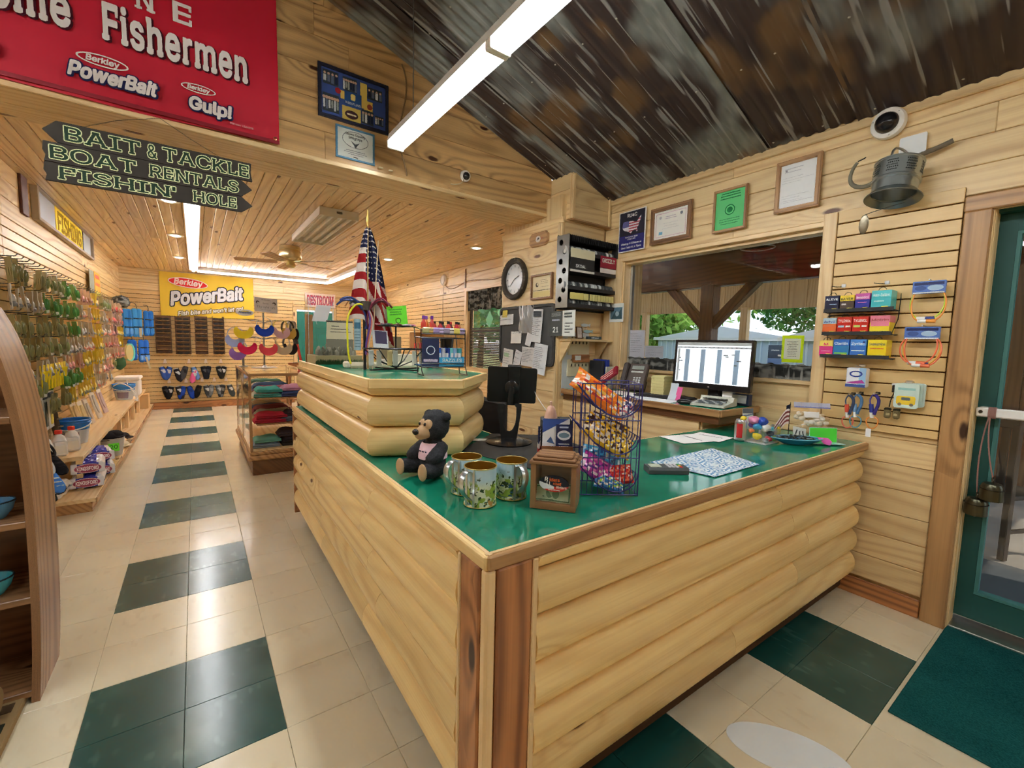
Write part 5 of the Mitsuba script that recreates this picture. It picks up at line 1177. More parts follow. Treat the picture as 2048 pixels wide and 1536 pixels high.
# glow sticks on header cards
def rope_pack(y, z, cols, w, drop, label):
    t = thing('floating_strap', label, 'strap')
    fr = frame((3.425, y, z), (0, -1, 0), (0, 0, 1))
    part(t, 'header_card', join([poly(rrect(w, .062, .004), .018, col=lin(82, 120, 196)), poly(rrect(w * .9, .014, 0, 0, .018), .0006, z=.018, col=lin(30, 44, 100)), poly(sa.scale(sg.Point(w * .2, -.004).buffer(1, 12), .03, .014), .0006, z=.018, col=lin(170, 200, 230)), poly(sa.scale(sg.Point(-w * .25, -.004).buffer(1, 12), .022, .012), .0006, z=.018, col=lin(60, 90, 160)), poly(rrect(w * .96, .006, 0, 0, -.027), .0006, z=.018, col=lin(226, 232, 240))]).tf(fr), 'gloss')
    for k, (c, dx, dz) in enumerate(cols):
        p = spline([(-w * .43 + dx * .3, -.03, .004 + .008 * k), (-w * .52 + dx, -drop * .55, .014 + .008 * k), (-w * .25 + dx, -drop + dz, .02 + .008 * k), (w * .22 + dx, -drop + dz, .02 + .008 * k), (w * .52 + dx, -drop * .55, .014 + .008 * k), (w * .43 + dx * .3, -.03, .004 + .008 * k)], 34)
        part(t, 'cord', tube(p, .0036, 7, col=lin(*c)).tf(fr), 'gloss')
        part(t, 'float', join([tube([(-.034 + dx, -drop + dz - .002, .02 + .008 * k), (-.012 + dx, -drop + dz - .002, .02 + .008 * k), (.0 + dx, -drop + dz - .002, .02 + .008 * k)], .0095, 8, col=lin(240, 240, 236)), tube([(.0 + dx, -drop + dz - .002, .02 + .008 * k), (.016 + dx, -drop + dz - .002, .02 + .008 * k), (.034 + dx, -drop + dz - .002, .02 + .008 * k)], .0098, 8, col=lin(*((44, 56, 130) if k == 0 else c)))]).tf(fr), 'gloss')
    part(t, 'peg', tube([(3.49, y, z + .034), (3.45, y, z + .036), (3.40, y, z + .038)], .003, 6, col=lin(200, 200, 200)), 'metal')
rope_pack(-1.048, 1.752, [((204, 230, 60), 0, 0), ((244, 160, 60), .006, -.014)], .125, .155, 'lime and orange floating straps on a blue header card, upper of two')
rope_pack(-1.040, 1.522, [((246, 190, 70), .004, 0), ((240, 116, 70), -.008, .006), ((240, 120, 76), .012, -.006)], .136, .158, 'orange floating straps on a blue header card, lower of two')
# other hanging goods
t = thing('hanging_packet', 'white and blue packet hanging under the wire rack', 'packet')
fr = frame((3.44, -.788, 1.275), (0, -1, 0), (0, 0, 1))
part(t, 'carton', box(.092, .108, .06, 0, 0, .03, ch=.006, col=lin(232, 236, 244)).tf(fr), 'gloss')
part(t, 'print', join([poly(sa.scale(sg.Point(0, .02).buffer(1, 14), .030, .018).difference(sa.scale(sg.Point(0, .02).buffer(1, 14), .022, .011)), .0006, col=lin(44, 60, 140)), poly(sg.Polygon([(-.044, -.03), (.03, -.012), (.044, -.03), (-.01, -.035)]), .0006, col=lin(170, 60, 150)), poly(rrect(.092, .016, 0, 0, -.046), .0006, col=lin(60, 80, 150)), poly(rrect(.03, .108, 0, .03, 0), .0004, col=lin(150, 190, 226))]).at(0, 0, .06).tf(fr), 'paint')
part(t, 'peg', join([tube([(.0, .06, .0), (0, .062, .03), (0, .064, .07)], .003, 6, col=lin(210, 210, 210)), box(.03, .016, .012, 0, .064, -.03, ch=.003, col=lin(228, 228, 226))]).tf(fr), 'metal')
t = thing('air_freshener', 'pale aqua packet with a yellow car picture, hanging on the small slat wall', 'packet')
fr = frame((3.44, -1.0, 1.192), (0, -1, 0), (0, 0, 1))
part(t, 'packet', join([poly(rrect(.10, .13, .012), .012, col=lin(210, 232, 222)), poly(rrect(.098, .125, .012, .012, .004), .008, z=-.014, col=lin(190, 216, 208)), poly(rrect(.098, .125, .012, .020, .006), .008, z=-.028, col=lin(206, 226, 220))]).tf(fr), 'gloss')
part(t, 'print', join([poly(rrect(.078, .046, .01, 0, -.024), .0006, col=lin(238, 206, 60)), poly(rrect(.036, .016, .004, 0, -.016), .001, col=lin(90, 96, 100)), poly(sg.Point(-.024, -.046).buffer(.008, 8), .001, col=lin(120, 110, 90)), poly(sg.Point(.024, -.046).buffer(.008, 8), .001, col=lin(120, 110, 90)), poly(rrect(.07, .012, 0, 0, .036), .0006, col=lin(150, 200, 196))]).at(0, 0, .012).tf(fr), 'paint')
part(t, 'peg', box(.03, .016, .03, 0, .072, -.03, ch=.003, col=lin(228, 228, 226)).tf(fr), 'metal')
def float_chain(y, z, c1, c2, c3, label, tag_=False):
    t = thing('key_float', label, 'keychain', 'key floats hanging on the small slat wall')
    fr = frame((3.44, y, z), (0, -1, 0), (0, 0, 1))
    part(t, 'peg', join([tube([(0, .005, -.05), (0, .005, 0), (0, .008, .03)], .003, 6, col=lin(206, 206, 206)), box(.024, .018, .012, 0, .005, -.045, ch=.003, col=lin(60, 60, 60))]).tf(fr), 'metal')
    part(t, 'cord', tube(spline([(-.006, 0, .01), (-.018, -.03, .012), (-.012, -.06, .012)], 10), .0036, 6, col=lin(*c1)).tf(fr), 'paint')
    part(t, 'float', join([tube([(-.012, -.055, .012), (-.008, -.08, .012), (-.006, -.10, .012)], .011, 8, col=lin(*c2)), tube([(-.006, -.10, .012), (-.004, -.118, .012), (-.002, -.13, .012)], .010, 8, col=lin(240, 240, 236))]).tf(fr), 'gloss')
    part(t, 'loop', tube(spline([(-.004, -.125, .012), (-.022, -.17, .014), (.0, -.19, .014), (.022, -.17, .014), (.004, -.125, .012)], 20), .0034, 6, col=lin(*c3)).tf(fr), 'gloss')
    part(t, 'lanyard', tube(spline([(.002, 0, .02), (.022, -.03, .02), (.018, -.07, .022), (.008, -.11, .022)], 14), .008, 6, col=lin(*c1) * .8).tf(fr), 'matte')
    if tag_: part(t, 'tag', poly(rrect(.024, .046), .001, col=lin(240, 240, 240)).tf(fr @ mat(-.012, -.215, .016)), 'paint')
float_chain(-.755, 1.170, (70, 80, 110), (226, 90, 70), (226, 110, 90), 'red and white key float on a patterned lanyard, nearest the zip bag')
float_chain(-.792, 1.178, (90, 130, 176), (120, 160, 200), (90, 150, 170), 'pale blue patterned key lanyard, between the other key floats')
float_chain(-.868, 1.185, (70, 60, 140), (50, 60, 140), (236, 150, 70), 'purple key float with an orange and yellow loop and white tag', True)
t = thing('sunglass_strap', 'black clip with two camouflage strap ends hanging on the small slat wall', 'strap')
fr = frame((3.44, -.948, 1.225), (0, -1, 0), (0, 0, 1))
part(t, 'clip', join([box(.022, .04, .014, 0, 0, 0, ch=.004, col=lin(34, 34, 34)), box(.03, .014, .02, 0, .022, -.01, ch=.003, col=lin(214, 214, 212))]).tf(fr), 'gloss')
part(t, 'cord', join([tube(spline([(0, -.02, 0), (s * .01, -.06, .004), (s * .014, -.10, .006)], 8), .0025, 6, col=lin(34, 34, 30)) for s in (-1, 1)]).tf(fr), 'matte')
for s in (-1, 1): part(t, 'strap_end', join([box(.03, .055, .016, s * .019, -.135, .006, ch=.007, col=lin(112, 100, 70)), box(.03, .014, .018, s * .019, -.112, .006, ch=.004, col=lin(40, 36, 28)), box(.02, .018, .018, s * .017, -.14, .007, ch=.004, col=lin(176, 160, 118))]).tf(fr), 'matte')

# door mat, cowbells, decal
one('entry_mat', 'dark green carpet mat in front of the glass door', 'mat', join([box(1.04, 1.62, .009, 3.085, -2.045, .0047, ch=.003)]), 'carpet_green')
one('floor_sticker', 'white oval sticker with specks on the tiles in front of the counter', 'sticker', poly(sa.rotate(sa.scale(sg.Point(0, 0).buffer(1, 40), .10, .195), 32), .0012, z=.0004, col=lin(222, 228, 230)).at(2.045, -1.085, 0), 'paint')
def cowbell(x, y, z, top, label):
    t = thing('cow_bell', label, 'bell')
    m = mat(x, y, z, rz=12)
    part(t, 'body', lathe([(.052, -.085), (.055, -.083), (.053, -.06), (.050, -.02), (.040, -.004), (.012, .0), (0, .0)], 24, 40, col=lin(78, 76, 62)).tf(m @ np.diag([1, .8, 1, 1])), 'metal')
    part(t, 'band', tube([(.0535 * math.cos(a), .0535 * .8 * math.sin(a), -.03) for a in np.linspace(0, 2 * PI, 24, endpoint=False)], .0025, 5, col=lin(60, 56, 46), closed=True).tf(m), 'metal')
    part(t, 'loop', tube(spline([(-.012, 0, -.002), (-.012, 0, .022), (.012, 0, .022), (.012, 0, -.002)], 12), .004, 6, col=lin(70, 66, 56)).tf(m), 'metal')
    part(t, 'clapper', ball(.012, 0, 0, -.088, sub=1, col=lin(190, 190, 186)).tf(m), 'metal')
    part(t, 'rope', tube(spline([(x, y, z + .018), (x - .004, y + .01 + (top[1] - y) * .4, z + (top[2] - z) * .5), top], 14), .003, 6, col=lin(150, 112, 104)), 'matte')
cowbell(3.52, -1.288, .712, (3.548, -1.292, 1.115), 'old iron cowbell hanging lower from the door push bar')
cowbell(3.515, -1.335, .80, (3.548, -1.296, 1.115), 'old iron cowbell hanging higher from the door push bar')
one('rope_wrap', 'reddish rope wound round the door push bar above the cowbells', 'rope', join([tube([(3.555 + .016 * math.cos(a), -1.29 - .0045 * k, 1.135 + .027 * math.sin(a)) for a in np.linspace(0, 2 * PI, 14, endpoint=False)], .0028, 5, col=lin(156, 118, 112), closed=True) for k in range(6)]), 'matte')
# chairs on the porch outside
def porch_chair(x, y, rz, label, col):
    t = thing('porch_chair', label, 'chair'); m = mat(x, y, 0, rz=rz); c = lin(*col)
    part(t, 'seat', box(.42, .42, .03, 0, 0, .44, ch=.01, col=c).tf(m), 'paint')
    for sx in (-1, 1):
        for sy in (-1, 1): part(t, 'leg', box(.04, .04, .44 if sy < 0 else .95, sx * .19, sy * .19, .22 if sy < 0 else .475, ch=.004, col=c).tf(m), 'paint')
    for k in range(5): part(t, 'back_slat', box(.045, .018, .44, -.13 + .065 * k, .19, .72, ch=.004, col=c).tf(m), 'paint')
    part(t, 'top_rail', box(.42, .025, .06, 0, .19, .95, ch=.006, col=c).tf(m), 'paint')
    for sx in (-1, 1): part(t, 'stretcher', box(.025, .36, .025, sx * .19, 0, .2, ch=.003, col=c).tf(m), 'paint')
porch_chair(5.15, -1.18, 65, 'dark wooden porch chair seen through the glass door', (58, 50, 46))
porch_chair(6.4, -.75, 115, 'white wooden porch chair seen through the glass door', (220, 222, 224))
one('porch_mat', 'grey mat on the porch floor outside the glass door', 'mat', box(.9, 1.3, .012, 4.35, -1.75, .002, ch=.004, col=lin(84, 92, 98)), 'matte')

# ================================================================ in and on the window
cu = thing('cafe_curtain', 'dark camouflage cafe curtain across the lower part of the window', 'curtain')
def curtain(y0, y1, z0, z1, x, nf, amp):
    def f(a, b):
        y = y0 + (y1 - y0) * a
        return (x + amp * math.sin(a * nf * 2 * PI) * (.5 + .5 * (1 - b)) + amp * .5 * math.sin(a * nf * 4.7 + b * 4), y, z0 + (z1 - z0) * b + .006 * math.sin(a * nf * 2 * PI) * b)
    return grid(f, int(nf * 10), 8)
part(cu, 'cloth', curtain(.97, -.50, 1.10, 1.325, 3.575, 16, .012), 'camo_cloth')
part(cu, 'rod', tube([(3.575, .98, 1.318), (3.575, .2, 1.318), (3.575, -.52, 1.318)], .004, 6, col=lin(60, 60, 60)), 'paint')
va = thing('valance', 'dark gathered valance over the narrow back window', 'curtain')
def vf(a, b):
    y = 4.63 - 1.19 * a
    return (3.995 + .018 * math.sin(a * 60) * (1.1 - .5 * b), y, 1.93 + .33 * b + .012 * math.sin(a * 23) * (1 - b))
part(va, 'cloth', grid(vf, 120, 6), 'camo_cloth')
part(va, 'rod', tube([(3.99, 4.65, 2.25), (3.99, 4.0, 2.25), (3.99, 3.42, 2.25)], .006, 6, col=lin(70, 66, 60)), 'paint')
bl = thing('bamboo_blind', 'dark slatted blind covering the lower part of the narrow back window', 'blind')
for k in range(24): part(bl, 'slat', box(.006, 1.15, .018, 4.035, 4.035, 1.05 + .026 * k, col=lin(*((52, 46, 38) if k % 2 else (96, 88, 74))), ch=.001), 'paint')
def sheet_on(name, label, cat, fr, w, h, col, pr_, bsdf='matte'):
    t = thing(name, label, cat)
    part(t, 'sheet', poly(rrect(w, h), .0008, col=lin(*col)).tf(fr), bsdf)
    if pr_: part(t, 'print', join(pr_).at(0, 0, .0008).tf(fr), 'matte')
    return t
sheet_on('taped_sheet', 'lime green sheet with a typed white notice taped to the window', 'paper', right_wall(-.367, 1.427, -.092), .132, .178, (196, 222, 40), [poly(rrect(.098, .135), .0005, col=lin(206, 210, 190))] + [poly(rrect(.07 * random.Random(k).uniform(.6, 1), .003, 0, 0, .05 - .011 * k), .0005, z=.0005, col=lin(120, 124, 110)) for k in range(10)])
sheet_on('taped_sheet', 'dark grey and blue flyer taped to the window beside the lime sheet', 'paper', right_wall(-.262, 1.386, -.092), .09, .130, (70, 84, 104), [poly(rrect(.09, .04, 0, 0, -.045), .0005, col=lin(110, 140, 190)), poly(rrect(.05, .006, 0, 0, .03), .0005, col=lin(190, 200, 210)), poly(rrect(.02, .012, 0, .03, -.005), .0005, col=lin(226, 230, 236))])
sheet_on('taped_sheet', 'tall grey-white list taped to the window glass next to the pier', 'paper', right_wall(.915, 1.442, -.092), .195, .245, (188, 190, 200), lines(-.08, .085, [.09 - .02 * k for k in range(9)], .003, (130, 134, 146), 21))
sheet_on('taped_sheet', 'low wide grey list taped to the window glass', 'paper', right_wall(.718, 1.378, -.092), .19, .10, (174, 178, 188), lines(-.08, .085, [.035 - .014 * k for k in range(6)], .0025, (130, 134, 146), 22))
sheet_on('taped_sheet', 'small photo print with a white border pinned to the window jamb board', 'photo', right_wall(1.058, 1.718, .018), .165, .165, (228, 230, 224), [poly(rrect(.135, .105, 0, 0, -.005), .0005, col=lin(96, 128, 146)), poly(sg.Polygon([(-.06, -.055), (-.01, .02), (.02, -.01), (.06, .04), (.066, -.057)]), .0005, z=.0005, col=lin(60, 84, 92)), poly(sg.Point(.01, -.01).buffer(.022, 8), .0005, z=.001, col=lin(160, 180, 186))])
# lantern hung outside, under the porch roof
ln = thing('porch_lantern', 'dark round porch lantern with glowing amber cut-outs, seen through the window', 'lantern')
LM = mat(4.6, .40, 2.36)
part(ln, 'shade', lathe([(.11, .0), (.115, .16), (.10, .17), (0, .175)], 28, 30, col=lin(34, 30, 28)).tf(LM), 'paint')
part(ln, 'ring', tube([(.14 * math.cos(a), .14 * math.sin(a), -.015) for a in np.linspace(0, 2 * PI, 30, endpoint=False)], .006, 6, col=lin(210, 210, 206), closed=True).tf(LM), 'metal')
part(ln, 'stem', tube([(0, 0, .17), (0, 0, .2), (0, 0, .24)], .01, 6, col=lin(40, 36, 32)).tf(LM), 'paint')
for k in range(8):
    a = k * PI / 4 + .2
    part(ln, 'cut_out', emit(poly(sg.Point(0, 0).buffer(.022, 6), .002, col=lin(250, 200, 110)).tf(frame((.1165 * math.cos(a), .1165 * math.sin(a), .11), (-math.sin(a), math.cos(a), 0), (0, 0, 1))).tf(LM), (3.0, 1.7, .5)))

# ================================================================ on the back counter
ZB = 1.034
mo = thing('computer_monitor', 'black computer monitor showing a white spreadsheet, on the back counter', 'monitor')
mm = frame((3.265, .004, 1.305), (.02, -1, 0), (.05, 0, 1))
W2, H2 = .56, .340
part(mo, 'case', join([box(W2, H2, .032, 0, 0, -.016, ch=.006, col=lin(20, 20, 24)), box(W2 * .7, H2 * .6, .025, 0, 0, -.042, ch=.01, col=lin(20, 20, 24))]).tf(mm), 'gloss')
part(mo, 'bezel', join([box(W2, .016, .006, 0, H2 / 2 - .008, .002), box(W2, .040, .006, 0, -H2 / 2 + .020, .002), box(.016, H2, .006, -W2 / 2 + .008, 0, .002), box(.016, H2, .006, W2 / 2 - .008, 0, .002)]).col(lin(24, 24, 28)).tf(mm), 'gloss')
SW, SH = W2 - .032, H2 - .056
sc_ = poly(rrect(SW, SH), .0006, col=lin(214, 232, 240)).at(0, .012, .0005).tf(mm)
part(mo, 'screen', emit(sc_, (.22, .25, .27)), label='lit white screen')
g_ = [poly(rrect(SW, .022, 0, 0, SH / 2 - .011), .0006, col=lin(196, 204, 206)), poly(rrect(SW, .010, 0, 0, SH / 2 - .036), .0006, col=lin(186, 196, 204)), poly(rrect(.016, SH - .05, 0, -SW / 2 + .016, -.02), .0006, col=lin(206, 216, 222))]
for k in range(4): g_.append(poly(rrect(.032, SH - .055, 0, -SW / 2 + .085 + .118 * k, -.022), .0006, col=lin(160, 186, 214)))
r_ = random.Random(4)
for k in range(16): g_.append(poly(rrect(.012, .005, 0, -SW / 2 + .03 + .031 * k, SH / 2 - .036), .0006, z=.0006, col=lin(120, 130, 140)))
for (x, y, w) in ((.10, .055, .03), (.15, .06, .02), (.19, .02, .03), (.17, -.01, .02), (-.235, .03, .012), (-.23, .01, .03), (-.235, -.06, .012), (.11, .045, .02)): g_.append(poly(rrect(w, .006, 0, x, y), .0006, z=.0006, col=lin(96, 104, 112)))
part(mo, 'screen_grid', join(g_).at(0, .012, .0013).tf(mm), 'matte')
part(mo, 'badge', poly(sg.Point(0, 0).buffer(.006, 12), .001, col=lin(200, 204, 210)).tf(mm @ mat(0, -H2 / 2 + .018, .005)), 'metal')
part(mo, 'stand', join([box(.05, .09, .12, 3.335, .0, ZB + .07, ch=.01, col=lin(28, 28, 30)), box(.17, .22, .012, 3.30, .0, ZB + .006, ch=.004, col=lin(150, 152, 154))]), 'gloss')
t = thing('keyboard', 'black keyboard lying in front of the computer monitor', 'keyboard')
km = mat(3.27, .36, ZB, rz=-78)
part(t, 'case', box(.44, .14, .016, 0, 0, .009, ch=.005, col=lin(28, 28, 30)).tf(km), 'paint')
kk = shape(box(.021, .018, .008, 0, 0, .0, ch=.003, col=lin(52, 52, 54)), 'paint')
for i in range(18):
    for j in range(5): part(t, 'key', kk, to_world=TM(km @ mat(-.20 + .0235 * i, -.048 + .024 * j, .019)))
t = thing('computer_mouse', 'black mouse beside the desk calculator', 'mouse')
part(t, 'body', ball(.03, 0, 0, .0, (1.7, .95, .65), 3, lin(26, 26, 28)).at(3.09, .075, ZB + .016, rz=-70), 'gloss')
ca = thing('desk_calculator', 'beige printing desk calculator at the end of the back counter', 'calculator')
cm2 = mat(3.19, -.075, ZB, rz=-83) 
BE = lin(206, 208, 196)
part(ca, 'case', prism([(-.10, .004), (.11, .004), (.11, .055), (.06, .062), (.045, .034), (-.10, .016)], .22, col=BE).tf(cm2), 'paint')
part(ca, 'display', box(.15, .045, .006, 0, .028, .047, ch=.002, col=lin(30, 36, 40)).at(0, 0, 0).tf(cm2), 'gloss')
part(ca, 'paper_roll', grid(lambda a, b: ((a - .5) * .065 + .05, .09 + .02 * b, .06 + .07 * b), 3, 6, col=lin(236, 240, 238), thick=.0006).tf(cm2), 'matte')
for i in range(8):
    for j in range(4): part(ca, 'key', box(.017, .016, .008, -.075 + .022 * i, -.078 + .024 * j, .026 + .003 * j, ch=.002, col=lin(*((96, 104, 110) if (i + j) % 3 else (176, 182, 182)))).tf(cm2), 'paint')
ph = thing('desk_phone', 'dark brown office telephone with a small display on the back counter by the pier', 'telephone')
pm = frame((3.30, .68, 1.18), (.35, -1, 0), (.45, .10, 1))
part(ph, 'base', join([box(.20, .22, .045, 0, 0, -.02, ch=.008, col=lin(74, 62, 58)), box(.16, .10, .08, 0, -.05, -.08, ch=.01, col=lin(60, 52, 50))]).tf(pm), 'paint')
part(ph, 'display', box(.10, .032, .004, .02, .072, .004, ch=.001, col=lin(120, 128, 120)).tf(pm), 'gloss')
for i in range(3):
    for j in range(4): part(ph, 'key', box(.015, .012, .005, .008 + .022 * i, -.075 + .019 * j, .004, ch=.001, col=lin(198, 204, 206)).tf(pm), 'paint')
part(ph, 'handset', join([box(.045, .21, .03, -.075, 0, .02, ch=.010, col=lin(60, 50, 48)), box(.05, .05, .03, -.075, .08, .012, ch=.01, col=lin(60, 50, 48)), box(.05, .05, .03, -.075, -.08, .012, ch=.01, col=lin(60, 50, 48))]).tf(pm), 'paint')
part(ph, 'key_strip', box(.10, .014, .004, .02, .034, .004, col=lin(196, 198, 196)).tf(pm), 'paint')
cc = thing('card_imprinter', 'dark red card swiper lying tilted in front of the office telephone', 'card machine')
cmx = frame((3.20, .86, 1.17), (.25, -1, .75), (.5, .4, .6))
part(cc, 'body', box(.19, .085, .03, 0, 0, 0, ch=.006, col=lin(140, 30, 46)).tf(cmx), 'paint')
part(cc, 'slot', join([box(.14, .008, .004, -.01, -.024 + .024 * k, .016, col=lin(226, 180, 176)) for k in range(3)]).tf(cmx), 'paint')
one('note_cube', 'pale yellow cube of stacked note paper beside the monitor', 'note pad', join([box(.115, .115, .0075, 3.335 + .002 * math.sin(k * 2.3), .435 + .003 * math.cos(k * 1.7), ZB + .004 + .0078 * k, col=lin(230, 222, 160) * (.92 + .08 * (k % 3) / 2)) for k in range(21)]), 'matte')
for k, (x, y, w, h, rz, c, lb) in enumerate(((3.10, .30, .20, .27, 12, (226, 232, 236), 'white papers on the back counter near the keyboard'), (3.14, .48, .20, .26, 28, (214, 222, 230), 'bluish sheet of paper on the back counter near the wire rack'), (3.22, .74, .22, .28, -8, (236, 238, 236), 'white sheet under the office telephone'), (3.33, .16, .16, .22, 80, (240, 240, 236), 'white paper tucked under the computer monitor'))):
    one('desk_paper', lb, 'paper', poly(rrect(w, h), .001, col=lin(*c)).at(x, y, ZB + .0005 + .0012 * k, rz=rz), 'matte')
one('sticky_note', 'white paper slip leaning at the corner of the computer monitor', 'paper', grid(lambda a, b: (3.235 - .04 * (1 - b) ** 2, .285 - .065 * a, ZB + .004 + .12 * b), 3, 8, col=lin(214, 222, 232), thick=.0008), 'matte')
one('sticky_note', 'bright pink slip stuck under the corner of the computer monitor', 'paper', grid(lambda a, b: (3.228 - .02 * (1 - b), .232 - .042 * a - .01 * b, ZB + .004 + .095 * b), 3, 6, col=lin(240, 110, 170), thick=.0008), 'matte')
lh = thing('letter_holder', 'white card and dark blue box of papers on the counter between monitor and slat wall', 'holder')
part(lh, 'box', box(.05, .15, .075, 3.42, -.13, ZB + .04, ch=.003, col=lin(40, 52, 84)), 'paint')
part(lh, 'card', poly(rrect(.10, .055), .001, col=lin(226, 234, 238)).tf(frame((3.385, -.145, ZB + .045), (0, -1, 0), (.1, 0, 1))), 'paint')
part(lh, 'tall_card', poly(rrect(.085, .13), .001, col=lin(190, 194, 200)).tf(frame((3.40, -.065, ZB + .085), (.2, -1, .1), (.15, -.1, 1))), 'paint')

# shelf, pigeon holes and binders in the corner of pier and wall
sh_ = thing('corner_shelf', 'small pine shelf on triangular brackets against the pier', 'shelf')
part(sh_, 'board', box(.52, .16, .02, 3.225, 1.165, 1.462, ch=.003, grain=0), 'wood_wall')
br = sg.Polygon([(0, 0), (.14, 0), (0, -.20)])
for x in (3.0, 3.44): part(sh_, 'bracket', poly(br, .02).tf(frame((x, 1.245, 1.452), (0, -1, 0), (0, 0, 1))), 'wood_wall')
for k, (x, z, c, lb) in enumerate(((3.265, 1.60, (214, 222, 226), 'white cut-out fish, topmost of three on the pier above the shelf'), (3.225, 1.568, (222, 206, 176), 'cream cut-out fish, middle of three on the pier above the shelf'), (3.30, 1.545, (170, 206, 214), 'pale aqua cut-out fish, lowest of three on the pier above the shelf'))):
    f_ = shapely.union_all([sa.scale(sg.Point(0, 0).buffer(1, 20), .045, .015), sg.Polygon([(.036, 0), (.072, .018), (.062, 0), (.070, -.016)])])
    one('fish_cutout', lb, 'decoration', poly(f_, .008, col=lin(*c)).tf(frame((x, 1.238, z), (1, 0, 0), (0, 0, 1))), 'paint')
t = thing('picture_frame', 'little framed white card standing on the corner shelf', 'picture frame')
framed(t, frame((3.115, 1.15, 1.527), (1, .15, 0), (0, .12, 1)), .082, .105, .007, .010, 'wood_dark', lin(232, 222, 214), lines(-.025, .025, [.02, .01, 0, -.01], .002, (170, 160, 160), 9, True))
t = thing('name_block', 'small dark block lettered HELLO on the corner shelf', 'block')
part(t, 'block', box(.17, .03, .026, 3.28, 1.13, 1.486, ch=.002, col=lin(44, 58, 64)), 'paint')
part(t, 'lettering', poly(text('HELLO', .014, .09), .001, col=lin(226, 230, 230)).tf(frame((3.28, 1.114, 1.479), (1, 0, 0), (0, 0, 1))), 'paint')
kb = thing('key_rack', 'cream key boards with rows of small hooks under the corner shelf', 'key rack')
for (z0, h_) in ((1.33, .16), (1.14, .15)):
    part(kb, 'board', box(.26, .014, h_, 3.20, 1.236, z0 + h_ / 2, ch=.002, col=lin(224, 214, 178)), 'paint')
    for k in range(5):
        part(kb, 'hook', box(.005, .012, .024, 3.11 + .045 * k, 1.225, z0 + h_ - .05, ch=.001, col=lin(50, 44, 40)), 'metal')
        part(kb, 'slot', box(.012, .004, .012, 3.11 + .045 * k, 1.228, z0 + h_ - .004, col=lin(90, 66, 44)), 'paint')
part(kb, 'shelf_box', box(.20, .03, .07, 3.22, 1.222, 1.30, ch=.003, grain=0), 'wood_cedar')
part(kb, 'label', box(.07, .002, .04, 3.17, 1.206, 1.305, col=lin(230, 234, 226)), 'paint')
part(kb, 'backing', box(.32, .006, .56, 3.17, 1.243, 1.25, col=lin(206, 210, 210)), 'matte')
for k, (x, w, h_, c, lb) in enumerate(((3.335, .03, .25, (34, 36, 44), 'black binder standing beside the key boards'), (3.39, .05, .26, (34, 60, 160), 'blue binder standing on the back counter by the pier'), (3.37, .10, .20, (206, 206, 190), 'pale clipboard leaning in front of the blue binder'))):
    d_ = .16 if k < 2 else .012
    one('ring_binder' if k < 2 else 'clipboard', lb, 'binder' if k < 2 else 'clipboard', box(w, d_, h_, x, 1.13 - (.12 if k == 2 else 0), ZB + h_ / 2 + .001, ch=.004, col=lin(*c)), 'paint')
t = thing('scissors', 'black-handled scissors hanging below the key boards', 'scissors')
for s in (-1, 1): part(t, 'handle', tube([(3.30 + s * .02 + .014 * math.cos(a), 1.20, 1.11 + .02 * math.sin(a)) for a in np.linspace(0, 2 * PI, 18, endpoint=False)], .004, 6, col=lin(30, 30, 34), closed=True), 'paint')
part(t, 'blade', join([box(.010, .003, .07, 3.295, 1.20, 1.062, col=lin(190, 192, 194)), box(.010, .003, .07, 3.305, 1.203, 1.062, col=lin(170, 172, 176))]), 'metal')

# ================================================================ on the pier
ck = thing('wall_clock', 'round wall clock with a dark rope-like rim on the pier', 'clock')
cf = pier_wall(1.882, 2.045, -.0)
part(ck, 'rim', lathe([(.15, 0), (.195, 0), (.203, .018), (.196, .036), (.172, .044), (.150, .034), (.148, .01)], 48, 50, col=lin(44, 40, 34)).tf(cf), 'paint')
part(ck, 'face', lathe([(0, .012), (.152, .012)], 40, col=lin(214, 220, 224)).tf(cf), 'gloss')
tk = [box(.008, .02, .001, .125 * math.sin(a), .125 * math.cos(a), .0135, col=lin(70, 76, 84)) for a in [0]]
part(ck, 'hour_mark', join([box(.007, .022, .001, 0, .122, .0135, col=lin(120, 128, 136)).at(rz=30 * k) for k in range(12)]).tf(cf), 'paint')
part(ck, 'hand', join([box(.007, .085, .001, 0, .035, .016, col=lin(60, 62, 66)).at(rz=-70), box(.005, .115, .001, 0, .05, .017, col=lin(60, 62, 66)).at(rz=130)]).tf(cf), 'paint')
r_ = random.Random(6)
part(ck, 'rim_knot', join([ball(.013, .186 * math.cos(a), .186 * math.sin(a), .038, (1, 1, .5), 1, lin(*r_.choice([(70, 62, 50), (52, 48, 42), (96, 90, 76)]))) for a in np.linspace(0, 2 * PI, 44, endpoint=False)]).tf(cf), 'matte', kind='stuff')
t = thing('picture_frame', 'framed cream cartoon-style sketch on the pier beside the clock', 'picture frame')
framed(t, pier_wall(1.464, 1.936), .30, .225, .018, .028, 'wood_walnut', lin(232, 218, 180), [poly(rrect(.26, .004, 0, 0, -.03), .0005, col=lin(60, 52, 44)), poly(rrect(.25, .05, 0, 0, -.065), .0005, col=lin(226, 210, 150)), poly(sg.Point(-.07, .02).buffer(.02, 8).difference(sg.Point(-.065, .024).buffer(.012, 8)), .0005, col=lin(70, 62, 54))] + lines(-.02, .10, [.06, .045, .03, .0], .003, (150, 136, 110), 13))
t = thing('wood_plaque', 'small clipped-corner wooden plaque with a bird picture, high on the pier', 'plaque')
pf_ = pier_wall(1.525, 2.362)
pq = sg.Polygon([(-.13, -.03), (-.10, -.06), (.10, -.06), (.13, -.03), (.13, .03), (.10, .06), (-.10, .06), (-.13, .03)])
part(t, 'board', join([poly(pq, .018), poly(sa.scale(pq, .93, .9), .004, z=.018)]).tf(pf_), 'wood_trim')
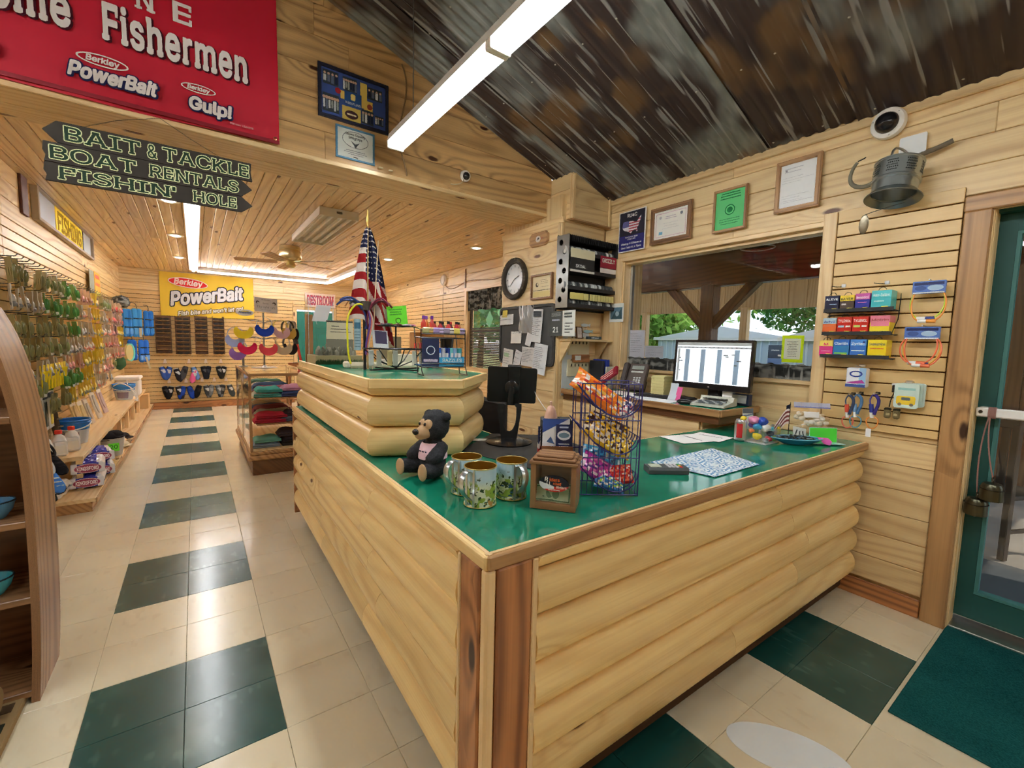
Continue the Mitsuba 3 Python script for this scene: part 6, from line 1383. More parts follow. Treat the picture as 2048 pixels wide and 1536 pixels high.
part(t, 'picture', join([poly(sa.scale(sg.Point(0, 0).buffer(1, 16), .035, .028), .001, col=lin(222, 214, 206)), poly(sg.Polygon([(-.015, -.01), (.02, .002), (.012, .014), (-.005, .01)]), .001, z=.001, col=lin(60, 56, 60)), poly(sg.Point(.055, .002).buffer(.008, 8), .001, col=lin(170, 90, 70))]).tf(pf_ @ mat(0, 0, .022)), 'paint')
cb_ = thing('chalkboard', 'dark grey notice board with a rounded black frame on the pier', 'notice board')
bf = pier_wall(1.69, 1.50)
part(cb_, 'panel', poly(rrect(.83, .53, .04), .012, col=lin(76, 78, 78)).tf(bf), 'matte')
part(cb_, 'frame', poly(rrect(.86, .56, .055).difference(rrect(.81, .51, .035)), .022, col=lin(40, 42, 44)).tf(bf), 'paint')
notes = [(-.30, .155, .23, .10, 2, (232, 236, 238), 'white index card pinned at the upper part of the notice board', 2), (-.33, .215, .085, .07, 0, (232, 214, 110), 'yellow sticky note at the top corner of the notice board', 0),
         (-.13, -.02, .17, .115, 1, (236, 236, 232), 'blank white note in the middle of the notice board', 1), (.075, -.04, .085, .12, -14, (228, 230, 232), 'narrow crumpled note in the middle of the notice board', 0),
         (-.26, -.235, .17, .20, -6, (232, 234, 230), 'white leaflet with green print at the bottom of the notice board', 6), (-.10, -.245, .11, .20, -16, (222, 224, 228), 'half-hidden white sheet at the bottom of the notice board', 3), (.075, -.20, .20, .18, -3, (226, 226, 224), 'handwritten sheet low on the notice board', 9),
         (.25, -.215, .19, .275, -7, (232, 238, 242), 'long white printed page hanging over the bottom edge of the notice board', 12), (.20, .085, .14, .30, -4, (232, 236, 238), 'tall white form on the notice board beside the calendar', 12)]
for k, (x, y, w, h_, rz, c, lb, nl) in enumerate(notes):
    t = thing('pinned_note', lb, 'paper', 'papers on the notice board')
    m_ = bf @ mat(x, y, .0225 + .0012 * k, rz=rz)
    part(t, 'sheet', grid(lambda a, b: ((a - .5) * w, (b - .5) * h_, .006 * (1 - b) ** 2), 4, 6, col=lin(*c), thick=.0005).tf(m_), 'matte')
    if nl: part(t, 'print', join(lines(-w * .42, w * .42, [h_ * (.38 - .72 * i / nl) for i in range(nl)], .003, (120, 126, 132), k + 40) + ([poly(rrect(w * .8, .05, 0, 0, h_ * .36), .0005, col=lin(70, 74, 80))] if k == 8 else []) + ([poly(rrect(w * .5, .04, 0, -.02, h_ * .2), .0005, col=lin(176, 206, 176))] if k == 4 else [])).at(0, 0, .0075).tf(m_), 'matte')
t = thing('plastic_bag', 'clear plastic bag of papers pinned to the top of the notice board', 'bag')
part(t, 'film', grid(lambda a, b: ((a - .5) * .22, (b - .5) * .26, .024 * math.sin(PI * a) * math.sin(PI * b) + .006 * math.sin(a * 17 + b * 9)), 16, 16, col=lin(150, 152, 152)).tf(bf @ mat(.02, .15, .024)), 'gloss')
ca_ = thing('calendar', 'open black and white leaflet with the number 21 at the side of the notice board', 'calendar')
kf = pier_wall(1.16, 1.60, .0225)
part(ca_, 'page', join([poly(rrect(.165, .215, 0, -.085, 0), .001, col=lin(60, 68, 68)), poly(rrect(.155, .215, 0, .078, 0), .001, col=lin(224, 232, 228))]).tf(kf), 'paint')
part(ca_, 'print', join([poly(text('21', .045), .0006, col=lin(236, 240, 240)).at(-.085, -.075), poly(rrect(.10, .012, 0, -.085, .03), .0006, col=lin(170, 180, 196))] + [poly(rrect(.12, .004, 0, -.085, .09 - .012 * k), .0006, col=lin(150, 158, 158)) for k in range(3)] + lines(.02, .14, [.08, .055], .016, (70, 80, 80), 61) + lines(.03, .13, [0, -.025, -.05, -.075], .010, (90, 98, 100), 62)).at(0, 0, .001).tf(kf), 'paint')
# cigarette rack on the pier's front
cr = thing('tin_rack', 'black shelf rack of round tins and packets on the front of the pier', 'rack')
fr = frame((3.21, 1.235, 1.72), (1, 0, 0), (0, 0, 1))      # x across, y up, z towards the viewer
part(cr, 'back', box(.60, .62, .006, 0, .31, .003, col=lin(30, 30, 32)).tf(fr), 'paint')
side = sg.box(0, 0, .15, .60)
for i, yy in enumerate(np.linspace(.07, .54, 7)): side = side.difference(sg.Point(.075 + (.022 if i % 2 else -.022), yy).buffer(.024, 12))
for x in (-.30, .295): part(cr, 'side_plate', poly(side, .006, col=lin(128, 130, 128)).tf(fr @ frame((x, .01, 0), (0, 0, 1), (0, 1, 0))), 'metal')
for k, yy in enumerate((.02, .165, .31, .455)): part(cr, 'shelf', join([box(.59, .006, .14, 0, yy, .075, col=lin(34, 34, 36)), box(.59, .03, .004, 0, yy + .012, .147, col=lin(40, 40, 42))]).tf(fr), 'paint')
part(cr, 'top_rib', join([box(.004, .05, .13, -.28 + .022 * k, .585, .075, col=lin(26, 28, 30)) for k in range(26)]).tf(fr), 'paint', kind='stuff')
part(cr, 'price_card', box(.28, .075, .004, -.145, .462, .152, col=lin(226, 222, 190)).tf(fr), 'paint')
part(cr, 'price_strip', box(.28, .018, .004, -.145, .318, .152, col=lin(226, 226, 220)).tf(fr), 'paint')
part(cr, 'black_card', box(.28, .11, .004, -.145, .375, .150, col=lin(34, 36, 40)).tf(fr), 'paint')
part(cr, 'red_card', join([box(.20, .10, .004, .165, .43, .154, col=lin(146, 34, 58)), box(.20, .04, .004, .165, .355, .154, col=lin(232, 226, 224))]).tf(fr), 'paint')
part(cr, 'card_lettering', join([poly(text('GRIZZLY', .034, .16), .001, col=lin(240, 236, 232)).at(.165, .425), poly(text('SKOAL', .026, .12), .001, col=lin(220, 224, 226)).at(-.17, .345)]).at(0, 0, .1565).tf(fr), 'paint')
part(cr, 'yellow_label', join([box(.155, .055, .004, -.20, .11, .152, col=lin(226, 216, 130)), box(.055, .055, .004, -.09, .11, .152, col=lin(222, 214, 140))] + [box(.028, .055, .004, -.035 + .034 * k, .11, .152, col=lin(220, 212, 140)) for k in range(9) if k < 9]).tf(fr), 'paint')
r_ = random.Random(29)
tin = shape(cyl(.033, .020, 20, lin(70, 76, 80), ch=.003), 'gloss'); tin2 = shape(cyl(.033, .020, 20, lin(206, 210, 210), ch=.003), 'gloss')
for row, (yy, n) in enumerate(((.055, 21), (.20, 22), (.49, 21))):
    for k in range(n):
        t = thing('snuff_tin', ['round dark tin in the lowest row of the tin rack', 'round tin in the middle row of the tin rack', 'round tin in the top row of the tin rack'][row], 'tin', ['tins in the lowest row', 'tins in the middle row', 'tins in the top row'][row])
        m_ = fr @ frame((-.275 + .55 * k / (n - 1) - .01, yy, .10 + .004 * (k % 2)), (0, 0, 1), (0, 1, 0)) @ mat(rz=0, ry=r_.uniform(-14, 14))
        scene[t] = {**(tin if r_.random() < .7 else tin2), 'to_world': TM(m_)}

# ================================================================ on the gable
ba = thing('fishing_banner', 'big red vinyl banner reading Welcome Fishermen hung on the gable', 'banner')
bf = frame((-.10, 1.452, 2.583), (1, 0, 0), (0, 0, 1))      # x from its middle, y up from the lower edge
def bpt(a, b):
    x = -1.62 + 2.56 * a; y = 1.12 * b
    return (x, y + .012 * math.sin(a * 7) * (1 - b), .004 + .005 * math.sin(a * 31) * (1 - b) + .006 * math.sin(b * 9 + a * 5))
part(ba, 'cloth', grid(bpt, 60, 20, col=lin(178, 26, 46), thick=.001).tf(bf), 'paint')
part(ba, 'hem', box(2.56, .02, .003, -.34, .012, .012, col=lin(120, 12, 28)).tf(bf), 'paint')
part(ba, 'eyelet', join([lathe([(.006, 0), (.010, 0), (.010, .002), (.006, .003)], 12, col=lin(170, 150, 100)).at(x, .03, .014) for x in (.915, -.6, -1.6)]).tf(bf), 'metal')
WH, SHD = lin(238, 234, 232), lin(56, 14, 26)
def btext(s, h, w, x, y, z=.014, shadow=.006, **k):
    g = text(s, h, w, **k); out = []
    if shadow: out.append(poly(g.buffer(.003), .0008, col=SHD).at(x + shadow, y - shadow * .8, z))
    out.append(poly(g, .001, col=WH).at(x, y, z + .001)); return out
LT = []
LT += btext('Welcome', .165, .62, -.262, .302, slab=.05, fat=.02)
LT += btext('Fishermen', .165, .625, .470, .302, slab=.05, fat=.02)
for s, x in (('Z', .01), ('O', .175), ('N', .330), ('E', .485)): LT += btext(s, .098, .082, x, .500 + .0 * x, shadow=0, slab=.09)
for s, x in (('P', -.62), ('R', -.46), ('O', -.30)): LT += btext(s, .098, .082, x, .500, shadow=0, slab=.09)
def berk(x, y, s=1.0):
    o = sa.scale(sg.Point(0, 0).buffer(1, 28), .098 * s, .028 * s); i = sa.scale(sg.Point(0, 0).buffer(1, 28), .090 * s, .022 * s)
    return [poly(o.difference(i), .001, col=WH).at(x, y, .015), poly(text('Berkley', .026 * s, .128 * s, italic=.15, fat=.03), .001, col=WH).at(x, y - .011 * s, .015)]
NV = lin(28, 30, 66)
def outlined(s, h, w, x, y, italic=.25, c=WH, o=NV, b=.007, **k):
    g = text(s, h, w, italic=italic, fat=.05, **k)
    return [poly(g.buffer(b), .0008, col=o).at(x + .002, y - .002, .0142), poly(g, .001, col=c).at(x, y, .015)]
LT += berk(.155, .188) + outlined('PowerBait', .064, .345, .195, .088)
LT += berk(.545, .188, .80) + outlined('Gulp!', .062, .20, .598, .078, italic=.08)
LT += berk(-.42, .188) + outlined('Trilene', .075, .30, -.355, .086, italic=0)
LT += [poly(text('PM1604  1124103', .010, .115), .001, col=lin(230, 190, 196)).at(.745, .048, .015)]
part(ba, 'lettering', join(LT).tf(bf), 'matte')
# three arrow boards
def arrow(z0, h, right, words, label, rag=True):
    t = thing('arrow_sign', label, 'sign', None)
    x0, x1 = -.175, .685
    if right: pg_ = sg.Polygon([(x0, z0), (x0 + .006, z0 + h * .3), (x0 - .004, z0 + h * .55), (x0, z0 + h), (x1 - .055, z0 + h), (x1, z0 + h * .5), (x1 - .055, z0)])
    else: pg_ = sg.Polygon([(x0 + .05, z0), (x0, z0 + h * .5), (x0 + .05, z0 + h), (x1, z0 + h), (x1 - .004, z0 + h * .5), (x1 + .003, z0)])
    fr = frame((0, 1.442, 0), (1, 0, 0), (0, 0, 1))
    part(t, 'board', poly(pg_, .018, col=lin(58, 54, 50)).tf(fr), 'matte')
    gr_, ed = [], []
    for s, xa, xb in words:
        g = text(s, h * .66, xb - xa, slab=.05, bold=False, fat=.03); g = sa.translate(g, (xa + xb) / 2, z0 + h * .17)
        gr_.append(poly(g, .0012, col=lin(40, 58, 46)))
        ed.append(poly(g.buffer(.0030).difference(g.buffer(-.0012)), .002, col=lin(214, 220, 176)))
    part(t, 'lettering', join(gr_ + ed).at(0, 0, .018).tf(fr), 'matte')
    return t
arrow(2.331, .100, False, [('BAIT', -.10, .185), ('&', .212, .252), ('TACKLE', .275, .672)], 'grey arrow board reading BAIT & TACKLE, uppermost of three')
arrow(2.237, .092, True, [('BOAT', -.155, .165), ('RENTALS', .215, .618)], 'grey arrow board reading BOAT RENTALS, middle of three')
arrow(2.148, .086, True, [("FISHIN'", -.13, .325), ('HOLE', .40, .605)], "grey arrow board reading FISHIN' HOLE, lowest of three")
one('sign_wire', 'thin wires holding the arrow boards under the wooden header', 'wire', kind='stuff', m=join([tube([(.27, 1.45, 2.57), (.1, 1.452, 2.51), (-.05, 1.452, 2.43)], .0014, 5), tube([(.27, 1.45, 2.57), (.40, 1.452, 2.50), (.55, 1.452, 2.43)], .0014, 5)] + [tube([(x, 1.452, z), (x, 1.452, z - .006), (x, 1.452, z - .012)], .0014, 5) for x in (-.05, .55) for z in (2.337, 2.242)]).col(lin(110, 100, 84)), bsdf='metal')
t = thing('picture_frame', 'dark framed blue and gold team photo collage on the gable boards', 'picture frame')
gf = gable_wall(1.295, 2.998, -.002)
r_ = random.Random(33)
def crowd(x, y, w, h_, n, seed):
    r = random.Random(seed); o = [poly(rrect(w, h_, 0, x, y), .0005, col=lin(50, 58, 62))]
    for k in range(n): o.append(poly(rrect(w / n * .7, h_ * r.uniform(.4, .7), .0, x - w / 2 + w * (k + .5) / n, y - h_ * .08), .0005, z=.0005, col=lin(*r.choice([(210, 214, 216), (30, 36, 60), (150, 156, 150), (90, 100, 120)]))))
    for k in range(n): o.append(poly(sg.Point(x - w / 2 + w * (k + .5) / n, y + h_ * .26).buffer(h_ * .09, 4), .0005, z=.001, col=lin(196, 160, 136)))
    return o
framed(t, gf, .455, .322, .020, .022, lin(24, 26, 44), lin(48, 70, 130),
       [poly(rrect(.045, .16, 0, .06, .045), .0004, col=lin(214, 186, 92)), poly(rrect(.12, .085, 0, -.02, -.095), .0004, col=lin(214, 190, 100)), poly(rrect(.03, .05, .0, -.075, .01), .0004, col=lin(214, 186, 92)), poly(rrect(.06, .06, 0, .09, -.01), .0004, col=lin(214, 186, 92))] + crowd(-.15, .088, .095, .085, 4, 1) + crowd(-.03, .085, .09, .085, 6, 2) + crowd(.135, .075, .10, .075, 4, 3) + crowd(-.15, -.065, .10, .11, 6, 4) + crowd(.085, -.085, .08, .09, 4, 5) + crowd(.165, -.085, .06, .06, 4, 6)
       + [poly(rrect(.11, .085, 0, -.01, .0), .0005, z=.0004, col=lin(40, 70, 120)), poly(rrect(.03, .04, .01, -.01, .012), .0005, z=.001, col=lin(226, 206, 120)), poly(text('WRESTLING', .014, .10), .0005, z=.001, col=lin(200, 206, 214)).at(-.01, -.036), poly(sa.scale(sg.Point(-.02, -.10).buffer(1, 16), .042, .026), .0005, z=.0006, col=lin(60, 40, 44)), poly(rrect(.06, .010, 0, -.02, -.10), .0005, z=.0012, col=lin(230, 220, 190)), poly(sg.Point(-.105, .025).buffer(.018, 8), .0005, z=.0006, col=lin(160, 44, 50)), poly(sg.Point(.10, -.015).buffer(.018, 8), .0005, z=.0006, col=lin(150, 70, 60))])
t = thing('picture_frame', 'blue-edged white certificate reading Stone County Stingrays on the gable boards', 'picture frame')
gf = gable_wall(1.30, 2.714, -.002)
framed(t, gf, .255, .205, .012, .012, lin(70, 120, 150), lin(222, 228, 222),
       [poly(sa.scale(sg.Point(0, .03).buffer(1, 20), .085, .052).difference(sa.scale(sg.Point(0, .03).buffer(1, 20), .082, .049)), .0005, col=lin(90, 94, 96)), poly(text('Stone County', .014, .13), .0006, col=lin(30, 32, 34)).at(0, .056), poly(text('Stingrays', .016, .09), .0006, col=lin(30, 32, 34)).at(0, .034), poly(sg.Polygon([(-.03, .02), (0, .005), (.03, .02), (.012, -.002), (0, -.022), (-.012, -.002)]), .0006, col=lin(60, 64, 66))] + lines(-.09, .09, [-.04, -.052, -.064], .003, (120, 126, 130), 71, True) + [poly(rrect(.03, .005, 0, 0, -.08), .0006, col=lin(40, 44, 46))])
one('jack_plate', 'small cream wire plate low on the gable boards, closer to the certificate', 'cover plate', box(.028, .020, .008, 1.465, 1.45, 2.604, ch=.002, col=lin(226, 214, 180)), 'paint')
one('jack_plate', 'small cream wire plate low on the gable boards, closer to the dome camera', 'cover plate', box(.028, .020, .008, 1.535, 1.45, 2.602, ch=.002, col=lin(226, 214, 180)), 'paint')
one('lamp_cord', 'brown lamp cord looping down the gable boards behind the strip light', 'cord', tube(spline([(1.62, 1.46, 3.34), (1.62, 1.455, 3.0), (1.60, 1.45, 2.80), (1.63, 1.455, 2.70), (1.66, 1.46, 2.60)], 24), .005, 6, col=lin(120, 92, 56)), 'paint')
# ================================================================ on the raised counter
ZU = 1.2505
fg = thing('table_flag', 'stars and stripes flag draped on a tall thin pole on the raised counter', 'flag')
PX0 = np.array([1.20, .90])
part(fg, 'pole', tube([(1.195, .90, ZU), (1.196, .90, 1.7), (1.198, .90, 2.06)], .005, 8, col=lin(206, 178, 120)), 'paint')
part(fg, 'finial', lathe([(0, 0), (.008, .004), (.005, .012), (.010, .035), (.004, .085), (0, .10)], 12, col=lin(220, 190, 110)).at(1.198, .90, 2.055), 'metal')
part(fg, 'pole', tube([(1.215, .88, ZU), (1.225, .87, 1.6), (1.245, .86, 1.98)], .0028, 6, col=lin(226, 206, 170)), 'paint')
# the cloth hangs from the pole in folds: a is along the fly, b down the hoist
def flagpt(a, b):
    # top edge slides down as it leaves the pole
    w = .012 + .125 * b ** .75
    side = (a - .42)
    x = 1.198 + side * (w * 1.95)
    fold = .030 * math.sin(a * 15 + .6) * (.25 + b)
    z = 2.05 - .53 * b - .13 * max(0, a - .3) * b * (1 + .6 * b) + .02 * math.sin(a * 9) * b
    return np.array([x, .895 + fold, z])
NS = 13
Rr, Ww, Bb = lin(150, 40, 44), lin(228, 220, 214), lin(38, 44, 74)
def strip_pts(a, b):
    # stripes run slantwise, as on a hanging flag
    return flagpt(a, b)
bands, star_c = {'r': [], 'w': [], 'c': []}, []
NU, NV = 44, 60
for i in range(NU):
    for j in range(NV):
        a0, a1, b0, b1 = i / NU, (i + 1) / NU, j / NV, (j + 1) / NV
        am, bm_ = (a0 + a1) / 2, (b0 + b1) / 2
        if bm_ < .46 - .30 * max(0, .30 - am) * 2.2 + .06 * am: kind = 'c' if (am > .30 or bm_ < .22) else None
        else: kind = None
        if kind is None:
            q = (bm_ * 10.5) if am < .42 else (bm_ * 7.0 - am * 6.2 + 9)
            kind = 'r' if int(math.floor(q)) % 2 else 'w'
        P4 = [flagpt(a0, b0), flagpt(a1, b0), flagpt(a1, b1), flagpt(a0, b1)]
        bands[kind] += [P4[0], P4[1], P4[2], P4[0], P4[2], P4[3]]
        if kind == 'c' and i % 4 == 1 and j % 3 == 1:
            c = sum(P4) / 4; star_c.append(poly(sg.Point(0, 0).buffer(.0042, 3), .0006, col=Ww).tf(frame(c + (0, -.0015, 0), (1, 0, 0), (0, 0, 1))))
part(fg, 'canton', flat(bands['c'], None, Bb), 'matte', label='dark blue canton')
part(fg, 'red_stripes', flat(bands['r'], None, Rr), 'matte')
part(fg, 'white_stripes', flat(bands['w'], None, Ww), 'matte')
part(fg, 'stars', join(star_c), 'matte', kind='stuff')
# bundle of coloured floating straps in a tall tin
vs = thing('strap_canister', 'tall pale blue canister holding coloured straps on the raised counter', 'canister')
part(vs, 'can', cyl(.019, .175, 24, lin(150, 184, 200), ch=.002).at(1.125, .86, 1.36), 'gloss')
part(vs, 'print', join([lathe([(.0194, z), (.0194, z + .004)], 8, col=lin(90, 120, 140), a0=200, a1=300) for z in np.linspace(.02, .10, 6)] + [lathe([(.0194, .12), (.0194, .155)], 8, col=lin(60, 110, 140), a0=200, a1=300)]).at(1.125, .86, 1.36), 'paint')
r_ = random.Random(18)
straps = [((44, 60, 120), -.16, .0), ((34, 48, 100), -.14, .012), ((40, 60, 130), -.15, -.012), ((190, 130, 60), -.10, .02), ((30, 34, 40), -.09, .0), ((150, 40, 50), .12, .0), ((170, 50, 50), .13, .015), ((120, 40, 70), .11, -.02), ((200, 90, 60), .10, .01), ((90, 40, 50), .14, -.01), ((46, 40, 40), .05, .03), ((186, 70, 70), .09, .03)]
for k, (c, dx, dy) in enumerate(straps):
    p = spline([(1.17 + .004 * k % 3, .87 + dy * .3, 1.48), (1.175 + dx * .1, .87 + dy, 1.58), (1.175 + dx * .55, .865 + dy * 2, 1.635 + .006 * (k % 4)), (1.175 + dx, .86 + dy * 3, 1.605 + .012 * (k % 3))], 16)
    one('strap', ['dark blue', 'navy', 'blue', 'tan', 'black', 'crimson', 'red', 'maroon', 'rust', 'wine', 'brown-black', 'coral'][k] + ' floating strap fanning out of the bundle on the raised counter', 'strap', tube(p, .0055, 7, col=lin(*c)), 'gloss', 'straps in the canister bundle')
one('strap', 'bright yellow floating strap arching down from the bundle to the counter', 'strap', tube(spline([(1.17, .86, 1.60), (1.12, .845, 1.615), (1.075, .84, 1.56), (1.065, .84, 1.44), (1.07, .84, 1.34), (1.082, .84, 1.285)], 30), .0055, 8, col=lin(236, 228, 50)), 'gloss')
for k, (c, x1) in enumerate((((90, 60, 140), 1.19), ((214, 120, 110), 1.20), ((190, 200, 190), 1.205))):
    one('strap', ['purple', 'salmon', 'pale grey'][k] + ' strap hanging straight down from the bundle', 'strap', tube(spline([(1.175, .85, 1.60), (x1, .84, 1.52), (x1 - .02, .835, 1.42), (x1 - .025, .835, 1.335)], 16), .0048, 7, col=lin(*c)), 'gloss', 'straps in the canister bundle')
one('strap_holder', 'black stand gripping the strap bundle on the raised counter', 'stand', join([box(.014, .014, .38, 1.17, .875, 1.44, col=lin(30, 30, 30)), cyl(.03, .05, 16, lin(60, 50, 44)).at(1.175, .87, 1.585)]), 'paint')
# black wire spinner with clipped packets
wsn = thing('wire_spinner', 'black wire spinner stand with bracelets on the raised counter', 'rack')
c0 = (1.325, .80)
BKW = lin(24, 24, 26)
part(wsn, 'post', tube([(*c0, ZU), (*c0, 1.4), (*c0, 1.515)], .005, 8, col=BKW), 'gloss')
for k in range(4):
    a = math.radians(20 + 90 * k)
    part(wsn, 'foot', tube([(*c0, ZU + .006), (c0[0] + .09 * math.cos(a), c0[1] + .09 * math.sin(a), ZU + .005), (c0[0] + .18 * math.cos(a), c0[1] + .18 * math.sin(a), ZU + .005)], .0045, 6, col=BKW), 'gloss')
for rr, zz in ((.185, 1.372), (.10, 1.502)):
    part(wsn, 'ring', tube([(c0[0] + rr * math.cos(a), c0[1] + rr * .7 * math.sin(a), zz) for a in np.linspace(0, 2 * PI, 40, endpoint=False)], .004 if rr > .15 else .003, 6, col=BKW, closed=True), 'gloss')
for k in range(8):
    a = k * PI / 4
    part(wsn, 'strut', tube([(c0[0] + .185 * math.cos(a), c0[1] + .13 * math.sin(a), 1.372), (c0[0] + .10 * math.cos(a), c0[1] + .08 * math.sin(a), 1.30), (c0[0], c0[1], 1.262)], .0032, 6, col=BKW), 'gloss')
r_ = random.Random(2)
for k in range(9):
    a = k * 2 * PI / 9 + .3
    one('bracelet', ['black', 'red', 'lilac', 'silver', 'rose', 'dark grey', 'brown', 'white', 'pink'][k] + ' bracelet lying on the upper ring of the wire spinner', 'bracelet', tube([(c0[0] + .085 * math.cos(a) + .03 * math.cos(t), c0[1] + .06 * math.sin(a) + .02 * math.sin(t), 1.509 + .003 * math.sin(3 * t)) for t in np.linspace(0, 2 * PI, 18, endpoint=False)], .0035, 5, col=lin(*[(30, 30, 34), (180, 50, 60), (180, 160, 210), (190, 190, 196), (190, 110, 120), (70, 70, 76), (110, 80, 60), (224, 224, 226), (224, 150, 190)][k]), closed=True), 'gloss', 'bracelets on the wire spinner')
t = thing('card_sign', 'bright green hand-lettered card standing on the wire spinner', 'sign')
gf = frame((1.348, .84, 1.565), (1, -.06, .12), (-.08, .05, 1))
part(t, 'card', poly(rrect(.118, .108), .0015, col=lin(110, 226, 50)).tf(gf), 'paint')
part(t, 'print', join([poly(rrect(.08 * w, .006, 0, -.008, .035 - .014 * k), .0006, col=lin(80, 170, 60)) for k, w in enumerate((1, .8, .9))] + [poly(sg.Point(0.004, -.03).buffer(.016, 10).difference(sg.Point(.004, -.03).buffer(.013, 10)), .0006, col=lin(30, 50, 30))]).at(0, 0, .0015).tf(gf), 'matte')
t = thing('picture_card', 'small white-edged dark picture leaning on the wire spinner', 'card')
pc_ = frame((1.245, .83, 1.425), (1, -.2, -.05), (-.05, .1, 1))
part(t, 'card', poly(rrect(.085, .10), .002, col=lin(224, 230, 238)).tf(pc_), 'paint')
part(t, 'print', poly(rrect(.065, .072, 0, .004, .01), .0006, z=.002, col=lin(64, 58, 90)).tf(pc_), 'paint')
# packets hanging in the spinner
for k, (x, c) in enumerate(((1.165, (196, 198, 196)), (1.20, (176, 172, 160)), (1.255, (200, 176, 120)), (1.285, (190, 190, 180)), (1.40, (226, 220, 206)), (1.45, (206, 200, 190)))):
    one('trinket_packet', f'small {["silver", "grey", "amber", "pale grey", "cream", "beige"][k]} packet hanging under the lower ring of the wire spinner', 'packet', box(.028, .006, .085, x, .80 - .10 * math.sqrt(max(.05, 1 - ((x - 1.325) / .19) ** 2)), 1.322, ch=.002, col=lin(*c)), 'gloss', 'packets under the spinner ring')
# long cream receipt printer / cutter behind
lm = thing('laminator', 'long cream plastic machine with rounded ends at the front of the raised counter', 'machine')
part(lm, 'body', prism([(-.05, 0), (.05, 0), (.052, .016), (.03, .034), (-.03, .036), (-.052, .014)], .46, col=lin(232, 226, 196)).at(1.36, 1.02, ZU, rz=-6), 'paint')
part(lm, 'ribs', join([box(.006, .03, .004, -.10 + .012 * k, -.035, .022, col=lin(214, 208, 176)) for k in range(14)]).at(1.36, 1.02, ZU, rz=-6), 'paint', kind='stuff')
part(lm, 'end_cap', box(.035, .09, .038, -.245, 0, .019, ch=.008, col=lin(238, 234, 214)).at(1.36, 1.02, ZU, rz=-6), 'paint')
# display tray with sign and packets, wooden post with clear sheet
dt = thing('display_tray', 'shallow tray edged with green grass fringe, full of grey-green packets, on the raised counter', 'tray')
part(dt, 'tray', join([box(.30, .012, .06, 1.175, 1.44, ZU + .03, ch=.002), box(.30, .012, .06, 1.175, 1.72, ZU + .03, ch=.002), box(.012, .28, .06, 1.03, 1.58, ZU + .03, ch=.002), box(.012, .28, .06, 1.32, 1.58, ZU + .03, ch=.002), box(.29, .28, .006, 1.175, 1.58, ZU + .004)]).col(lin(160, 148, 110)), 'paint')
gg = np.random.default_rng(5); ts = []
for k in range(420):
    x = 1.025 + .30 * gg.random(); h_ = .02 + .02 * gg.random(); d_ = gg.normal() * .004
    ts += [(x - .003, 1.432, ZU), (x + .003, 1.432, ZU), (x + d_, 1.428 + .004 * gg.normal(), ZU + h_)]
part(dt, 'fringe', Mesh(ts, np.arange(len(ts)).reshape(-1, 3)).col(lin(52, 74, 46)), 'matte', kind='stuff')
t = thing('tent_card', 'tan printed card with dark bars and lines standing behind the grey packets', 'card')
tf_ = frame((1.20, 1.56, 1.425), (1, 0, 0), (0.02, .15, 1))
part(t, 'card', poly(sg.Polygon([(-.09, -.13), (.10, -.13), (.10, .125), (-.075, .125)]), .003, col=lin(196, 188, 158)).tf(tf_), 'paint')
part(t, 'print', join([poly(rrect(.18, .012, 0, .01, .118), .0006, col=lin(60, 58, 52)), poly(rrect(.05, .006, 0, -.02, .085), .0006, col=lin(60, 56, 50)), poly(rrect(.12, .005, 0, .01, .065), .0006, col=lin(80, 74, 64)), poly(rrect(.14, .005, 0, .015, .045), .0006, col=lin(80, 74, 64)), poly(rrect(.185, .11, 0, .008, -.06), .0006, col=lin(110, 108, 92))]).at(0, 0, .003).tf(tf_), 'paint')
r_ = random.Random(9)
for k in range(14):
    x, y = 1.06 + .036 * (k % 7), 1.47 + .07 * (k // 7) + r_.uniform(-.01, .01)
    m = ball(.02, sub=2, sc=(.85, .5, 2.2)); m.v = m.v + (meshkit.noise(m.v * 90 + k, 2) - .5)[:, None] * .008
    one('foil_packet', 'crinkled grey-green packet standing in the grass-edged tray', 'packet', m.col(lin(*r_.choice([(96, 96, 80), (120, 118, 100), (80, 82, 70), (140, 138, 122)]))).at(x, y, ZU + .055 + .02 * (k // 7), rz=r_.uniform(-20, 20), ry=r_.uniform(-10, 10)), 'paint', 'packets in the grass-edged tray')
cs = thing('clear_stand', 'wooden post with a clear acrylic sheet at the aisle end of the raised counter', 'stand')
part(cs, 'post', box(.05, .02, .34, 1.045, 1.745, ZU + .17, ch=.003, grain=2), 'wood_trim')
part(cs, 'sheet', join([box(.16, .004, .40, 1.12, 1.70, ZU + .23), box(.004, .14, .44, 1.042, 1.80, ZU + .23)]), 'clearbag')
part(cs, 'sheet_edge', join([box(.003, .006, .40, 1.20, 1.70, ZU + .23), box(.003, .006, .44, 1.04, 1.73, ZU + .24), tube([(1.04, 1.73, 1.69), (1.06, 1.71, 1.63), (1.09, 1.70, 1.52)], .002, 5)]).col(lin(214, 220, 224)), 'gloss')
part(cs, 'back_label', poly(rrect(.10, .12), .001, col=lin(214, 214, 216)).tf(frame((1.12, 1.69, 1.60), (1, 0, 0), (.3, 0, 1))), 'matte')
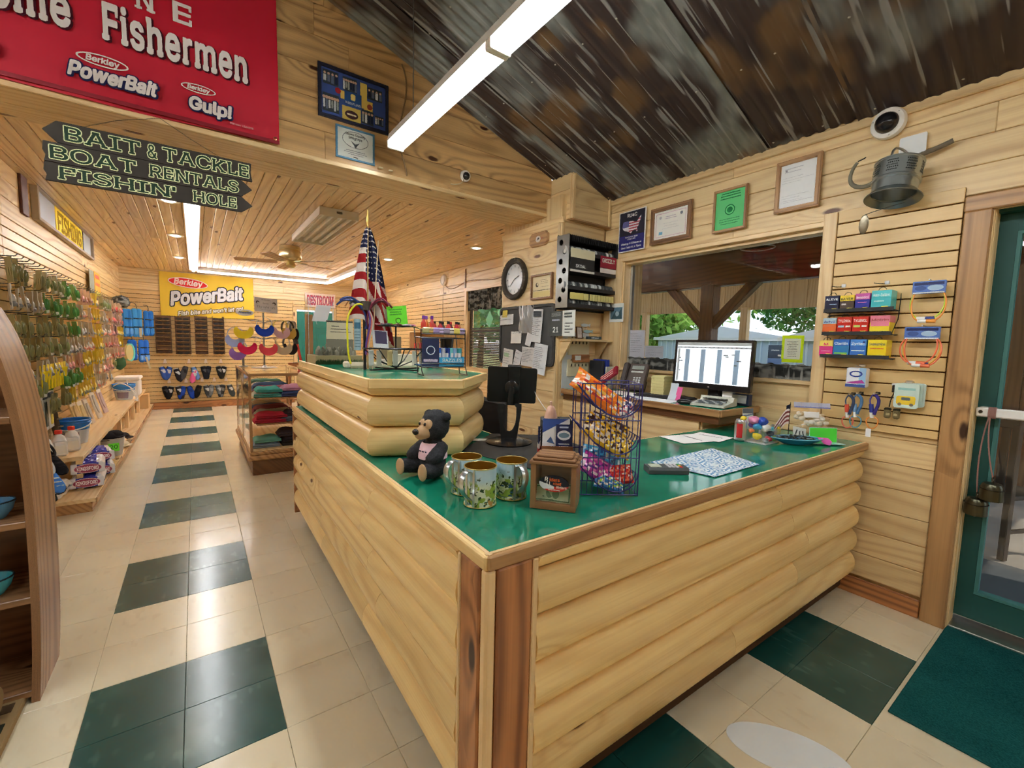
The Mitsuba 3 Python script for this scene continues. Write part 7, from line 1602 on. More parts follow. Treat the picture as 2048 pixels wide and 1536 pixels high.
# the nearer black wire rack with boxes of sweets
wr2 = thing('candy_rack', 'two-tier black wire rack of small bottles and packets on the raised counter', 'rack')
CRM = mat(1.405, .40, ZU, rz=-12)
def cw(p, r=.0024): return tube(p, r, 6, col=BKW).tf(CRM)
for s in (-1, 1):
    part(wr2, 'side_frame', join([cw([(s * .11, -.13, .004), (s * .11, -.05, .004), (s * .11, .0, .004)]), cw(spline([(s * .11, -.13, .004), (s * .112, -.10, .03), (s * .112, -.085, .05)], 8)), cw([(s * .112, -.085, .05), (s * .112, -.08, .16), (s * .112, -.075, .225)]), cw([(s * .11, .0, .004), (s * .11, .06, .15), (s * .11, .10, .24)]), cw([(s * .112, -.075, .225), (s * .112, .02, .235), (s * .112, .10, .24)])]), 'gloss')
part(wr2, 'shelf', join([cw([(-.112, y, z + .03 * (y + .085)), (0, y, z + .03 * (y + .085)), (.112, y, z + .03 * (y + .085))]) for z in (.042, .185) for y in np.linspace(-.085, .09, 7)]), 'gloss')
part(wr2, 'front_rail', join([cw([(-.112, -.088, z), (0, -.088, z), (.112, -.088, z)]) for z in (.06, .225, .205)]), 'gloss')
b1 = thing('display_carton', 'blue display carton of pens on the lower tier of the black candy rack', 'carton')
part(b1, 'tray', join([box(.215, .004, .045, 0, -.082, .068, col=lin(52, 160, 214)), box(.215, .15, .004, 0, -.005, .048, col=lin(40, 110, 170)), box(.004, .15, .05, .106, -.005, .070, col=lin(52, 150, 206))]).tf(CRM), 'gloss')
part(b1, 'side_panel', box(.085, .006, .135, -.066, -.086, .115, ch=.001, col=lin(24, 42, 84)).tf(CRM), 'gloss')
part(b1, 'lettering', join([poly(text('RAZZLES', .016, .10), .0008, col=lin(232, 240, 246)).tf(frame((.045, -.085, .068), (1, 0, 0), (0, 0, 1))), poly(rrect(.05, .006), .0008, col=lin(206, 226, 240)).tf(frame((.04, -.085, .058), (1, 0, 0), (0, 0, 1))), poly(sg.Point(0, 0).buffer(.022, 12).difference(sg.Point(0, 0).buffer(.018, 12)), .0008, col=lin(210, 220, 236)).tf(frame((-.066, -.0895, .125), (1, 0, 0), (0, 0, 1))), poly(rrect(.07, .012), .0008, col=lin(200, 190, 220)).tf(frame((-.066, -.0895, .075), (1, 0, 0), (0, 0, 1)))]).tf(CRM), 'paint')
r_ = random.Random(61)
for k in range(12):
    x, y = -.015 + .021 * (k % 6), -.055 + .05 * (k // 6)
    t = thing('candy_tube', f'{["blue", "white", "deep blue", "aqua", "pale blue", "teal"][k % 6]} sweet tube standing in the {"front" if k < 6 else "back"} row of the blue carton', 'candy', 'sweet tubes in the blue carton')
    part(t, 'tube', cyl(.010, .085, 12, lin(*[(40, 100, 200), (226, 232, 240), (30, 60, 150), (120, 210, 220), (150, 190, 230), (60, 160, 170)][k % 6]), ch=.002).tf(CRM @ mat(x, y, .052, ry=r_.uniform(-6, 6))), 'gloss')
    part(t, 'label', lathe([(.0104, .03), (.0104, .06)], 8, col=lin(236, 240, 244), a0=200, a1=320).tf(CRM @ mat(x, y, .052)), 'paint')
for k in range(10):
    x, y = -.095 + .021 * k, -.055 + .035 * (k % 2)
    t = thing('small_bottle', f'{["purple and red", "orange", "violet", "red", "dark red", "black", "scarlet", "black and red", "crimson", "rust"][k]} little bottle on the top tier of the candy rack', 'bottle', 'little bottles on the top tier')
    h_ = .085 if k < 3 else .062
    part(t, 'body', lathe([(0, 0), (.012, 0), (.013, h_ * .15), (.013, h_ * .6), (.006, h_ * .8), (.006, h_ * .86), (0, h_ * .86)], 14, 35, col=lin(*[(206, 70, 60), (224, 130, 60), (210, 80, 70), (200, 60, 56), (170, 44, 50), (60, 40, 44), (206, 60, 60), (90, 36, 40), (180, 44, 54), (190, 90, 60)][k])).tf(CRM @ mat(x, y, .205)), 'gloss')
    part(t, 'cap', cyl(.0075, h_ * .2, 12, lin(*[(120, 70, 170), (130, 80, 180), (110, 60, 160), (30, 30, 34), (30, 30, 34), (30, 30, 34), (28, 28, 30), (200, 60, 60), (40, 36, 40), (30, 30, 34)][k]), ch=.001).tf(CRM @ mat(x, y, .205 + h_ * .85)), 'gloss')
for k in range(8):
    one('sweet_packet', f'{["cream and green", "amber", "lilac", "pale violet", "grey-violet", "white", "yellow", "lavender"][k]} packet lying across the front of the top tier', 'packet', box(.036, .03, .030, -.09 + .026 * k, -.078 + .004 * (k % 2), .222, ch=.006, col=lin(*[(176, 170, 120), (206, 170, 100), (170, 150, 210), (190, 176, 220), (150, 140, 170), (224, 222, 224), (226, 210, 110), (176, 160, 206)][k])).tf(CRM), 'gloss', 'packets on the top tier')
hd = thing('pen_cup', 'black cup of dark pens between the tiers of the candy rack', 'cup')
part(hd, 'cup', cyl(.032, .06, 20, lin(22, 22, 24), r2=.036, ch=.002).tf(CRM @ mat(.05, .04, .13)), 'gloss')
part(hd, 'foot', cyl(.018, .09, 12, lin(26, 26, 28)).tf(CRM @ mat(.05, .04, .045)), 'gloss')
bh_ = thing('display_board', 'brown felt jewellery board standing behind the wire spinner', 'board')
part(bh_, 'board', box(.16, .012, .17, 1.60, 1.62, ZU + .115, ch=.004, col=lin(132, 116, 88)), 'matte')
part(bh_, 'foot', box(.17, .10, .03, 1.60, 1.64, ZU + .015, ch=.004, col=lin(220, 206, 190)), 'paint')
one('cream_box', 'cream cardboard box behind the wire spinner on the raised counter', 'box', box(.16, .14, .075, 1.56, 1.30, ZU + .038, ch=.003, col=lin(226, 218, 196)), 'matte')
one('scissors_loop', 'black scissors standing handle-up beside the cream box', 'scissors', join([tube([(1.46 + .022 * math.cos(a), 1.20, ZU + .06 + .035 * math.sin(a)) for a in np.linspace(0, 2 * PI, 20, endpoint=False)], .0045, 6, col=lin(28, 28, 30), closed=True), tube([(1.455, 1.20, ZU + .03), (1.445, 1.20, ZU + .015), (1.44, 1.20, ZU + .004)], .004, 6, col=lin(170, 172, 174))]), 'gloss')
one('mauve_bag', 'crumpled mauve bag on the raised counter behind the candy rack', 'bag', (lambda m: Mesh(m.v + ((meshkit.fbm(m.v * 16, 3, 2) - .5)[:, None] * .035), m.f, None, m.c))(ball(.05, sub=3, sc=(1.5, .8, .7), col=lin(176, 150, 150))).at(1.64, .95, ZU + .036), 'matte')
t = thing('tape_dispenser', 'grey tape dispenser on the far edge of the raised counter', 'dispenser')
part(t, 'body', poly(sg.Polygon([(-.06, 0), (.06, 0), (.045, .035), (.01, .06), (-.03, .055), (-.055, .02)]), .04, col=lin(190, 186, 186)).tf(frame((1.66, 1.22, ZU), (.4, 1, 0), (0, 0, 1))), 'paint')
part(t, 'roll', cyl(.022, .02, 20, lin(214, 206, 186)).tf(frame((1.652, 1.205, ZU + .055), (0, 1, 0), (0, 0, 1))), 'gloss')
one('office_chair_back', 'black office chair back behind the counter, beside the tablet', 'chair', join([box(.05, .42, .50, 1.98, .82, .80, ch=.02), box(.40, .42, .07, 2.2, .82, .50, ch=.02), cyl(.03, .40, 12).at(2.2, .82, .06), cyl(.25, .05, 20).at(2.2, .82, .0)]).col(lin(26, 26, 28)), 'paint')

# ================================================================ the back room: display case in the aisle
dc = thing('display_case', 'oak and glass display case with folded shirts at the end of the log counter', 'display case')
X0, X1, Y0, Y1, ZC = .80, 1.42, 3.45, 5.15, 1.055
part(dc, 'plinth', box(X1 - X0 - .04, Y1 - Y0 - .04, .16, (X0 + X1) / 2, (Y0 + Y1) / 2, .08, ch=.004, grain=1), 'wood_dark')
part(dc, 'base_moulding', join([box(X1 - X0 + .04, Y1 - Y0 + .04, .05, (X0 + X1) / 2, (Y0 + Y1) / 2, .185, ch=.012, grain=1), box(X1 - X0, Y1 - Y0, .04, (X0 + X1) / 2, (Y0 + Y1) / 2, .23, ch=.008, grain=1)]), 'wood_trim')
part(dc, 'floor_board', box(X1 - X0 - .03, Y1 - Y0 - .03, .012, (X0 + X1) / 2, (Y0 + Y1) / 2, .257, grain=1), 'wood_wall')
for x in (X0 + .015, X1 - .015):
    for y in (Y0 + .015, Y0 + .85, Y1 - .015): part(dc, 'post', box(.024, .024, ZC - .25, x, y, (ZC + .25) / 2, ch=.003, grain=2), 'wood_trim')
for y in (Y0 + .012, Y1 - .012): part(dc, 'top_rail', box(X1 - X0, .024, .03, (X0 + X1) / 2, y, ZC - .015, ch=.003, grain=0), 'wood_trim')
for x in (X0 + .012, X1 - .012): part(dc, 'top_rail', box(.024, Y1 - Y0, .03, x, (Y0 + Y1) / 2, ZC - .015, ch=.003, grain=1), 'wood_trim')
def glass(p): return flat([p[0], p[1], p[2], p[0], p[2], p[3]])
part(dc, 'top_glass', glass([(X0, Y0, ZC + .002), (X1, Y0, ZC + .002), (X1, Y1, ZC + .002), (X0, Y1, ZC + .002)]), 'pane')
part(dc, 'front_glass', glass([(X0 + .03, Y0 + .006, .26), (X1 - .03, Y0 + .006, .26), (X1 - .03, Y0 + .006, ZC - .03), (X0 + .03, Y0 + .006, ZC - .03)]), 'pane')
part(dc, 'side_glass', glass([(X0 + .006, Y0 + .03, .26), (X0 + .006, Y1 - .03, .26), (X0 + .006, Y1 - .03, ZC - .03), (X0 + .006, Y0 + .03, ZC - .03)]), 'pane')
for z in (.52, .79): part(dc, 'shelf', box(X1 - X0 - .10, Y1 - Y0 - .06, .012, (X0 + X1) / 2 + .02, (Y0 + Y1) / 2, z, ch=.002, grain=1), 'wood_trim')
def shirt(x, y, z, w, d, th, c, label, seed, c2=None):
    t = thing('folded_shirt', label, 'shirt', 'folded shirts in the display case')
    m = box(1, 1, 1, ch=.2); n = 9
    def f(a, b):
        e = 1 - abs(2 * a - 1) ** 6; g2 = 1 - abs(2 * b - 1) ** 6
        return (x + (a - .5) * w, y + (b - .5) * d, z + th * (.25 + .75 * min(1, 1.2 * e * g2)) + .008 * math.sin(a * 8 + seed) * math.cos(b * 7))
    g = grid(f, n + 4, n + 4, col=lin(*c))
    side = []
    for k in range(4):
        P_ = []
        for s in np.linspace(0, 1, n + 4):
            a, b = [(s, 0), (1, s), (1 - s, 1), (0, 1 - s)][k]; P_.append(f(a, b))
        for p, q in zip(P_[:-1], P_[1:]): side += [p, (p[0], p[1], z), (q[0], q[1], z), p, (q[0], q[1], z), q]
    part(t, 'cloth', g + flat(side, None, lin(*c)), 'matte')
    part(t, 'fold', join([tube([(x - w * .48, y - d * .49, z + th * k), (x, y - d * .515, z + th * k), (x + w * .48, y - d * .49, z + th * k)], th * .18, 6, col=lin(*(c2 or c)) * .9) for k in (.15, .55)]), 'matte')
S = [(.98, 3.68, .80, .26, .30, .05, (206, 214, 208), 'white folded shirt with a teal edge on the upper shelf', (60, 150, 140)), (1.0, 3.67, .852, .24, .28, .045, (70, 160, 150), 'teal folded shirt on top of the white one, upper shelf', None), (1.23, 3.66, .80, .24, .28, .06, (80, 100, 150), 'blue patterned folded shirt on the upper shelf of the case', (60, 70, 110)), (1.24, 3.67, .862, .23, .27, .05, (206, 150, 180), 'pink folded shirt on the blue one, upper shelf', None),
     (1.0, 3.68, .53, .30, .30, .045, (170, 40, 60), 'red folded shirt on the middle shelf of the case', None), (1.02, 3.69, .578, .29, .28, .04, (176, 44, 64), 'second red folded shirt on the middle shelf', None), (1.22, 3.70, .53, .26, .30, .05, (96, 108, 124), 'grey-blue folded shirt on the middle shelf', (80, 90, 110)), (1.27, 3.72, .585, .22, .26, .04, (60, 48, 56), 'dark folded shirt on the grey one, middle shelf', None),
     (.96, 3.70, .265, .26, .30, .05, (120, 140, 160), 'slate folded shirt at the bottom of the case', None), (.98, 3.70, .318, .25, .28, .04, (110, 176, 160), 'sea-green folded shirt at the bottom of the case', None), (1.24, 3.70, .265, .26, .30, .09, (34, 30, 36), 'black folded shirts heaped at the bottom of the case', None), (1.20, 3.72, .36, .24, .26, .06, (60, 52, 60), 'charcoal folded shirt lying on the black ones', None)]
for k, (x, y, z, w, d, th, c, lb, c2) in enumerate(S): shirt(x, y, z, w, d, th, c, lb, k, c2)
for k in range(5):
    for z, zz in ((.80, 'upper'), (.53, 'middle')):
        shirt(1.10, 4.05 + .24 * k, z, .40, .22, .07 + .02 * (k % 2), [(150, 160, 150), (120, 60, 70), (60, 80, 110), (190, 180, 160), (80, 110, 90)][(k + (z > .6)) % 5], f'{["grey", "maroon", "navy", "sand", "moss"][(k + (z > .6)) % 5]} folded shirt farther back on the {zz} shelf of the case', k + 20)
# visor stand on the case
vst = thing('visor_stand', 'round-footed stand crowded with sun visors on top of the display case', 'rack')
vx, vy = 1.06, 4.45
part(vst, 'foot', lathe([(0, 0), (.14, 0), (.145, .006), (.03, .012), (.012, .03), (0, .03)], 32, col=lin(206, 206, 204)).at(vx, vy, ZC + .003), 'gloss')
part(vst, 'post', tube([(vx, vy, ZC + .02), (vx, vy, 1.4), (vx, vy, 1.72)], .009, 8, col=lin(150, 152, 154)), 'metal')
part(vst, 'arm', join([tube([(vx, vy, z), (vx + .12 * math.cos(a), vy + .12 * math.sin(a), z + .02), (vx + .22 * math.cos(a), vy + .22 * math.sin(a), z + .03)], .003, 6, col=lin(120, 122, 124)) for z in (1.40, 1.60) for a in np.linspace(0, 2 * PI, 6, endpoint=False)]), 'metal', kind='stuff')
def visor(x, y, z, rz, c, c2, label):
    t = thing('sun_visor', label, 'visor', 'sun visors on the stand')
    m = mat(x, y, z, rz=rz, rx=0) @ mat(rx=0)
    def brim(a, b):
        th = math.radians(-80 + 160 * a); r0 = .060 + .085 * b * (math.cos(th * 1.05) ** .6 if abs(th) < 1.49 else .2)
        return (r0 * math.sin(th), -.045 - .03 * b * math.cos(th), -r0 * math.cos(th) + .0)
    part(t, 'brim', grid(brim, 22, 6, col=lin(*c), thick=.003).tf(m), 'matte')
    part(t, 'band', grid(lambda a, b: (.078 * math.sin(2 * PI * a), -.045 + .03 * b, -.078 * math.cos(2 * PI * a)), 28, 3, col=lin(*c2), thick=.003).tf(m), 'matte')
VV = [(.835, 4.22, 1.545, -4, (240, 216, 60), (226, 226, 214), 'bright yellow sun visor at the front of the upper row'), (1.035, 4.18, 1.575, 0, (30, 54, 140), (206, 210, 220), 'royal blue sun visor in the middle of the upper row'), (1.20, 4.22, 1.555, 14, (226, 190, 206), (240, 220, 120), 'pink and yellow sun visor in the upper row'), (1.275, 4.27, 1.55, 30, (206, 176, 90), (60, 52, 40), 'tan sun visor behind the pink one'), (1.32, 4.33, 1.55, 44, (40, 36, 38), (200, 190, 176), 'black sun visor with a pale band at the end of the upper row'), (1.35, 4.42, 1.55, 60, (32, 30, 34), (90, 86, 84), 'black sun visor farthest round the upper row'),
      (.765, 4.30, 1.45, -16, (160, 176, 226), (206, 214, 240), 'lilac sun visor at the aisle side of the lower row'), (.865, 4.20, 1.37, -3, (190, 40, 70), (210, 190, 200), 'red sequined sun visor in the lower row'), (1.065, 4.17, 1.36, 2, (224, 80, 90), (230, 214, 206), 'coral sun visor in the middle of the lower row'), (1.22, 4.22, 1.365, 12, (206, 190, 160), (226, 220, 204), 'beige sun visor in the lower row'), (1.29, 4.30, 1.365, 32, (44, 40, 42), (80, 76, 74), 'black sun visor at the end of the lower row'), (.81, 4.36, 1.30, -30, (150, 110, 190), (226, 220, 230), 'violet sun visor hanging lowest on the stand')]
for v_ in VV: visor(*v_)
t = thing('card_sign', 'grey card reading Try one on! above the sun visors', 'sign')
tf2 = frame((1.075, 4.30, 1.80), (1, -.03, -.06), (0, 0, 1))
part(t, 'card', poly(rrect(.235, .165), .004, col=lin(206, 204, 206)).tf(tf2), 'paint')
part(t, 'lettering', join([poly(text('Try one on!', .026, .19, bold=False, fat=.01), .0008, col=lin(110, 112, 116)).at(0, -.035), poly(text('The Incredible', .010, .09), .0008, col=lin(50, 50, 54)).at(0, .055), poly(text('Bungee Visor', .009, .06), .0008, col=lin(90, 90, 94)).at(0, .015), poly(rrect(.10, .004, 0, 0, -.055), .0008, col=lin(150, 150, 154)), poly(sg.Point(-.085, .025).buffer(.018, 8).difference(sg.Point(-.08, .018).buffer(.012, 8)), .0008, col=lin(60, 50, 50)), poly(sg.Point(.085, .025).buffer(.018, 8).difference(sg.Point(.08, .018).buffer(.012, 8)), .0008, col=lin(60, 50, 50))]).at(0, 0, .004).tf(tf2), 'matte')
t = thing('round_sign', 'white oval PowerBait sticker sign beside the yellow banner', 'sign')
of_ = frame((.86, 4.28, 1.70), (1, 0, 0), (0, 0, 1))
part(t, 'oval', poly(sa.scale(sg.Point(0, 0).buffer(1, 20), .085, .036), .003, col=lin(226, 232, 236)).tf(of_), 'paint')
part(t, 'lettering', join([poly(text('PowerBait', .022, .13, italic=.25, fat=.04), .001, col=lin(70, 86, 120)), poly(sa.scale(sg.Point(0, .024).buffer(1, 12), .04, .006), .001, col=lin(230, 214, 90))]).at(0, -.008, .003).tf(of_), 'matte')
t = thing('hat_rack_post', 'second slim steel post with a round foot standing on the display case', 'stand')
part(t, 'post', tube([(.86, 4.72, ZC + .01), (.86, 4.72, 1.2), (.86, 4.72, 1.40)], .012, 8, col=lin(130, 134, 140)), 'metal')
part(t, 'foot', cyl(.05, .008, 20, lin(190, 190, 190)).at(.86, 4.72, ZC + .003), 'gloss')
t = thing('folding_chair', 'brown wooden chair with a red leaning pole behind the display case', 'chair')
cmf = mat(1.85, 6.1, 0, rz=20)
part(t, 'seat', box(.42, .42, .03, 0, 0, .45, ch=.006, grain=0).tf(cmf), 'wood_cedar')
for sx in (-1, 1):
    for sy in (-1, 1): part(t, 'leg', box(.035, .035, .45 if sy < 0 else .98, sx * .19, sy * .19, .225 if sy < 0 else .49, grain=2).tf(cmf), 'wood_cedar')
part(t, 'back', box(.42, .02, .20, 0, .19, .93, ch=.006, grain=0).tf(cmf), 'wood_cedar')
one('red_pole', 'red pole with a black grip leaning near the restroom door', 'pole', tube([(1.78, 6.05, .92), (1.74, 6.05, 1.12), (1.70, 6.05, 1.33)], .02, 8, col=lin(190, 60, 50)) + tube([(1.70, 6.05, 1.33), (1.68, 6.05, 1.42), (1.665, 6.05, 1.49)], .026, 8, col=lin(40, 40, 42)), 'gloss')

# ================================================================ far wall
YB = 9.075
yb = thing('powerbait_banner', 'yellow cloth banner reading PowerBait on the far wall', 'banner')
bf2 = frame((.635, YB - .004, 2.215), (1, 0, .006), (0, 0, 1))
part(yb, 'cloth', grid(lambda a, b: ((a - .5) * 1.53, (b - .5) * .82 + .018 * (1 - (2 * a - 1) ** 2) * (b - 1) , .012 + .012 * math.sin(a * 14 + b * 3)), 30, 12, col=lin(240, 206, 76), thick=.002).tf(bf2), 'matte')
YW, YK = lin(226, 230, 238), lin(44, 46, 60)
def bx(s, h, w, x, y, c, o, b, rot=0, **k):
    g = sa.rotate(text(s, h, w, **k), rot, origin=(0, 0)); g = sa.translate(g, x, y)
    return [poly(g.buffer(b), .001, z=.026, col=o), poly(g, .0012, z=.0274, col=c)]
lt = []
ov = sa.rotate(sa.scale(sg.Point(0, 0).buffer(1, 30), .315, .095), -6); ov = sa.translate(ov, -.325, .225)
lt += [poly(ov, .001, z=.026, col=lin(240, 220, 210)), poly(ov.buffer(-.018), .001, z=.0272, col=lin(206, 50, 56))]
g = sa.translate(sa.rotate(text('Berkley', .10, .45, italic=.12, fat=.03), -5, origin=(0, 0)), -.325, .185); lt.append(poly(g, .001, z=.0284, col=lin(246, 232, 230)))
lt += bx('PowerBait', .235, 1.24, .0, -.115, YW, YK, .018, 9, italic=.28, fat=.045)
lt += bx("Fish bite and won't let go!", .078, 1.10, .04, -.33, lin(240, 240, 240), lin(110, 96, 60), .010, 8, italic=.3, fat=.02)
part(yb, 'lettering', join(lt).tf(bf2), 'matte')
t = thing('door_sign', 'pale sign lettered RESTROOM in red and blue above the green door', 'sign')
rf_ = frame((2.71, YB - .004, 2.285), (1, 0, 0), (0, 0, 1))
part(t, 'board', poly(rrect(.64, .31), .012, col=lin(240, 222, 210)).tf(rf_), 'paint')
cc_ = []
gx = text('RESTROOM', .20, .56, slab=.07); 
cc_ += [poly(gx.buffer(.004), .001, z=.012, col=lin(70, 80, 140)).at(0, -.10), poly(gx, .001, z=.0132, col=lin(196, 80, 90)).at(0, -.10)]
part(t, 'lettering', join(cc_).tf(rf_), 'matte')
one('door_notice', 'pale pink notice fixed to the restroom door', 'paper', poly(rrect(.26, .12), .001, col=lin(236, 206, 196)).tf(frame((2.72, 9.095, 1.93), (1, 0, 0), (0, 0, 1))), 'matte')
# sunglass racks
def shades(x0, x1, z0, z1, n, gaps, label, seed):
    t = thing('sunglass_rack', label, 'rack')
    part(t, 'panel', box(x1 - x0, .02, z1 - z0, (x0 + x1) / 2, YB - .012, (z0 + z1) / 2, ch=.003, col=lin(96, 62, 34)), 'paint')
    for s in (x0 + .004, x1 - .004): part(t, 'side', box(.008, .06, z1 - z0, s, YB - .035, (z0 + z1) / 2, col=lin(70, 46, 28)), 'paint')
    r = random.Random(seed)
    for k in range(n):
        z = z1 - .06 - k * (z1 - z0 - .08) / (n - 1 if n > 1 else 1)
        part(t, 'nose_rail', box(x1 - x0 - .01, .045, .008, (x0 + x1) / 2, YB - .045, z - .028, col=lin(176, 140, 90)), 'paint')
        if k in gaps: continue
        g = thing('sunglasses', 'dark sunglasses on a brown rack on the far wall', 'sunglasses', 'sunglasses on the far wall racks')
        c = lin(*r.choice([(26, 22, 20), (34, 26, 22), (20, 20, 26), (56, 36, 26)]))
        xm = (x0 + x1) / 2; w = (x1 - x0) * .40
        lens = [poly(sa.scale(sg.Point(0, 0).buffer(1, 10), w * .44, .022), .004, col=c).tf(frame((xm + s * w * .52, YB - .075, z), (1, 0, 0), (0, 0, 1))) for s in (-1, 1)]
        part(g, 'lenses', join(lens), 'gloss')
        part(g, 'frame', join([tube([(xm - w, YB - .072, z + .014), (xm - w * .5, YB - .078, z + .022), (xm, YB - .078, z + .010), (xm + w * .5, YB - .078, z + .022), (xm + w, YB - .072, z + .014)], .004, 5, col=c * .7)] + [tube([(xm + s * w, YB - .072, z + .014), (xm + s * w, YB - .05, z + .012), (xm + s * w * .98, YB - .02, z + .004)], .003, 5, col=c * .7) for s in (-1, 1)]), 'gloss')
shades(-.222, .018, 1.085, 1.79, 9, (7,), 'brown sunglass rack nearest the jackets, one gap low down', 1)
shades(.075, .315, 1.068, 1.80, 9, (), 'full brown sunglass rack, second from the jackets', 2)
shades(.383, .59, 1.070, 1.81, 9, (6, 7), 'brown sunglass rack with two empty rows, third from the jackets', 3)
shades(.672, .868, 1.072, 1.82, 9, (), 'full brown sunglass rack nearest the visors', 4)
def water_shoe(x, y, z, rz, tilt, c, c2, label, L=.24):
    t = thing('water_shoe', label, 'shoe', 'water shoes on the far wall')
    m = mat(x, y, z) @ mat(ry=tilt) @ mat(rz=0)
    def f(a, b):
        # toe down; a round the foot, b along its length
        th = 2 * PI * a; w = (.040 + .012 * math.sin(b * PI * .9)) * (1 - .75 * max(0, b - .8) / .2 * max(0, b - .8) / .2) * (1 - .35 * max(0, .2 - b) / .2)
        h = .038 * (1 - .45 * b)
        return (w * math.cos(th), -.045 + h * math.sin(th), -L * b)
    part(t, 'upper', grid(f, 15, 10, col=lin(*c)).tf(m), 'matte')
    part(t, 'sole', grid(lambda a, b: (.044 * (1 + .2 * math.sin(b * PI)) * (2 * a - 1) * (1 - .6 * max(0, b - .75) / .25), -.010, -.003 - L * 1.01 * b), 6, 8, col=lin(60, 60, 62), thick=.008).tf(m), 'matte')
    part(t, 'flash', grid(lambda a, b: (.030 * (2 * a - 1) + .01 * math.sin(b * 5), -.087 + .028 * b + .010 * (2 * a - 1) ** 2, -.05 - L * .62 * b), 4, 7, col=lin(*c2)).tf(m), 'matte', label='lighter panel')
    part(t, 'opening', tube([(.030 * math.cos(a), -.045 + .030 * math.sin(a), .002) for a in np.linspace(0, 2 * PI, 14, endpoint=False)], .006, 5, col=lin(*c2), closed=True).tf(m), 'matte')
SHO = [(-.16, .84, (60, 90, 170), (206, 214, 220)), (-.03, .84, (50, 80, 160), (200, 206, 214)), (.06, .80, (30, 30, 36), (196, 200, 206)), (.215, .84, (66, 68, 72), (40, 40, 44)), (.33, .83, (90, 130, 190), (220, 226, 230)), (.37, .77, (226, 100, 150), (206, 208, 212)), (.49, .84, (30, 32, 36), (70, 72, 76)), (.59, .84, (28, 30, 40), (50, 54, 64)), (.74, .84, (30, 32, 34), (120, 124, 126)), (.85, .84, (26, 28, 30), (190, 194, 196)),
       (-.13, .46, (24, 24, 28), (60, 60, 64)), (-.02, .46, (30, 30, 34), (200, 202, 204)), (.075, .46, (40, 40, 44), (214, 214, 214)), (.17, .45, (30, 60, 150), (40, 80, 180)), (.25, .45, (34, 64, 156), (30, 50, 120)), (.42, .46, (22, 22, 24), (40, 40, 42)), (.52, .46, (60, 62, 64), (206, 208, 206)), (.63, .46, (110, 114, 116), (150, 154, 156)), (.72, .46, (100, 104, 108), (176, 180, 180)), (.82, .46, (40, 42, 46), (110, 114, 116)), (.92, .46, (60, 64, 66), (206, 208, 206))]
cn_ = {0: 'blue and white', 1: 'blue with a pale flash', 2: 'black with a pale flash', 3: 'charcoal', 4: 'sky blue and white', 5: 'pink and grey', 6: 'black', 7: 'black and navy', 8: 'black and grey', 9: 'black and silver', 10: 'plain black', 11: 'black and white', 12: 'dark grey and white', 13: 'bright blue', 14: 'deep blue', 15: 'all black', 16: 'grey with a white panel', 17: 'mid grey', 18: 'grey and silver', 19: 'dark with a grey panel', 20: 'slate with a white panel'}
for k, (x, z, c, c2) in enumerate(SHO):
    water_shoe(x, YB, z - .02, 0, (-16 if k % 2 == 0 else 16), c, c2, f'{cn_[k]} water shoe hanging in the {"upper" if k < 10 else "lower"} row under the sunglass racks', .26 if k < 10 else .25)
for k, (x, z) in enumerate([(-.10, .93), (.27, .93), (.54, .93), (.79, .93), (-.05, .55), (.21, .55), (.47, .56), (.67, .56), (.87, .56)]):
    t = thing('shoe_hook', 'clear plastic hanger on the far slat wall holding water shoes', 'hanger', 'shoe hangers on the far wall')
    part(t, 'card', poly(sg.Polygon([(-.03, -.04), (.03, -.04), (.012, .04), (-.012, .04)]), .003, col=lin(236, 218, 206)).tf(frame((x, YB - .03, z), (1, 0, 0), (0, 0, 1))), 'gloss')
    part(t, 'peg', tube([(x, YB + .02, z + .03), (x, YB - .03, z + .03), (x, YB - .10, z + .035)], .004, 6, col=lin(190, 190, 190)), 'metal')
# life jackets
def jacket(x, y, z, w, h_, rz, c, c2, label):
    t = thing('life_jacket', label, 'life jacket', 'life jackets in the far corner')
    m = mat(x, y, z, rz=rz)
    for s in (-1, 1):
        part(t, 'panel', (lambda q: Mesh(q.v + (meshkit.noise(q.v * 30, 2) - .5)[:, None] * .015, q.f, None, q.c))(box(w * .46, .07, h_, s * w * .25, 0, -h_ / 2, ch=.025, col=lin(*c))).tf(m), 'matte')
        part(t, 'print', box(w * .40, .074, h_ * .22, s * w * .25, 0, -h_ * .80, ch=.01, col=lin(*c2)).tf(m), 'matte')
    part(t, 'strap', join([box(w * .9, .078, .02, 0, 0, -h_ * k, ch=.004, col=lin(30, 36, 44)) for k in (.35, .65)]).tf(m), 'paint')
    part(t, 'hanger', tube(spline([(0, .0, .0), (0, -.0, .06), (.01, .03, .09), (0, .10, .10)], 10), .005, 6, col=lin(60, 60, 60)).tf(m), 'paint')
jacket(-.56, 8.45, 1.86, .20, .48, 62, (56, 126, 196), (90, 150, 214), 'blue life jacket nearest the tackle wall in the upper row')
jacket(-.45, 8.66, 1.88, .20, .50, 55, (70, 150, 214), (100, 170, 226), 'brighter blue life jacket in the middle of the upper row')
jacket(-.30, 8.84, 1.86, .18, .46, 44, (50, 116, 196), (70, 140, 206), 'blue life jacket at the end of the upper row, slanting')
jacket(-.52, 8.50, 1.33, .18, .36, 62, (40, 96, 180), (60, 120, 200), 'dark blue life jacket in the lower row')
jacket(-.38, 8.72, 1.33, .20, .40, 50, (50, 112, 206), (120, 170, 226), 'blue life jacket with a pale print in the lower row')
one('price_tag', 'long white price tag hanging from the lower life jackets', 'tag', poly(rrect(.035, .22), .002, col=lin(240, 236, 216)).tf(frame((-.32, 8.62, .92), (.8, -.5, .3), (-.25, .1, 1))), 'paint')
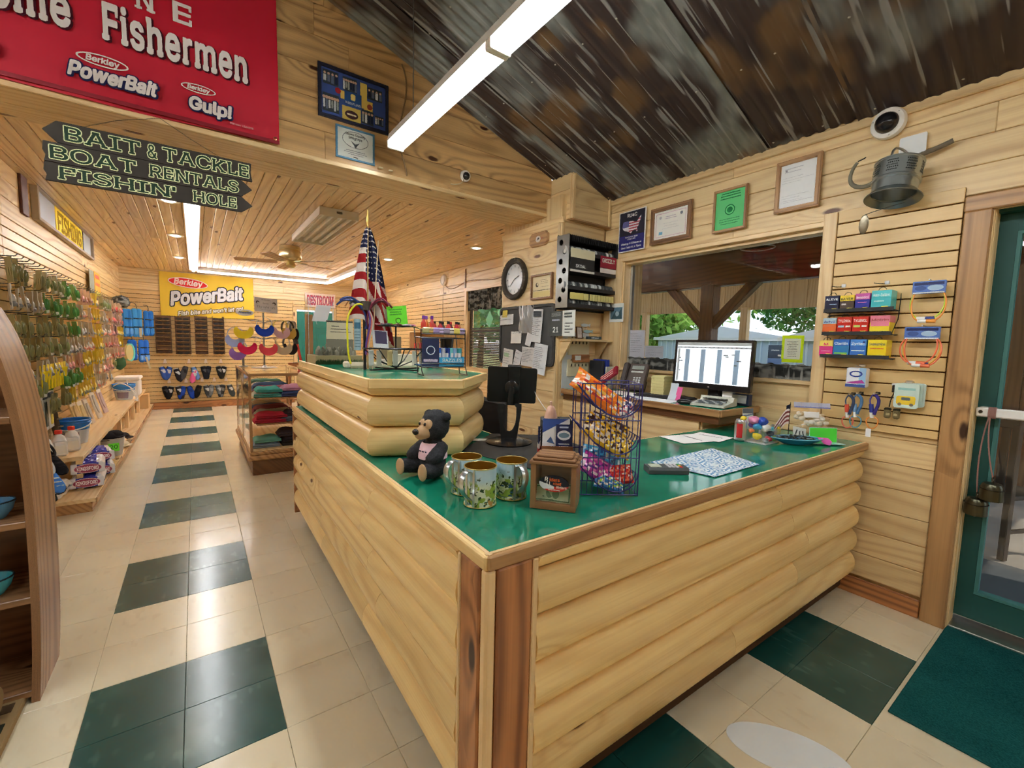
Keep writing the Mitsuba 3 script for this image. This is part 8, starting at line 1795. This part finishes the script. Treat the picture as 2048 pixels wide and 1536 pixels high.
one('price_tag', 'cream price tag hanging between the upper life jackets', 'tag', poly(rrect(.04, .16), .002, col=lin(240, 230, 190)).tf(frame((-.40, 8.58, 1.46), (.9, -.3, 0), (0, 0, 1))), 'paint')
one('camo_cap', 'black-green camouflage bundle above the life jackets in the corner', 'hat', (lambda m: Mesh(m.v + ((meshkit.fbm(m.v * 9, 3, 4) - .5)[:, None] * .12), m.f))(ball(.12, sub=3, sc=(1.1, 1.2, .8))).at(-.60, 8.15, 1.96), 'camo_cloth')
one('tie_dye_float', 'tan and aqua rounded float board hanging below the life jackets', 'board', poly(sa.scale(sg.Point(0, 0).buffer(1, 20), .10, .15), .03, col=lin(206, 190, 130)).tf(frame((-.54, 8.2, 1.12), (.5, .86, 0), (0, 0, 1))) + poly(sa.scale(sg.Point(0, 0).buffer(1, 20), .10, .15).difference(sa.scale(sg.Point(-.02, 0).buffer(1, 20), .085, .135)), .034, col=lin(110, 206, 200)).tf(frame((-.54, 8.2, 1.12), (.5, .86, 0), (0, 0, 1))), 'matte')
one('green_net', 'dark green net bag low in the corner by the tackle wall', 'bag', (lambda m: Mesh(m.v + ((meshkit.fbm(m.v * 12, 3, 9) - .5)[:, None] * .06), m.f, None, m.c))(ball(.07, sub=3, sc=(1, 1, 1.5), col=lin(54, 84, 56))).at(-.60, 7.6, .97), 'matte')

# ================================================================ right-hand wall of the back room
t = thing('smoke_alarm', 'round white alarm with a dangling wire high on the wall beyond the raised counter', 'alarm')
part(t, 'body', lathe([(0, 0), (.095, 0), (.10, .02), (.085, .04), (0, .045)], 32, col=lin(236, 230, 222)).tf(rback_wall(5.45, 2.50, .017)), 'paint')
part(t, 'ring', tube([(.07 * math.cos(a), .07 * math.sin(a), .043) for a in np.linspace(0, 2 * PI, 30, endpoint=False)], .003, 5, col=lin(200, 194, 186), closed=True).tf(rback_wall(5.45, 2.50, .017)), 'paint')
one('alarm_wire', 'thin brown wire running from the alarm towards the pier', 'wire', tube(spline([(3.975, 5.42, 2.42), (3.975, 5.2, 2.33), (3.975, 5.0, 2.34), (3.975, 4.75, 2.39), (3.975, 4.0, 2.36), (3.975, 3.4, 2.44)], 40), .005, 5, col=lin(130, 100, 76)), 'paint')
one('alarm_wire', 'thin wire hanging straight down from the alarm', 'wire', tube([(3.975, 5.48, 2.42), (3.975, 5.5, 2.0), (3.975, 5.5, 1.62)], .003, 5, col=lin(150, 130, 100)), 'paint')
sgm = thing('wall_shelf', 'pale wooden shelf with red goods on the wall beyond the raised counter', 'shelf')
part(sgm, 'board', box(.28, 1.5, .025, 3.84, 5.6, 1.60, ch=.003, grain=1), 'wood_wall')
part(sgm, 'board', box(.28, 1.5, .025, 3.84, 5.6, 1.22, ch=.003, grain=1), 'wood_wall')
for y in (4.87, 6.33): part(sgm, 'end', box(.28, .02, .44, 3.84, y, 1.42, grain=2), 'wood_wall')
r_ = random.Random(90)
for k in range(11):
    y = 4.98 + .125 * k; c = [(196, 50, 56), (214, 120, 60), (220, 210, 196), (180, 60, 70), (120, 90, 60)][k % 5]
    one('shelf_box', f'{["red", "orange", "white", "crimson", "brown"][k % 5]} carton on the wall shelf beyond the raised counter', 'box', box(.14, .10, .12 + .05 * r_.random(), 3.84, y, 1.318, ch=.003, col=lin(*c)), 'gloss', 'cartons on the wall shelf')
# ================================================================ left wall of the aisle
# fishing sign on the ledge above the slat wall
t = thing('fishing_sign', 'long framed sign with a yellow FISHING panel high on the tackle wall', 'sign')
lf = left_wall(0, 0, .017)
part(t, 'frame', join([box(2.50, .03, .05, 5.06, 2.655, .025, ch=.004), box(2.50, .03, .05, 5.06, 2.385, .025, ch=.004), box(.03, .28, .05, 3.82, 2.52, .025, ch=.004), box(.03, .28, .05, 6.31, 2.52, .025, ch=.004)]).col(lin(150, 132, 108)).tf(lf), 'paint')
part(t, 'end_panel', box(.66, .25, .012, 4.17, 2.52, .016, col=lin(170, 178, 186)).tf(lf), 'paint')
part(t, 'end_panel', box(.50, .25, .012, 6.04, 2.52, .016, col=lin(176, 186, 196)).tf(lf), 'paint')
part(t, 'yellow_panel', box(1.26, .25, .016, 5.13, 2.52, .018, col=lin(246, 220, 20)).tf(lf), 'paint')
part(t, 'divider', join([box(.035, .25, .02, 3.86, 2.52, .02), box(.035, .25, .02, 5.775, 2.52, .02)]).col(lin(30, 28, 28)).tf(lf), 'paint')
part(t, 'lettering', poly(text('FISHING', .17, 1.12, fat=.01), .002, col=lin(150, 120, 20)).tf(lf @ mat(5.13, 2.435, .0265)), 'matte')
one('wall_board', 'short dark brown vertical board beside the fishing sign', 'board', box(.16, .31, .02, 3.575, 2.505, .01, ch=.003, col=lin(70, 30, 18)).tf(lf), 'paint')
t = thing('small_poster', 'orange and yellow tackle poster leaning out from the slat wall', 'poster')
pf2 = left_wall(6.38, 2.075, .05)
part(t, 'sheet', join([poly(rrect(.36, .30), .004, col=lin(150, 150, 130)).at(-.22, 0, 0, ry=0), poly(rrect(.42, .31), .004, col=lin(240, 176, 40)).at(.12, 0, .004)]).tf(pf2), 'paint')
part(t, 'print', join([poly(rrect(.30, .05, 0, .12, .10), .001, col=lin(226, 90, 50)), poly(rrect(.32, .04, 0, .12, .0), .001, col=lin(230, 120, 60)), poly(rrect(.36, .06, 0, .12, -.12), .001, col=lin(240, 224, 110))]).at(0, 0, .008).tf(pf2), 'paint')
# hooks and hanging tackle. Every packet is one thing; a few designs are shared
KINDS = {
    'soft bait bag': [(170, 176, 150), (110, 120, 70), (60, 110, 50), (214, 216, 206)],
    'green worm bag': [(70, 130, 60), (50, 110, 44), (96, 150, 80), (220, 224, 214)],
    'yellow lure card': [(236, 214, 60), (246, 236, 140), (220, 196, 60), (120, 120, 90)],
    'red and white lure card': [(226, 214, 206), (206, 70, 70), (240, 226, 220), (120, 60, 56)],
    'clear blister pack': [(206, 206, 200), (176, 178, 172), (226, 226, 222), (110, 110, 108)],
    'silver spinner card': [(196, 196, 190), (226, 216, 200), (150, 146, 140), (206, 130, 100)],
    'pink skirted lure card': [(226, 196, 190), (214, 140, 130), (240, 222, 216), (140, 90, 90)],
    'olive crawfish bag': [(150, 148, 104), (110, 110, 66), (176, 172, 130), (90, 86, 50)],
}
def packet_mesh(kind, w, h_, d, seed):
    r = random.Random(seed); pal = [lin(*c) for c in KINDS[kind]]
    bag = 'bag' in kind
    ms = [box(w, h_, .003, 0, 0, 0, ch=.0005, col=pal[0])]
    ms.append(box(w, h_ * .22, .005, 0, h_ * .39, .002, ch=.001, col=pal[3] if bag else pal[0]))
    n = 5
    if bag:
        for k in range(n): ms.append(ball(.5, 0, 0, 0, (w / n * 1.1, h_ * .58, d), 1, pal[1 + k % 2]).at(-w * .42 + w * .84 * k / (n - 1), -h_ * .06, d * .35))
        ms.append(box(w * .9, h_ * .14, d * .6, 0, -h_ * .40, d * .3, ch=.003, col=pal[3]))
    else:
        ms.append(ball(.5, 0, 0, 0, (w * .5, h_ * .5, d), 1, pal[1]).at(w * .05, -h_ * .12, d * .3, rz=r.uniform(-30, 30)))
        ms.append(ball(.5, 0, 0, 0, (w * .22, h_ * .22, d * 1.1), 1, pal[3]).at(-w * .18, -h_ * .28, d * .3))
        ms.append(box(w * .86, h_ * .06, .001, 0, h_ * .20, .004, col=pal[3]))
        ms.append(box(w * .86, h_ * .10, .001, 0, h_ * .38, .006, col=pal[2]))
    return join(ms)
shp = {}
for i, kd in enumerate(KINDS):
    for s in range(2):
        shp[kd, s] = shape(packet_mesh(kd, .092, .150, .030, i * 7 + s), 'gloss')
order = {0: ['olive crawfish bag', 'soft bait bag', 'green worm bag', 'pink skirted lure card', 'yellow lure card', 'soft bait bag', 'red and white lure card', 'red and white lure card'],
         1: ['clear blister pack', 'green worm bag', 'green worm bag', 'silver spinner card', 'yellow lure card', 'clear blister pack', 'red and white lure card', 'red and white lure card'],
         2: ['olive crawfish bag', 'olive crawfish bag', 'green worm bag', 'clear blister pack', 'yellow lure card', 'silver spinner card', 'pink skirted lure card', 'yellow lure card'],
         3: ['olive crawfish bag', 'soft bait bag', 'clear blister pack', 'silver spinner card', 'yellow lure card', 'red and white lure card', 'pink skirted lure card', 'yellow lure card'],
         4: ['clear blister pack', 'clear blister pack', 'pink skirted lure card', 'yellow lure card', 'yellow lure card', 'silver spinner card', 'red and white lure card', 'pink skirted lure card'],
         5: ['soft bait bag', 'green worm bag', 'green worm bag', 'yellow lure card', 'silver spinner card', 'pink skirted lure card', 'soft bait bag', 'red and white lure card'],
         6: ['clear blister pack', 'olive crawfish bag', 'yellow lure card', 'yellow lure card', 'silver spinner card', 'clear blister pack', None, None]}
zr = [1.80, 1.63, 1.46, 1.30, 1.15, 1.01, .87]
r_ = random.Random(100)
hook = shape(tube([(-.005, 0, -.01), (.08, 0, .0), (.19, 0, .008), (.20, 0, .022)], .0028, 5, col=lin(60, 58, 56)), 'metal')
rown = ['top', 'second', 'third', 'fourth', 'fifth', 'sixth', 'lowest']
ys = [2.45 + .128 * k for k in range(41)]
for row, z in enumerate(zr):
    for k, y in enumerate(ys):
        q = (y - 2.45) / 5.2
        kd = order[row][min(7, int(q * 8))]
        if kd is None or y > 7.75 or (row >= 5 and y > 6.6): continue
        if r_.random() < .05: continue
        out = .17 if r_.random() < .8 else .11
        m = left_wall(y + r_.uniform(-.01, .01), z + r_.uniform(-.012, .012), out) @ mat(ry=r_.uniform(12, 34), rx=r_.uniform(-8, 4), sc=r_.uniform(.95, 1.08))
        key = thing('tackle_packet', f'{kd} in the {rown[row]} row of the tackle wall', 'tackle packet', f'{kd}s in the {rown[row]} row')
        scene[key] = {**shp[kd, r_.randint(0, 1)], 'to_world': TM(m)}
        if row == 0 or (row < 5 and k % 2 == 0 and k < 14):
            hk = thing('display_hook', f'dark wire display hook in the {rown[row]} row of the tackle wall', 'hook', f'display hooks in the {rown[row]} row')
            scene[hk] = {**hook, 'to_world': TM().translate([LW + .012, y, z + .083])}
# long packets and yellow rings
for k in range(5):
    one('long_lure_pack', 'long pink-striped lure pack hanging beside the life jackets', 'tackle packet', box(.012, .09, .42, LW + .15, 6.75 + .17 * k, 1.58, ch=.003, col=lin(*((206, 176, 176), (170, 150, 150), (226, 206, 206), (190, 150, 150), (214, 190, 190))[k])), 'gloss', 'long lure packs by the life jackets')
for k in range(9):
    t = thing('stringer_pack', 'yellow fish stringer pack low on the tackle wall', 'tackle packet', 'yellow stringers')
    part(t, 'card', box(.004, .07, .05, LW + .18, 2.95 + .088 * k, 1.15, ch=.001, col=lin(230, 206, 50)), 'gloss')
    part(t, 'cord', join([tube([(LW + .182 + .004 * j, 2.93 + .088 * k + .012 * j, 1.13), (LW + .184, 2.93 + .088 * k + .012 * j, 1.05), (LW + .182, 2.932 + .088 * k + .012 * j, .985)], .004, 5, col=lin(240, 220, 40)) for j in range(4)]), 'gloss')
# bench with its platform
be2 = thing('display_bench', 'long low pine bench with a bottom deck along the tackle wall', 'bench')
part(be2, 'top', box(.30, 5.75, .036, LW + .165, 6.18, .385, ch=.004, grain=1), 'wood_light')
part(be2, 'deck', box(.41, 6.05, .03, LW + .215, 6.03, .105, ch=.003, grain=1), 'wood_light')
part(be2, 'riser', box(.38, 6.0, .09, LW + .20, 6.05, .046, grain=1), 'wood_trim')
part(be2, 'front_edge', box(.012, 6.05, .04, LW + .424, 6.03, .10, ch=.003, grain=1), 'wood_trim')
for k, y in enumerate((3.36, 4.15, 4.95, 5.7, 6.45, 7.2, 7.95, 8.7)):
    part(be2, 'leg', box(.04, .085, .248, LW + .285, y, .2435, ch=.003, grain=2), 'wood_light')
# buckets
def bucket(x, y, z, r0, r1, h_, c, label, cb=(226, 230, 232)):
    t = thing('bait_bucket', label, 'bucket'); m = mat(x, y, z)
    part(t, 'body', lathe([(0, .002), (r0, .002), (r0 + (r1 - r0) * .6, h_ * .6)], 32, col=lin(196, 204, 210)).tf(m), 'gloss', label='greyish lower part')
    part(t, 'upper', lathe([(r0 + (r1 - r0) * .6, h_ * .6), (r1, h_)], 32, col=lin(*c)).tf(m), 'gloss')
    part(t, 'rim', join([tube([(r * math.cos(a), r * math.sin(a), zz) for a in np.linspace(0, 2 * PI, 36, endpoint=False)], .007, 6, col=lin(*c) * 1.1, closed=True) for r, zz in ((r1, h_), (r1 * .98, h_ * .9))]).tf(m), 'gloss')
    part(t, 'inside', lathe([(r1 - .006, h_), (r0 + .01, h_ * .4), (0, h_ * .35)], 32, col=lin(*c) * .8).tf(m), 'gloss')
    part(t, 'handle', tube([(r1 * 1.02 * math.cos(a), -.0 + r1 * 1.02 * math.sin(a), h_ * .86 - .05 * math.sin(a - PI) if math.sin(a) < 0 else h_ * .86) for a in np.linspace(PI, 2 * PI, 20)], .006, 6, col=lin(*cb)).tf(m @ mat(rx=0)), 'gloss')
    part(t, 'label', lathe([(r0 * 1.04 + .004, h_ * .12), (r0 * 1.2 + .004, h_ * .52)], 12, 30, col=lin(120, 110, 130), a0=230, a1=300).tf(m), 'paint')
bucket(LW + .155, 3.95, .404, .095, .125, .22, (36, 110, 190), 'blue bait bucket with a white handle near the front of the bench')
bucket(LW + .17, 7.45, .404, .10, .14, .24, (40, 120, 200), 'blue bait bucket with white bands farther along the bench')
one('bucket_bands', 'white straps tangled round the farther bait bucket', 'strap', join([tube(spline([(LW + .03 + .26 * math.sin(q), 7.36 + .1 * k, .62 + .04 * k), (LW + .30, 7.28 + .06 * k, .56 - .05 * k), (LW + .34, 7.30, .46 - .03 * k), (LW + .32, 7.2 - .02 * k, .42)], 14), .008, 6, col=lin(236, 238, 240)) for k, q in enumerate((.1, .4, .7))]), 'gloss')
t = thing('cooler', 'white foam cooler with a lid against the far end of the tackle wall', 'cooler')
part(t, 'body', box(.30, .42, .26, LW + .17, 8.10, .535, ch=.02, col=lin(232, 230, 226)), 'matte')
part(t, 'lid', box(.33, .46, .06, LW + .17, 8.10, .695, ch=.015, col=lin(240, 238, 234)), 'matte')
t = thing('cardboard_box', 'tan cardboard box on the deck at the far end of the bench', 'box')
part(t, 'carton', box(.26, .34, .24, LW + .26, 8.55, .242, ch=.003, col=lin(206, 166, 112)), 'matte')
part(t, 'flap', box(.26, .17, .005, LW + .26, 8.46, .366, col=lin(214, 176, 122)), 'matte')
# bait jugs
for k, (y, x) in enumerate(((3.16, .05), (3.30, .13), (3.47, .20))):
    t = thing('bait_jug', ['white jug with a red cap, nearest the wall', 'white jug with a red cap in the middle of three', 'white jug with a red cap at the bench corner'][k], 'jug', 'white jugs with red caps')
    m = mat(LW + .07 + x * .7, y + .1, .404, rz=20)
    part(t, 'body', join([box(.095, .085, .14, 0, 0, .07, ch=.016, col=lin(238, 238, 236)), lathe([(.046, .132), (.035, .165), (.018, .18), (.018, .195), (0, .195)], 20, col=lin(238, 238, 236))]).tf(m), 'gloss')
    part(t, 'cap', cyl(.024, .032, 18, lin(226, 56, 48), ch=.004).tf(m @ mat(0, 0, .185)), 'gloss')
    part(t, 'label', box(.07, .002, .07, 0, -.0445, .06, col=lin(226, 222, 210)).tf(m), 'paint')
# things leaning on the wall above the bench
for k, (y, w, h_, c, lb) in enumerate(((4.45, .16, .36, (206, 176, 120), 'flat wooden paddle-shaped plaque leaning on the tackle wall'), (4.75, .15, .32, (226, 206, 150), 'pale cream lure board leaning on the tackle wall'), (5.05, .12, .30, (190, 180, 164), 'grey packaged board leaning on the tackle wall'), (5.45, .15, .36, (206, 200, 190), 'clear bagged tool leaning on the tackle wall'), (5.9, .16, .34, (196, 170, 166), 'pink-grey packaged net leaning on the tackle wall'))):
    t = thing('leaning_pack', lb, 'package')
    m = frame((LW + .10, y, .404 + h_ / 2), (0.12, 1, 0), (-.22, -.18, 1))
    part(t, 'board', poly(rrect(w, h_, .015), .012, col=lin(*c)).tf(m), 'gloss')
    part(t, 'content', join([poly(sa.scale(sg.Point(0, 0).buffer(1, 14), w * .28, h_ * .32), .010, z=.012, col=lin(*c) * .75), poly(rrect(w * .8, h_ * .14, 0, 0, h_ * .38), .002, z=.012, col=lin(232, 226, 214))]).tf(m), 'paint')
t = thing('landing_net', 'dark camouflage-sleeved pole standing by the wall above the jugs', 'net')
part(t, 'sleeve', tube([(LW + .09, 3.85, .40), (LW + .07, 3.80, .62), (LW + .06, 3.76, .84)], [.022, .03, .028], 10, col=lin(66, 58, 46)), 'matte')
part(t, 'wrap', join([tube([(LW + .09 + .027 * math.cos(a), 3.84 - .012 * j + .027 * math.sin(a), .45 + .07 * j) for a in np.linspace(0, 2 * PI, 12, endpoint=False)], .006, 5, col=lin(126, 116, 96), closed=True) for j in range(5)]), 'matte')
for k, y in enumerate((3.05, 3.22, 3.38)):
    t = thing('glove_pack', ['pale fillet glove pack hanging low, nearest the bookcase', 'clear knife pack hanging low on the tackle wall', 'clear ruler pack hanging low beside the netting pole'][k], 'tackle packet')
    part(t, 'pack', box(.008, .13, .30, LW + .13, y, .80, ch=.003, col=lin(*((214, 214, 206), (196, 198, 190), (206, 206, 200))[k])), 'gloss')
    part(t, 'content', join([box(.012, .05, .20, LW + .136, y, .78, ch=.006, col=lin(*((120, 130, 110), (60, 64, 60), (226, 206, 90))[k])), box(.010, .12, .04, LW + .136, y, .92, ch=.002, col=lin(50, 54, 56))]), 'paint')
# deck goods: charcoal bags, sandals, pot
def bag(x, y, z, w, d, h_, rz, label, main, band, word, wcol, oval=True, n=13):
    t = thing('charcoal_bag', label, 'bag')
    m = mat(x, y, z, rz=rz)
    def P(i, j, s):
        a, b = i / (n - 1), j / (n - 1)
        e = ((1 - abs(2 * a - 1) ** 5) * (1 - abs(2 * b - 1) ** 5)) ** .5
        return ((a - .5) * w, (b - .5) * d, h_ / 2 + s * h_ / 2 * (.12 + .88 * e) + .006 * math.sin(a * 21 + b * 17))
    v, c = [], []
    for s in (-1, 1):
        for i in range(n - 1):
            for j in range(n - 1):
                q = [P(i, j, s), P(i + 1, j, s), P(i + 1, j + 1, s), P(i, j + 1, s)]
                v += [q[0], q[1], q[2], q[0], q[2], q[3]]
                a = (i + .5) / (n - 1); col = lin(*band) if .28 < a < .72 else lin(*main)
                c += [col] * 6
    part(t, 'sack', Mesh(np.array(v), np.arange(len(v)).reshape(-1, 3), None, np.array(c)).tf(m), 'gloss')
    side = frame((0, -d / 2 - .002, h_ * .5), (1, 0, 0), (0, 0, 1))
    wall = [box(w * .96, .012, h_ * .72, 0, -d / 2 + .006, h_ * .5, ch=.005, col=lin(*band))]
    part(t, 'end', join(wall).tf(m), 'gloss')
    lt = []
    if oval:
        o = sa.scale(sg.Point(0, 0).buffer(1, 24), w * .40, h_ * .33)
        lt += [poly(o, .001, col=lin(226, 200, 206)), poly(o.buffer(-.004), .001, z=.001, col=lin(150, 60, 90)), poly(text(word, h_ * .26, w * .62, fat=.02), .001, z=.002, col=lin(*wcol)).at(0, -h_ * .13)]
    else: lt += [poly(rrect(w * .96, h_ * .5), .0006, col=lin(*main)), poly(text(word, h_ * .24, w * .6, fat=.02), .001, z=.001, col=lin(*wcol)).at(w * .05, -h_ * .12)]
    part(t, 'lettering', join(lt).tf(m @ side @ mat(0, 0, .0)), 'paint')
    part(t, 'corner_patch', join([box(w * .2, .016, h_ * .74, s * w * .39, -d / 2 + .007, h_ * .5, ch=.005, col=lin(*main)) for s in (-1, 1)]).tf(m), 'gloss')
WB_, BL = (232, 232, 238), (46, 48, 140)
bag(-.405, 3.48, .121, .215, .36, .115, 4, 'blue and white charcoal bag at the bottom of the front stack on the deck', WB_, BL, 'KINGSFORD', (240, 236, 240))
bag(-.405, 3.50, .237, .215, .36, .115, 7, 'blue and white charcoal bag in the middle of the front stack', WB_, BL, 'KINGSFORD', (240, 236, 240))
bag(-.385, 3.86, .121, .20, .32, .12, 10, 'blue and white charcoal bag behind the front stack, lower', WB_, BL, 'KINGSFORD', (240, 236, 240))
bag(-.395, 3.88, .243, .20, .30, .115, 14, 'blue and white charcoal bag behind the front stack, upper', WB_, BL, 'KINGSFORD', (240, 236, 240))
bag(-.585, 3.18, .121, .19, .25, .13, -6, 'white charcoal bag lettered ORIGINAL at the near end of the deck', (232, 232, 230), (226, 226, 226), 'ORIGINAL', (40, 44, 70), oval=False)
t = thing('stock_pot', 'pale grey pot of dark hats with a green price card on the deck', 'pot')
part(t, 'pot', lathe([(0, 0), (.10, 0), (.125, .19), (.13, .195), (.12, .19), (.095, .01), (0, .01)], 32, 40, col=lin(190, 190, 184)).at(-.40, 4.62, .121), 'gloss')
part(t, 'price_card', poly(rrect(.09, .085), .002, col=lin(110, 230, 60)).tf(frame((-.355, 4.50, .225), (1, .4, 0), (0, 0, 1))), 'paint')
part(t, 'price', poly(text('20', .04), .001, col=lin(40, 120, 40)).tf(frame((-.355, 4.497, .21), (1, .4, 0), (0, 0, 1))), 'paint')
for k, (x, y, z, s, c, lb) in enumerate(((-.42, 4.62, .32, .085, (26, 24, 26), 'black hat heaped in the grey pot'), (-.36, 4.66, .335, .07, (34, 32, 34), 'dark hat on top of the grey pot'), (-.44, 5.2, .19, .08, (222, 206, 170), 'straw-coloured hat on the deck beyond the pot'), (-.38, 5.4, .18, .07, (40, 36, 36), 'black hat lying on the deck beyond the straw one'), (-.34, 5.0, .16, .06, (226, 216, 190), 'cream hat on the deck beside the pot'))):
    t = thing('hat', lb, 'hat')
    part(t, 'crown', ball(s, x, y, z, (1, 1.1, .7), 2, lin(*c)), 'matte')
    part(t, 'brim', lathe([(s * .9, 0), (s * 1.5, -.006), (s * 1.52, .0), (s * .9, .006)], 24, col=lin(*c) * .92).at(x, y, z - s * .18), 'matte')
# hanging shoes at the near end of the bench
def big_shoe(x, y, z, rz, ry, rx, c, c2, label, L=.28):
    t = thing('slip_on_shoe', label, 'shoe'); m = mat(x, y, z, rz=rz, ry=ry, rx=rx)
    def f(a, b):
        th = PI * (a * 1.0); w = (.036 + .016 * math.sin(min(1, b * 1.2) * PI * .75)) * (1 - .7 * max(0, (b - .85) / .15) ** 2)
        hh = .085 * (1 - .55 * b) * (1 - .5 * max(0, (b - .85) / .15))
        return (b * L, -w * math.cos(th), hh * math.sin(th) ** .7)
    part(t, 'upper', grid(f, 16, 14, col=lin(*c)).tf(m), 'matte')
    part(t, 'sole', grid(lambda a, b: (b * L * 1.03 - .006, (2 * a - 1) * (.040 + .016 * math.sin(min(1, b * 1.2) * PI * .75)) * (1 - .65 * max(0, (b - .85) / .15) ** 2), -.002), 8, 16, col=lin(40, 40, 42), thick=.014).tf(m), 'matte')
    part(t, 'opening', tube([(.075 + .062 * math.cos(q), .032 * math.sin(q), .082 - .018 * math.cos(q)) for q in np.linspace(0, 2 * PI, 20, endpoint=False)], .009, 6, col=lin(*c2), closed=True).tf(m), 'matte')
    part(t, 'stripe', join([tube([(.15 + .03 * k, -.045 + .01 * k, .03), (.17 + .03 * k, -.02, .058 - .008 * k), (.18 + .03 * k, .02, .056 - .008 * k)], .005, 5, col=lin(*c2)) for k in range(3)]).tf(m), 'matte')
big_shoe(-.62, 2.98, .545, -35, 38, 0, (20, 20, 24), (44, 42, 44), 'black slip-on shoe hanging at the near end of the bench')
big_shoe(-.60, 2.85, .47, -30, 50, 10, (66, 120, 200), (196, 206, 214), 'blue slip-on shoe with a grey lining hanging at the near end of the bench')
big_shoe(-.67, 2.78, .40, -20, 42, 0, (38, 42, 40), (120, 126, 126), 'dark olive slip-on shoe hanging lowest at the near end of the bench')
one('shoe_hanger', 'white wire hanger above the slip-on shoes', 'hanger', tube(spline([(-.70, 2.95, .60), (-.62, 2.93, .585), (-.56, 2.90, .57), (-.60, 2.86, .52)], 14), .006, 6, col=lin(236, 236, 234)), 'gloss')

# ================================================================ boat-shaped bookcase in the foreground
bk_ = thing('boat_bookcase', 'dark brown boat-shaped standing bookcase at the edge of the picture', 'bookcase')
BX = .66
prof = [(-.150, 0), (-.138, .19), (-.130, .45), (-.128, .70), (-.131, .90), (-.141, 1.05), (-.156, 1.18), (-.176, 1.30), (-.206, 1.42), (-.26, 1.55), (-.34, 1.66), (-.45, 1.74)]
sp = spline(prof, 40)
def rail(side):
    pts = []
    cx = -.50
    P_ = np.array([(p[0] if side > 0 else 2 * cx - p[0], p[1]) for p in sp])
    d = np.gradient(P_, axis=0); nrm = np.c_[-d[:, 1], d[:, 0]]; nrm /= np.linalg.norm(nrm, axis=1, keepdims=True); nrm *= (1 if side > 0 else -1)
    v, f, uv = [], [], []; k = uid(); L = np.r_[0, np.cumsum(np.linalg.norm(np.diff(P_, axis=0), axis=1))]
    for (p, q, l) in zip(P_, nrm, L):
        a, b = p, p + q * .024
        ring = [(a[0], BX, a[1]), (a[0], BX + .30, a[1]), (b[0], BX + .30, b[1]), (b[0], BX, b[1])]
        v += ring; uv += [(64.0 * (k % 40) + 20 + l, c) for c in (0, .3, .33, .63)]
    for i in range(len(P_) - 1):
        for j in range(4):
            a, b = i * 4 + j, i * 4 + (j + 1) % 4; f += [(a, b, b + 4), (a, b + 4, a + 4)]
    V = np.array(v); F = np.array(f); U = np.array(uv)
    return Mesh(V[F].reshape(-1, 3), np.arange(len(F) * 3).reshape(-1, 3), U[F].reshape(-1, 2))
for s in (1, -1): part(bk_, 'side_plank', rail(s), 'wood_walnut')
cx = -.50
inside = sg.Polygon([(p[0] - .02, p[1]) for p in sp] + [(2 * cx - p[0] + .02, p[1]) for p in sp[::-1]])
part(bk_, 'back', poly(inside, .012).tf(frame((0, BX + .30, 0), (1, 0, 0), (0, 0, 1))), 'wood_dark')
for z in (.05, .42, .715, 1.11):
    w = np.interp(z, sp[:, 1], sp[:, 0]); hw = (w - .022) - cx
    part(bk_, 'shelf', box(2 * hw, .29, .026, cx, BX + .148, z - .013, ch=.003, grain=0), 'wood_walnut')
one('coir_mat', 'coarse door mat with a log and pine tree pattern lying in front of the bookcase', 'mat', (join([box(.34, .60, .03, -.36, .40, .016, ch=.004, col=lin(132, 110, 78))] + [box(.30, .05, .004, -.36, .18 + .11 * k, .032, ch=.001, col=lin(*((70, 54, 38), (30, 34, 26))[k % 2])) for k in range(5)])).tf(mat(-.0, .0, 0)), 'matte')
one('rolled_mat', 'second rolled coir mat with dark trees lying on the first, inside the bookcase foot', 'mat', join([tube([(-.60, .60, .10), (-.42, .58, .10), (-.235, .56, .10)], .055, 14, col=lin(120, 100, 70))] + [tube([(-.30 - .07 * k, .568 + .004 * k, .10), (-.285 - .07 * k, .567 + .004 * k, .10), (-.275 - .07 * k, .566 + .004 * k, .10)], .0565, 14, col=lin(34, 38, 28)) for k in range(4)]), 'matte')
for k, (x, z, c, lb) in enumerate(((-.235, .715, (90, 150, 190), 'blue bowl on the third shelf of the boat bookcase'), (-.255, .42, (70, 176, 196), 'turquoise bowl on the second shelf of the boat bookcase'))):
    t = thing('ceramic_bowl', lb, 'bowl')
    part(t, 'outside', lathe([(0, .0), (.03, .0), (.05, .03), (.06, .065), (.056, .066), (.045, .03), (0, .012)], 28, 60, col=lin(*c)).at(x - .02, BX + .10, z), 'gloss')
    part(t, 'rim', tube([(x - .02 + .058 * math.cos(a), BX + .10 + .058 * math.sin(a), z + .066) for a in np.linspace(0, 2 * PI, 28, endpoint=False)], .003, 6, col=lin(40, 50, 60), closed=True), 'gloss')
t = thing('lure_toy', 'yellow and green frog lure toy at the top of the boat bookcase', 'toy')
part(t, 'body', ball(.03, -.235, BX + .06, 1.385, (1, 1.2, .8), 2, lin(236, 222, 50)), 'gloss')
part(t, 'belly', ball(.026, -.228, BX + .05, 1.355, (1.1, 1.2, .7), 2, lin(110, 200, 70)), 'gloss')
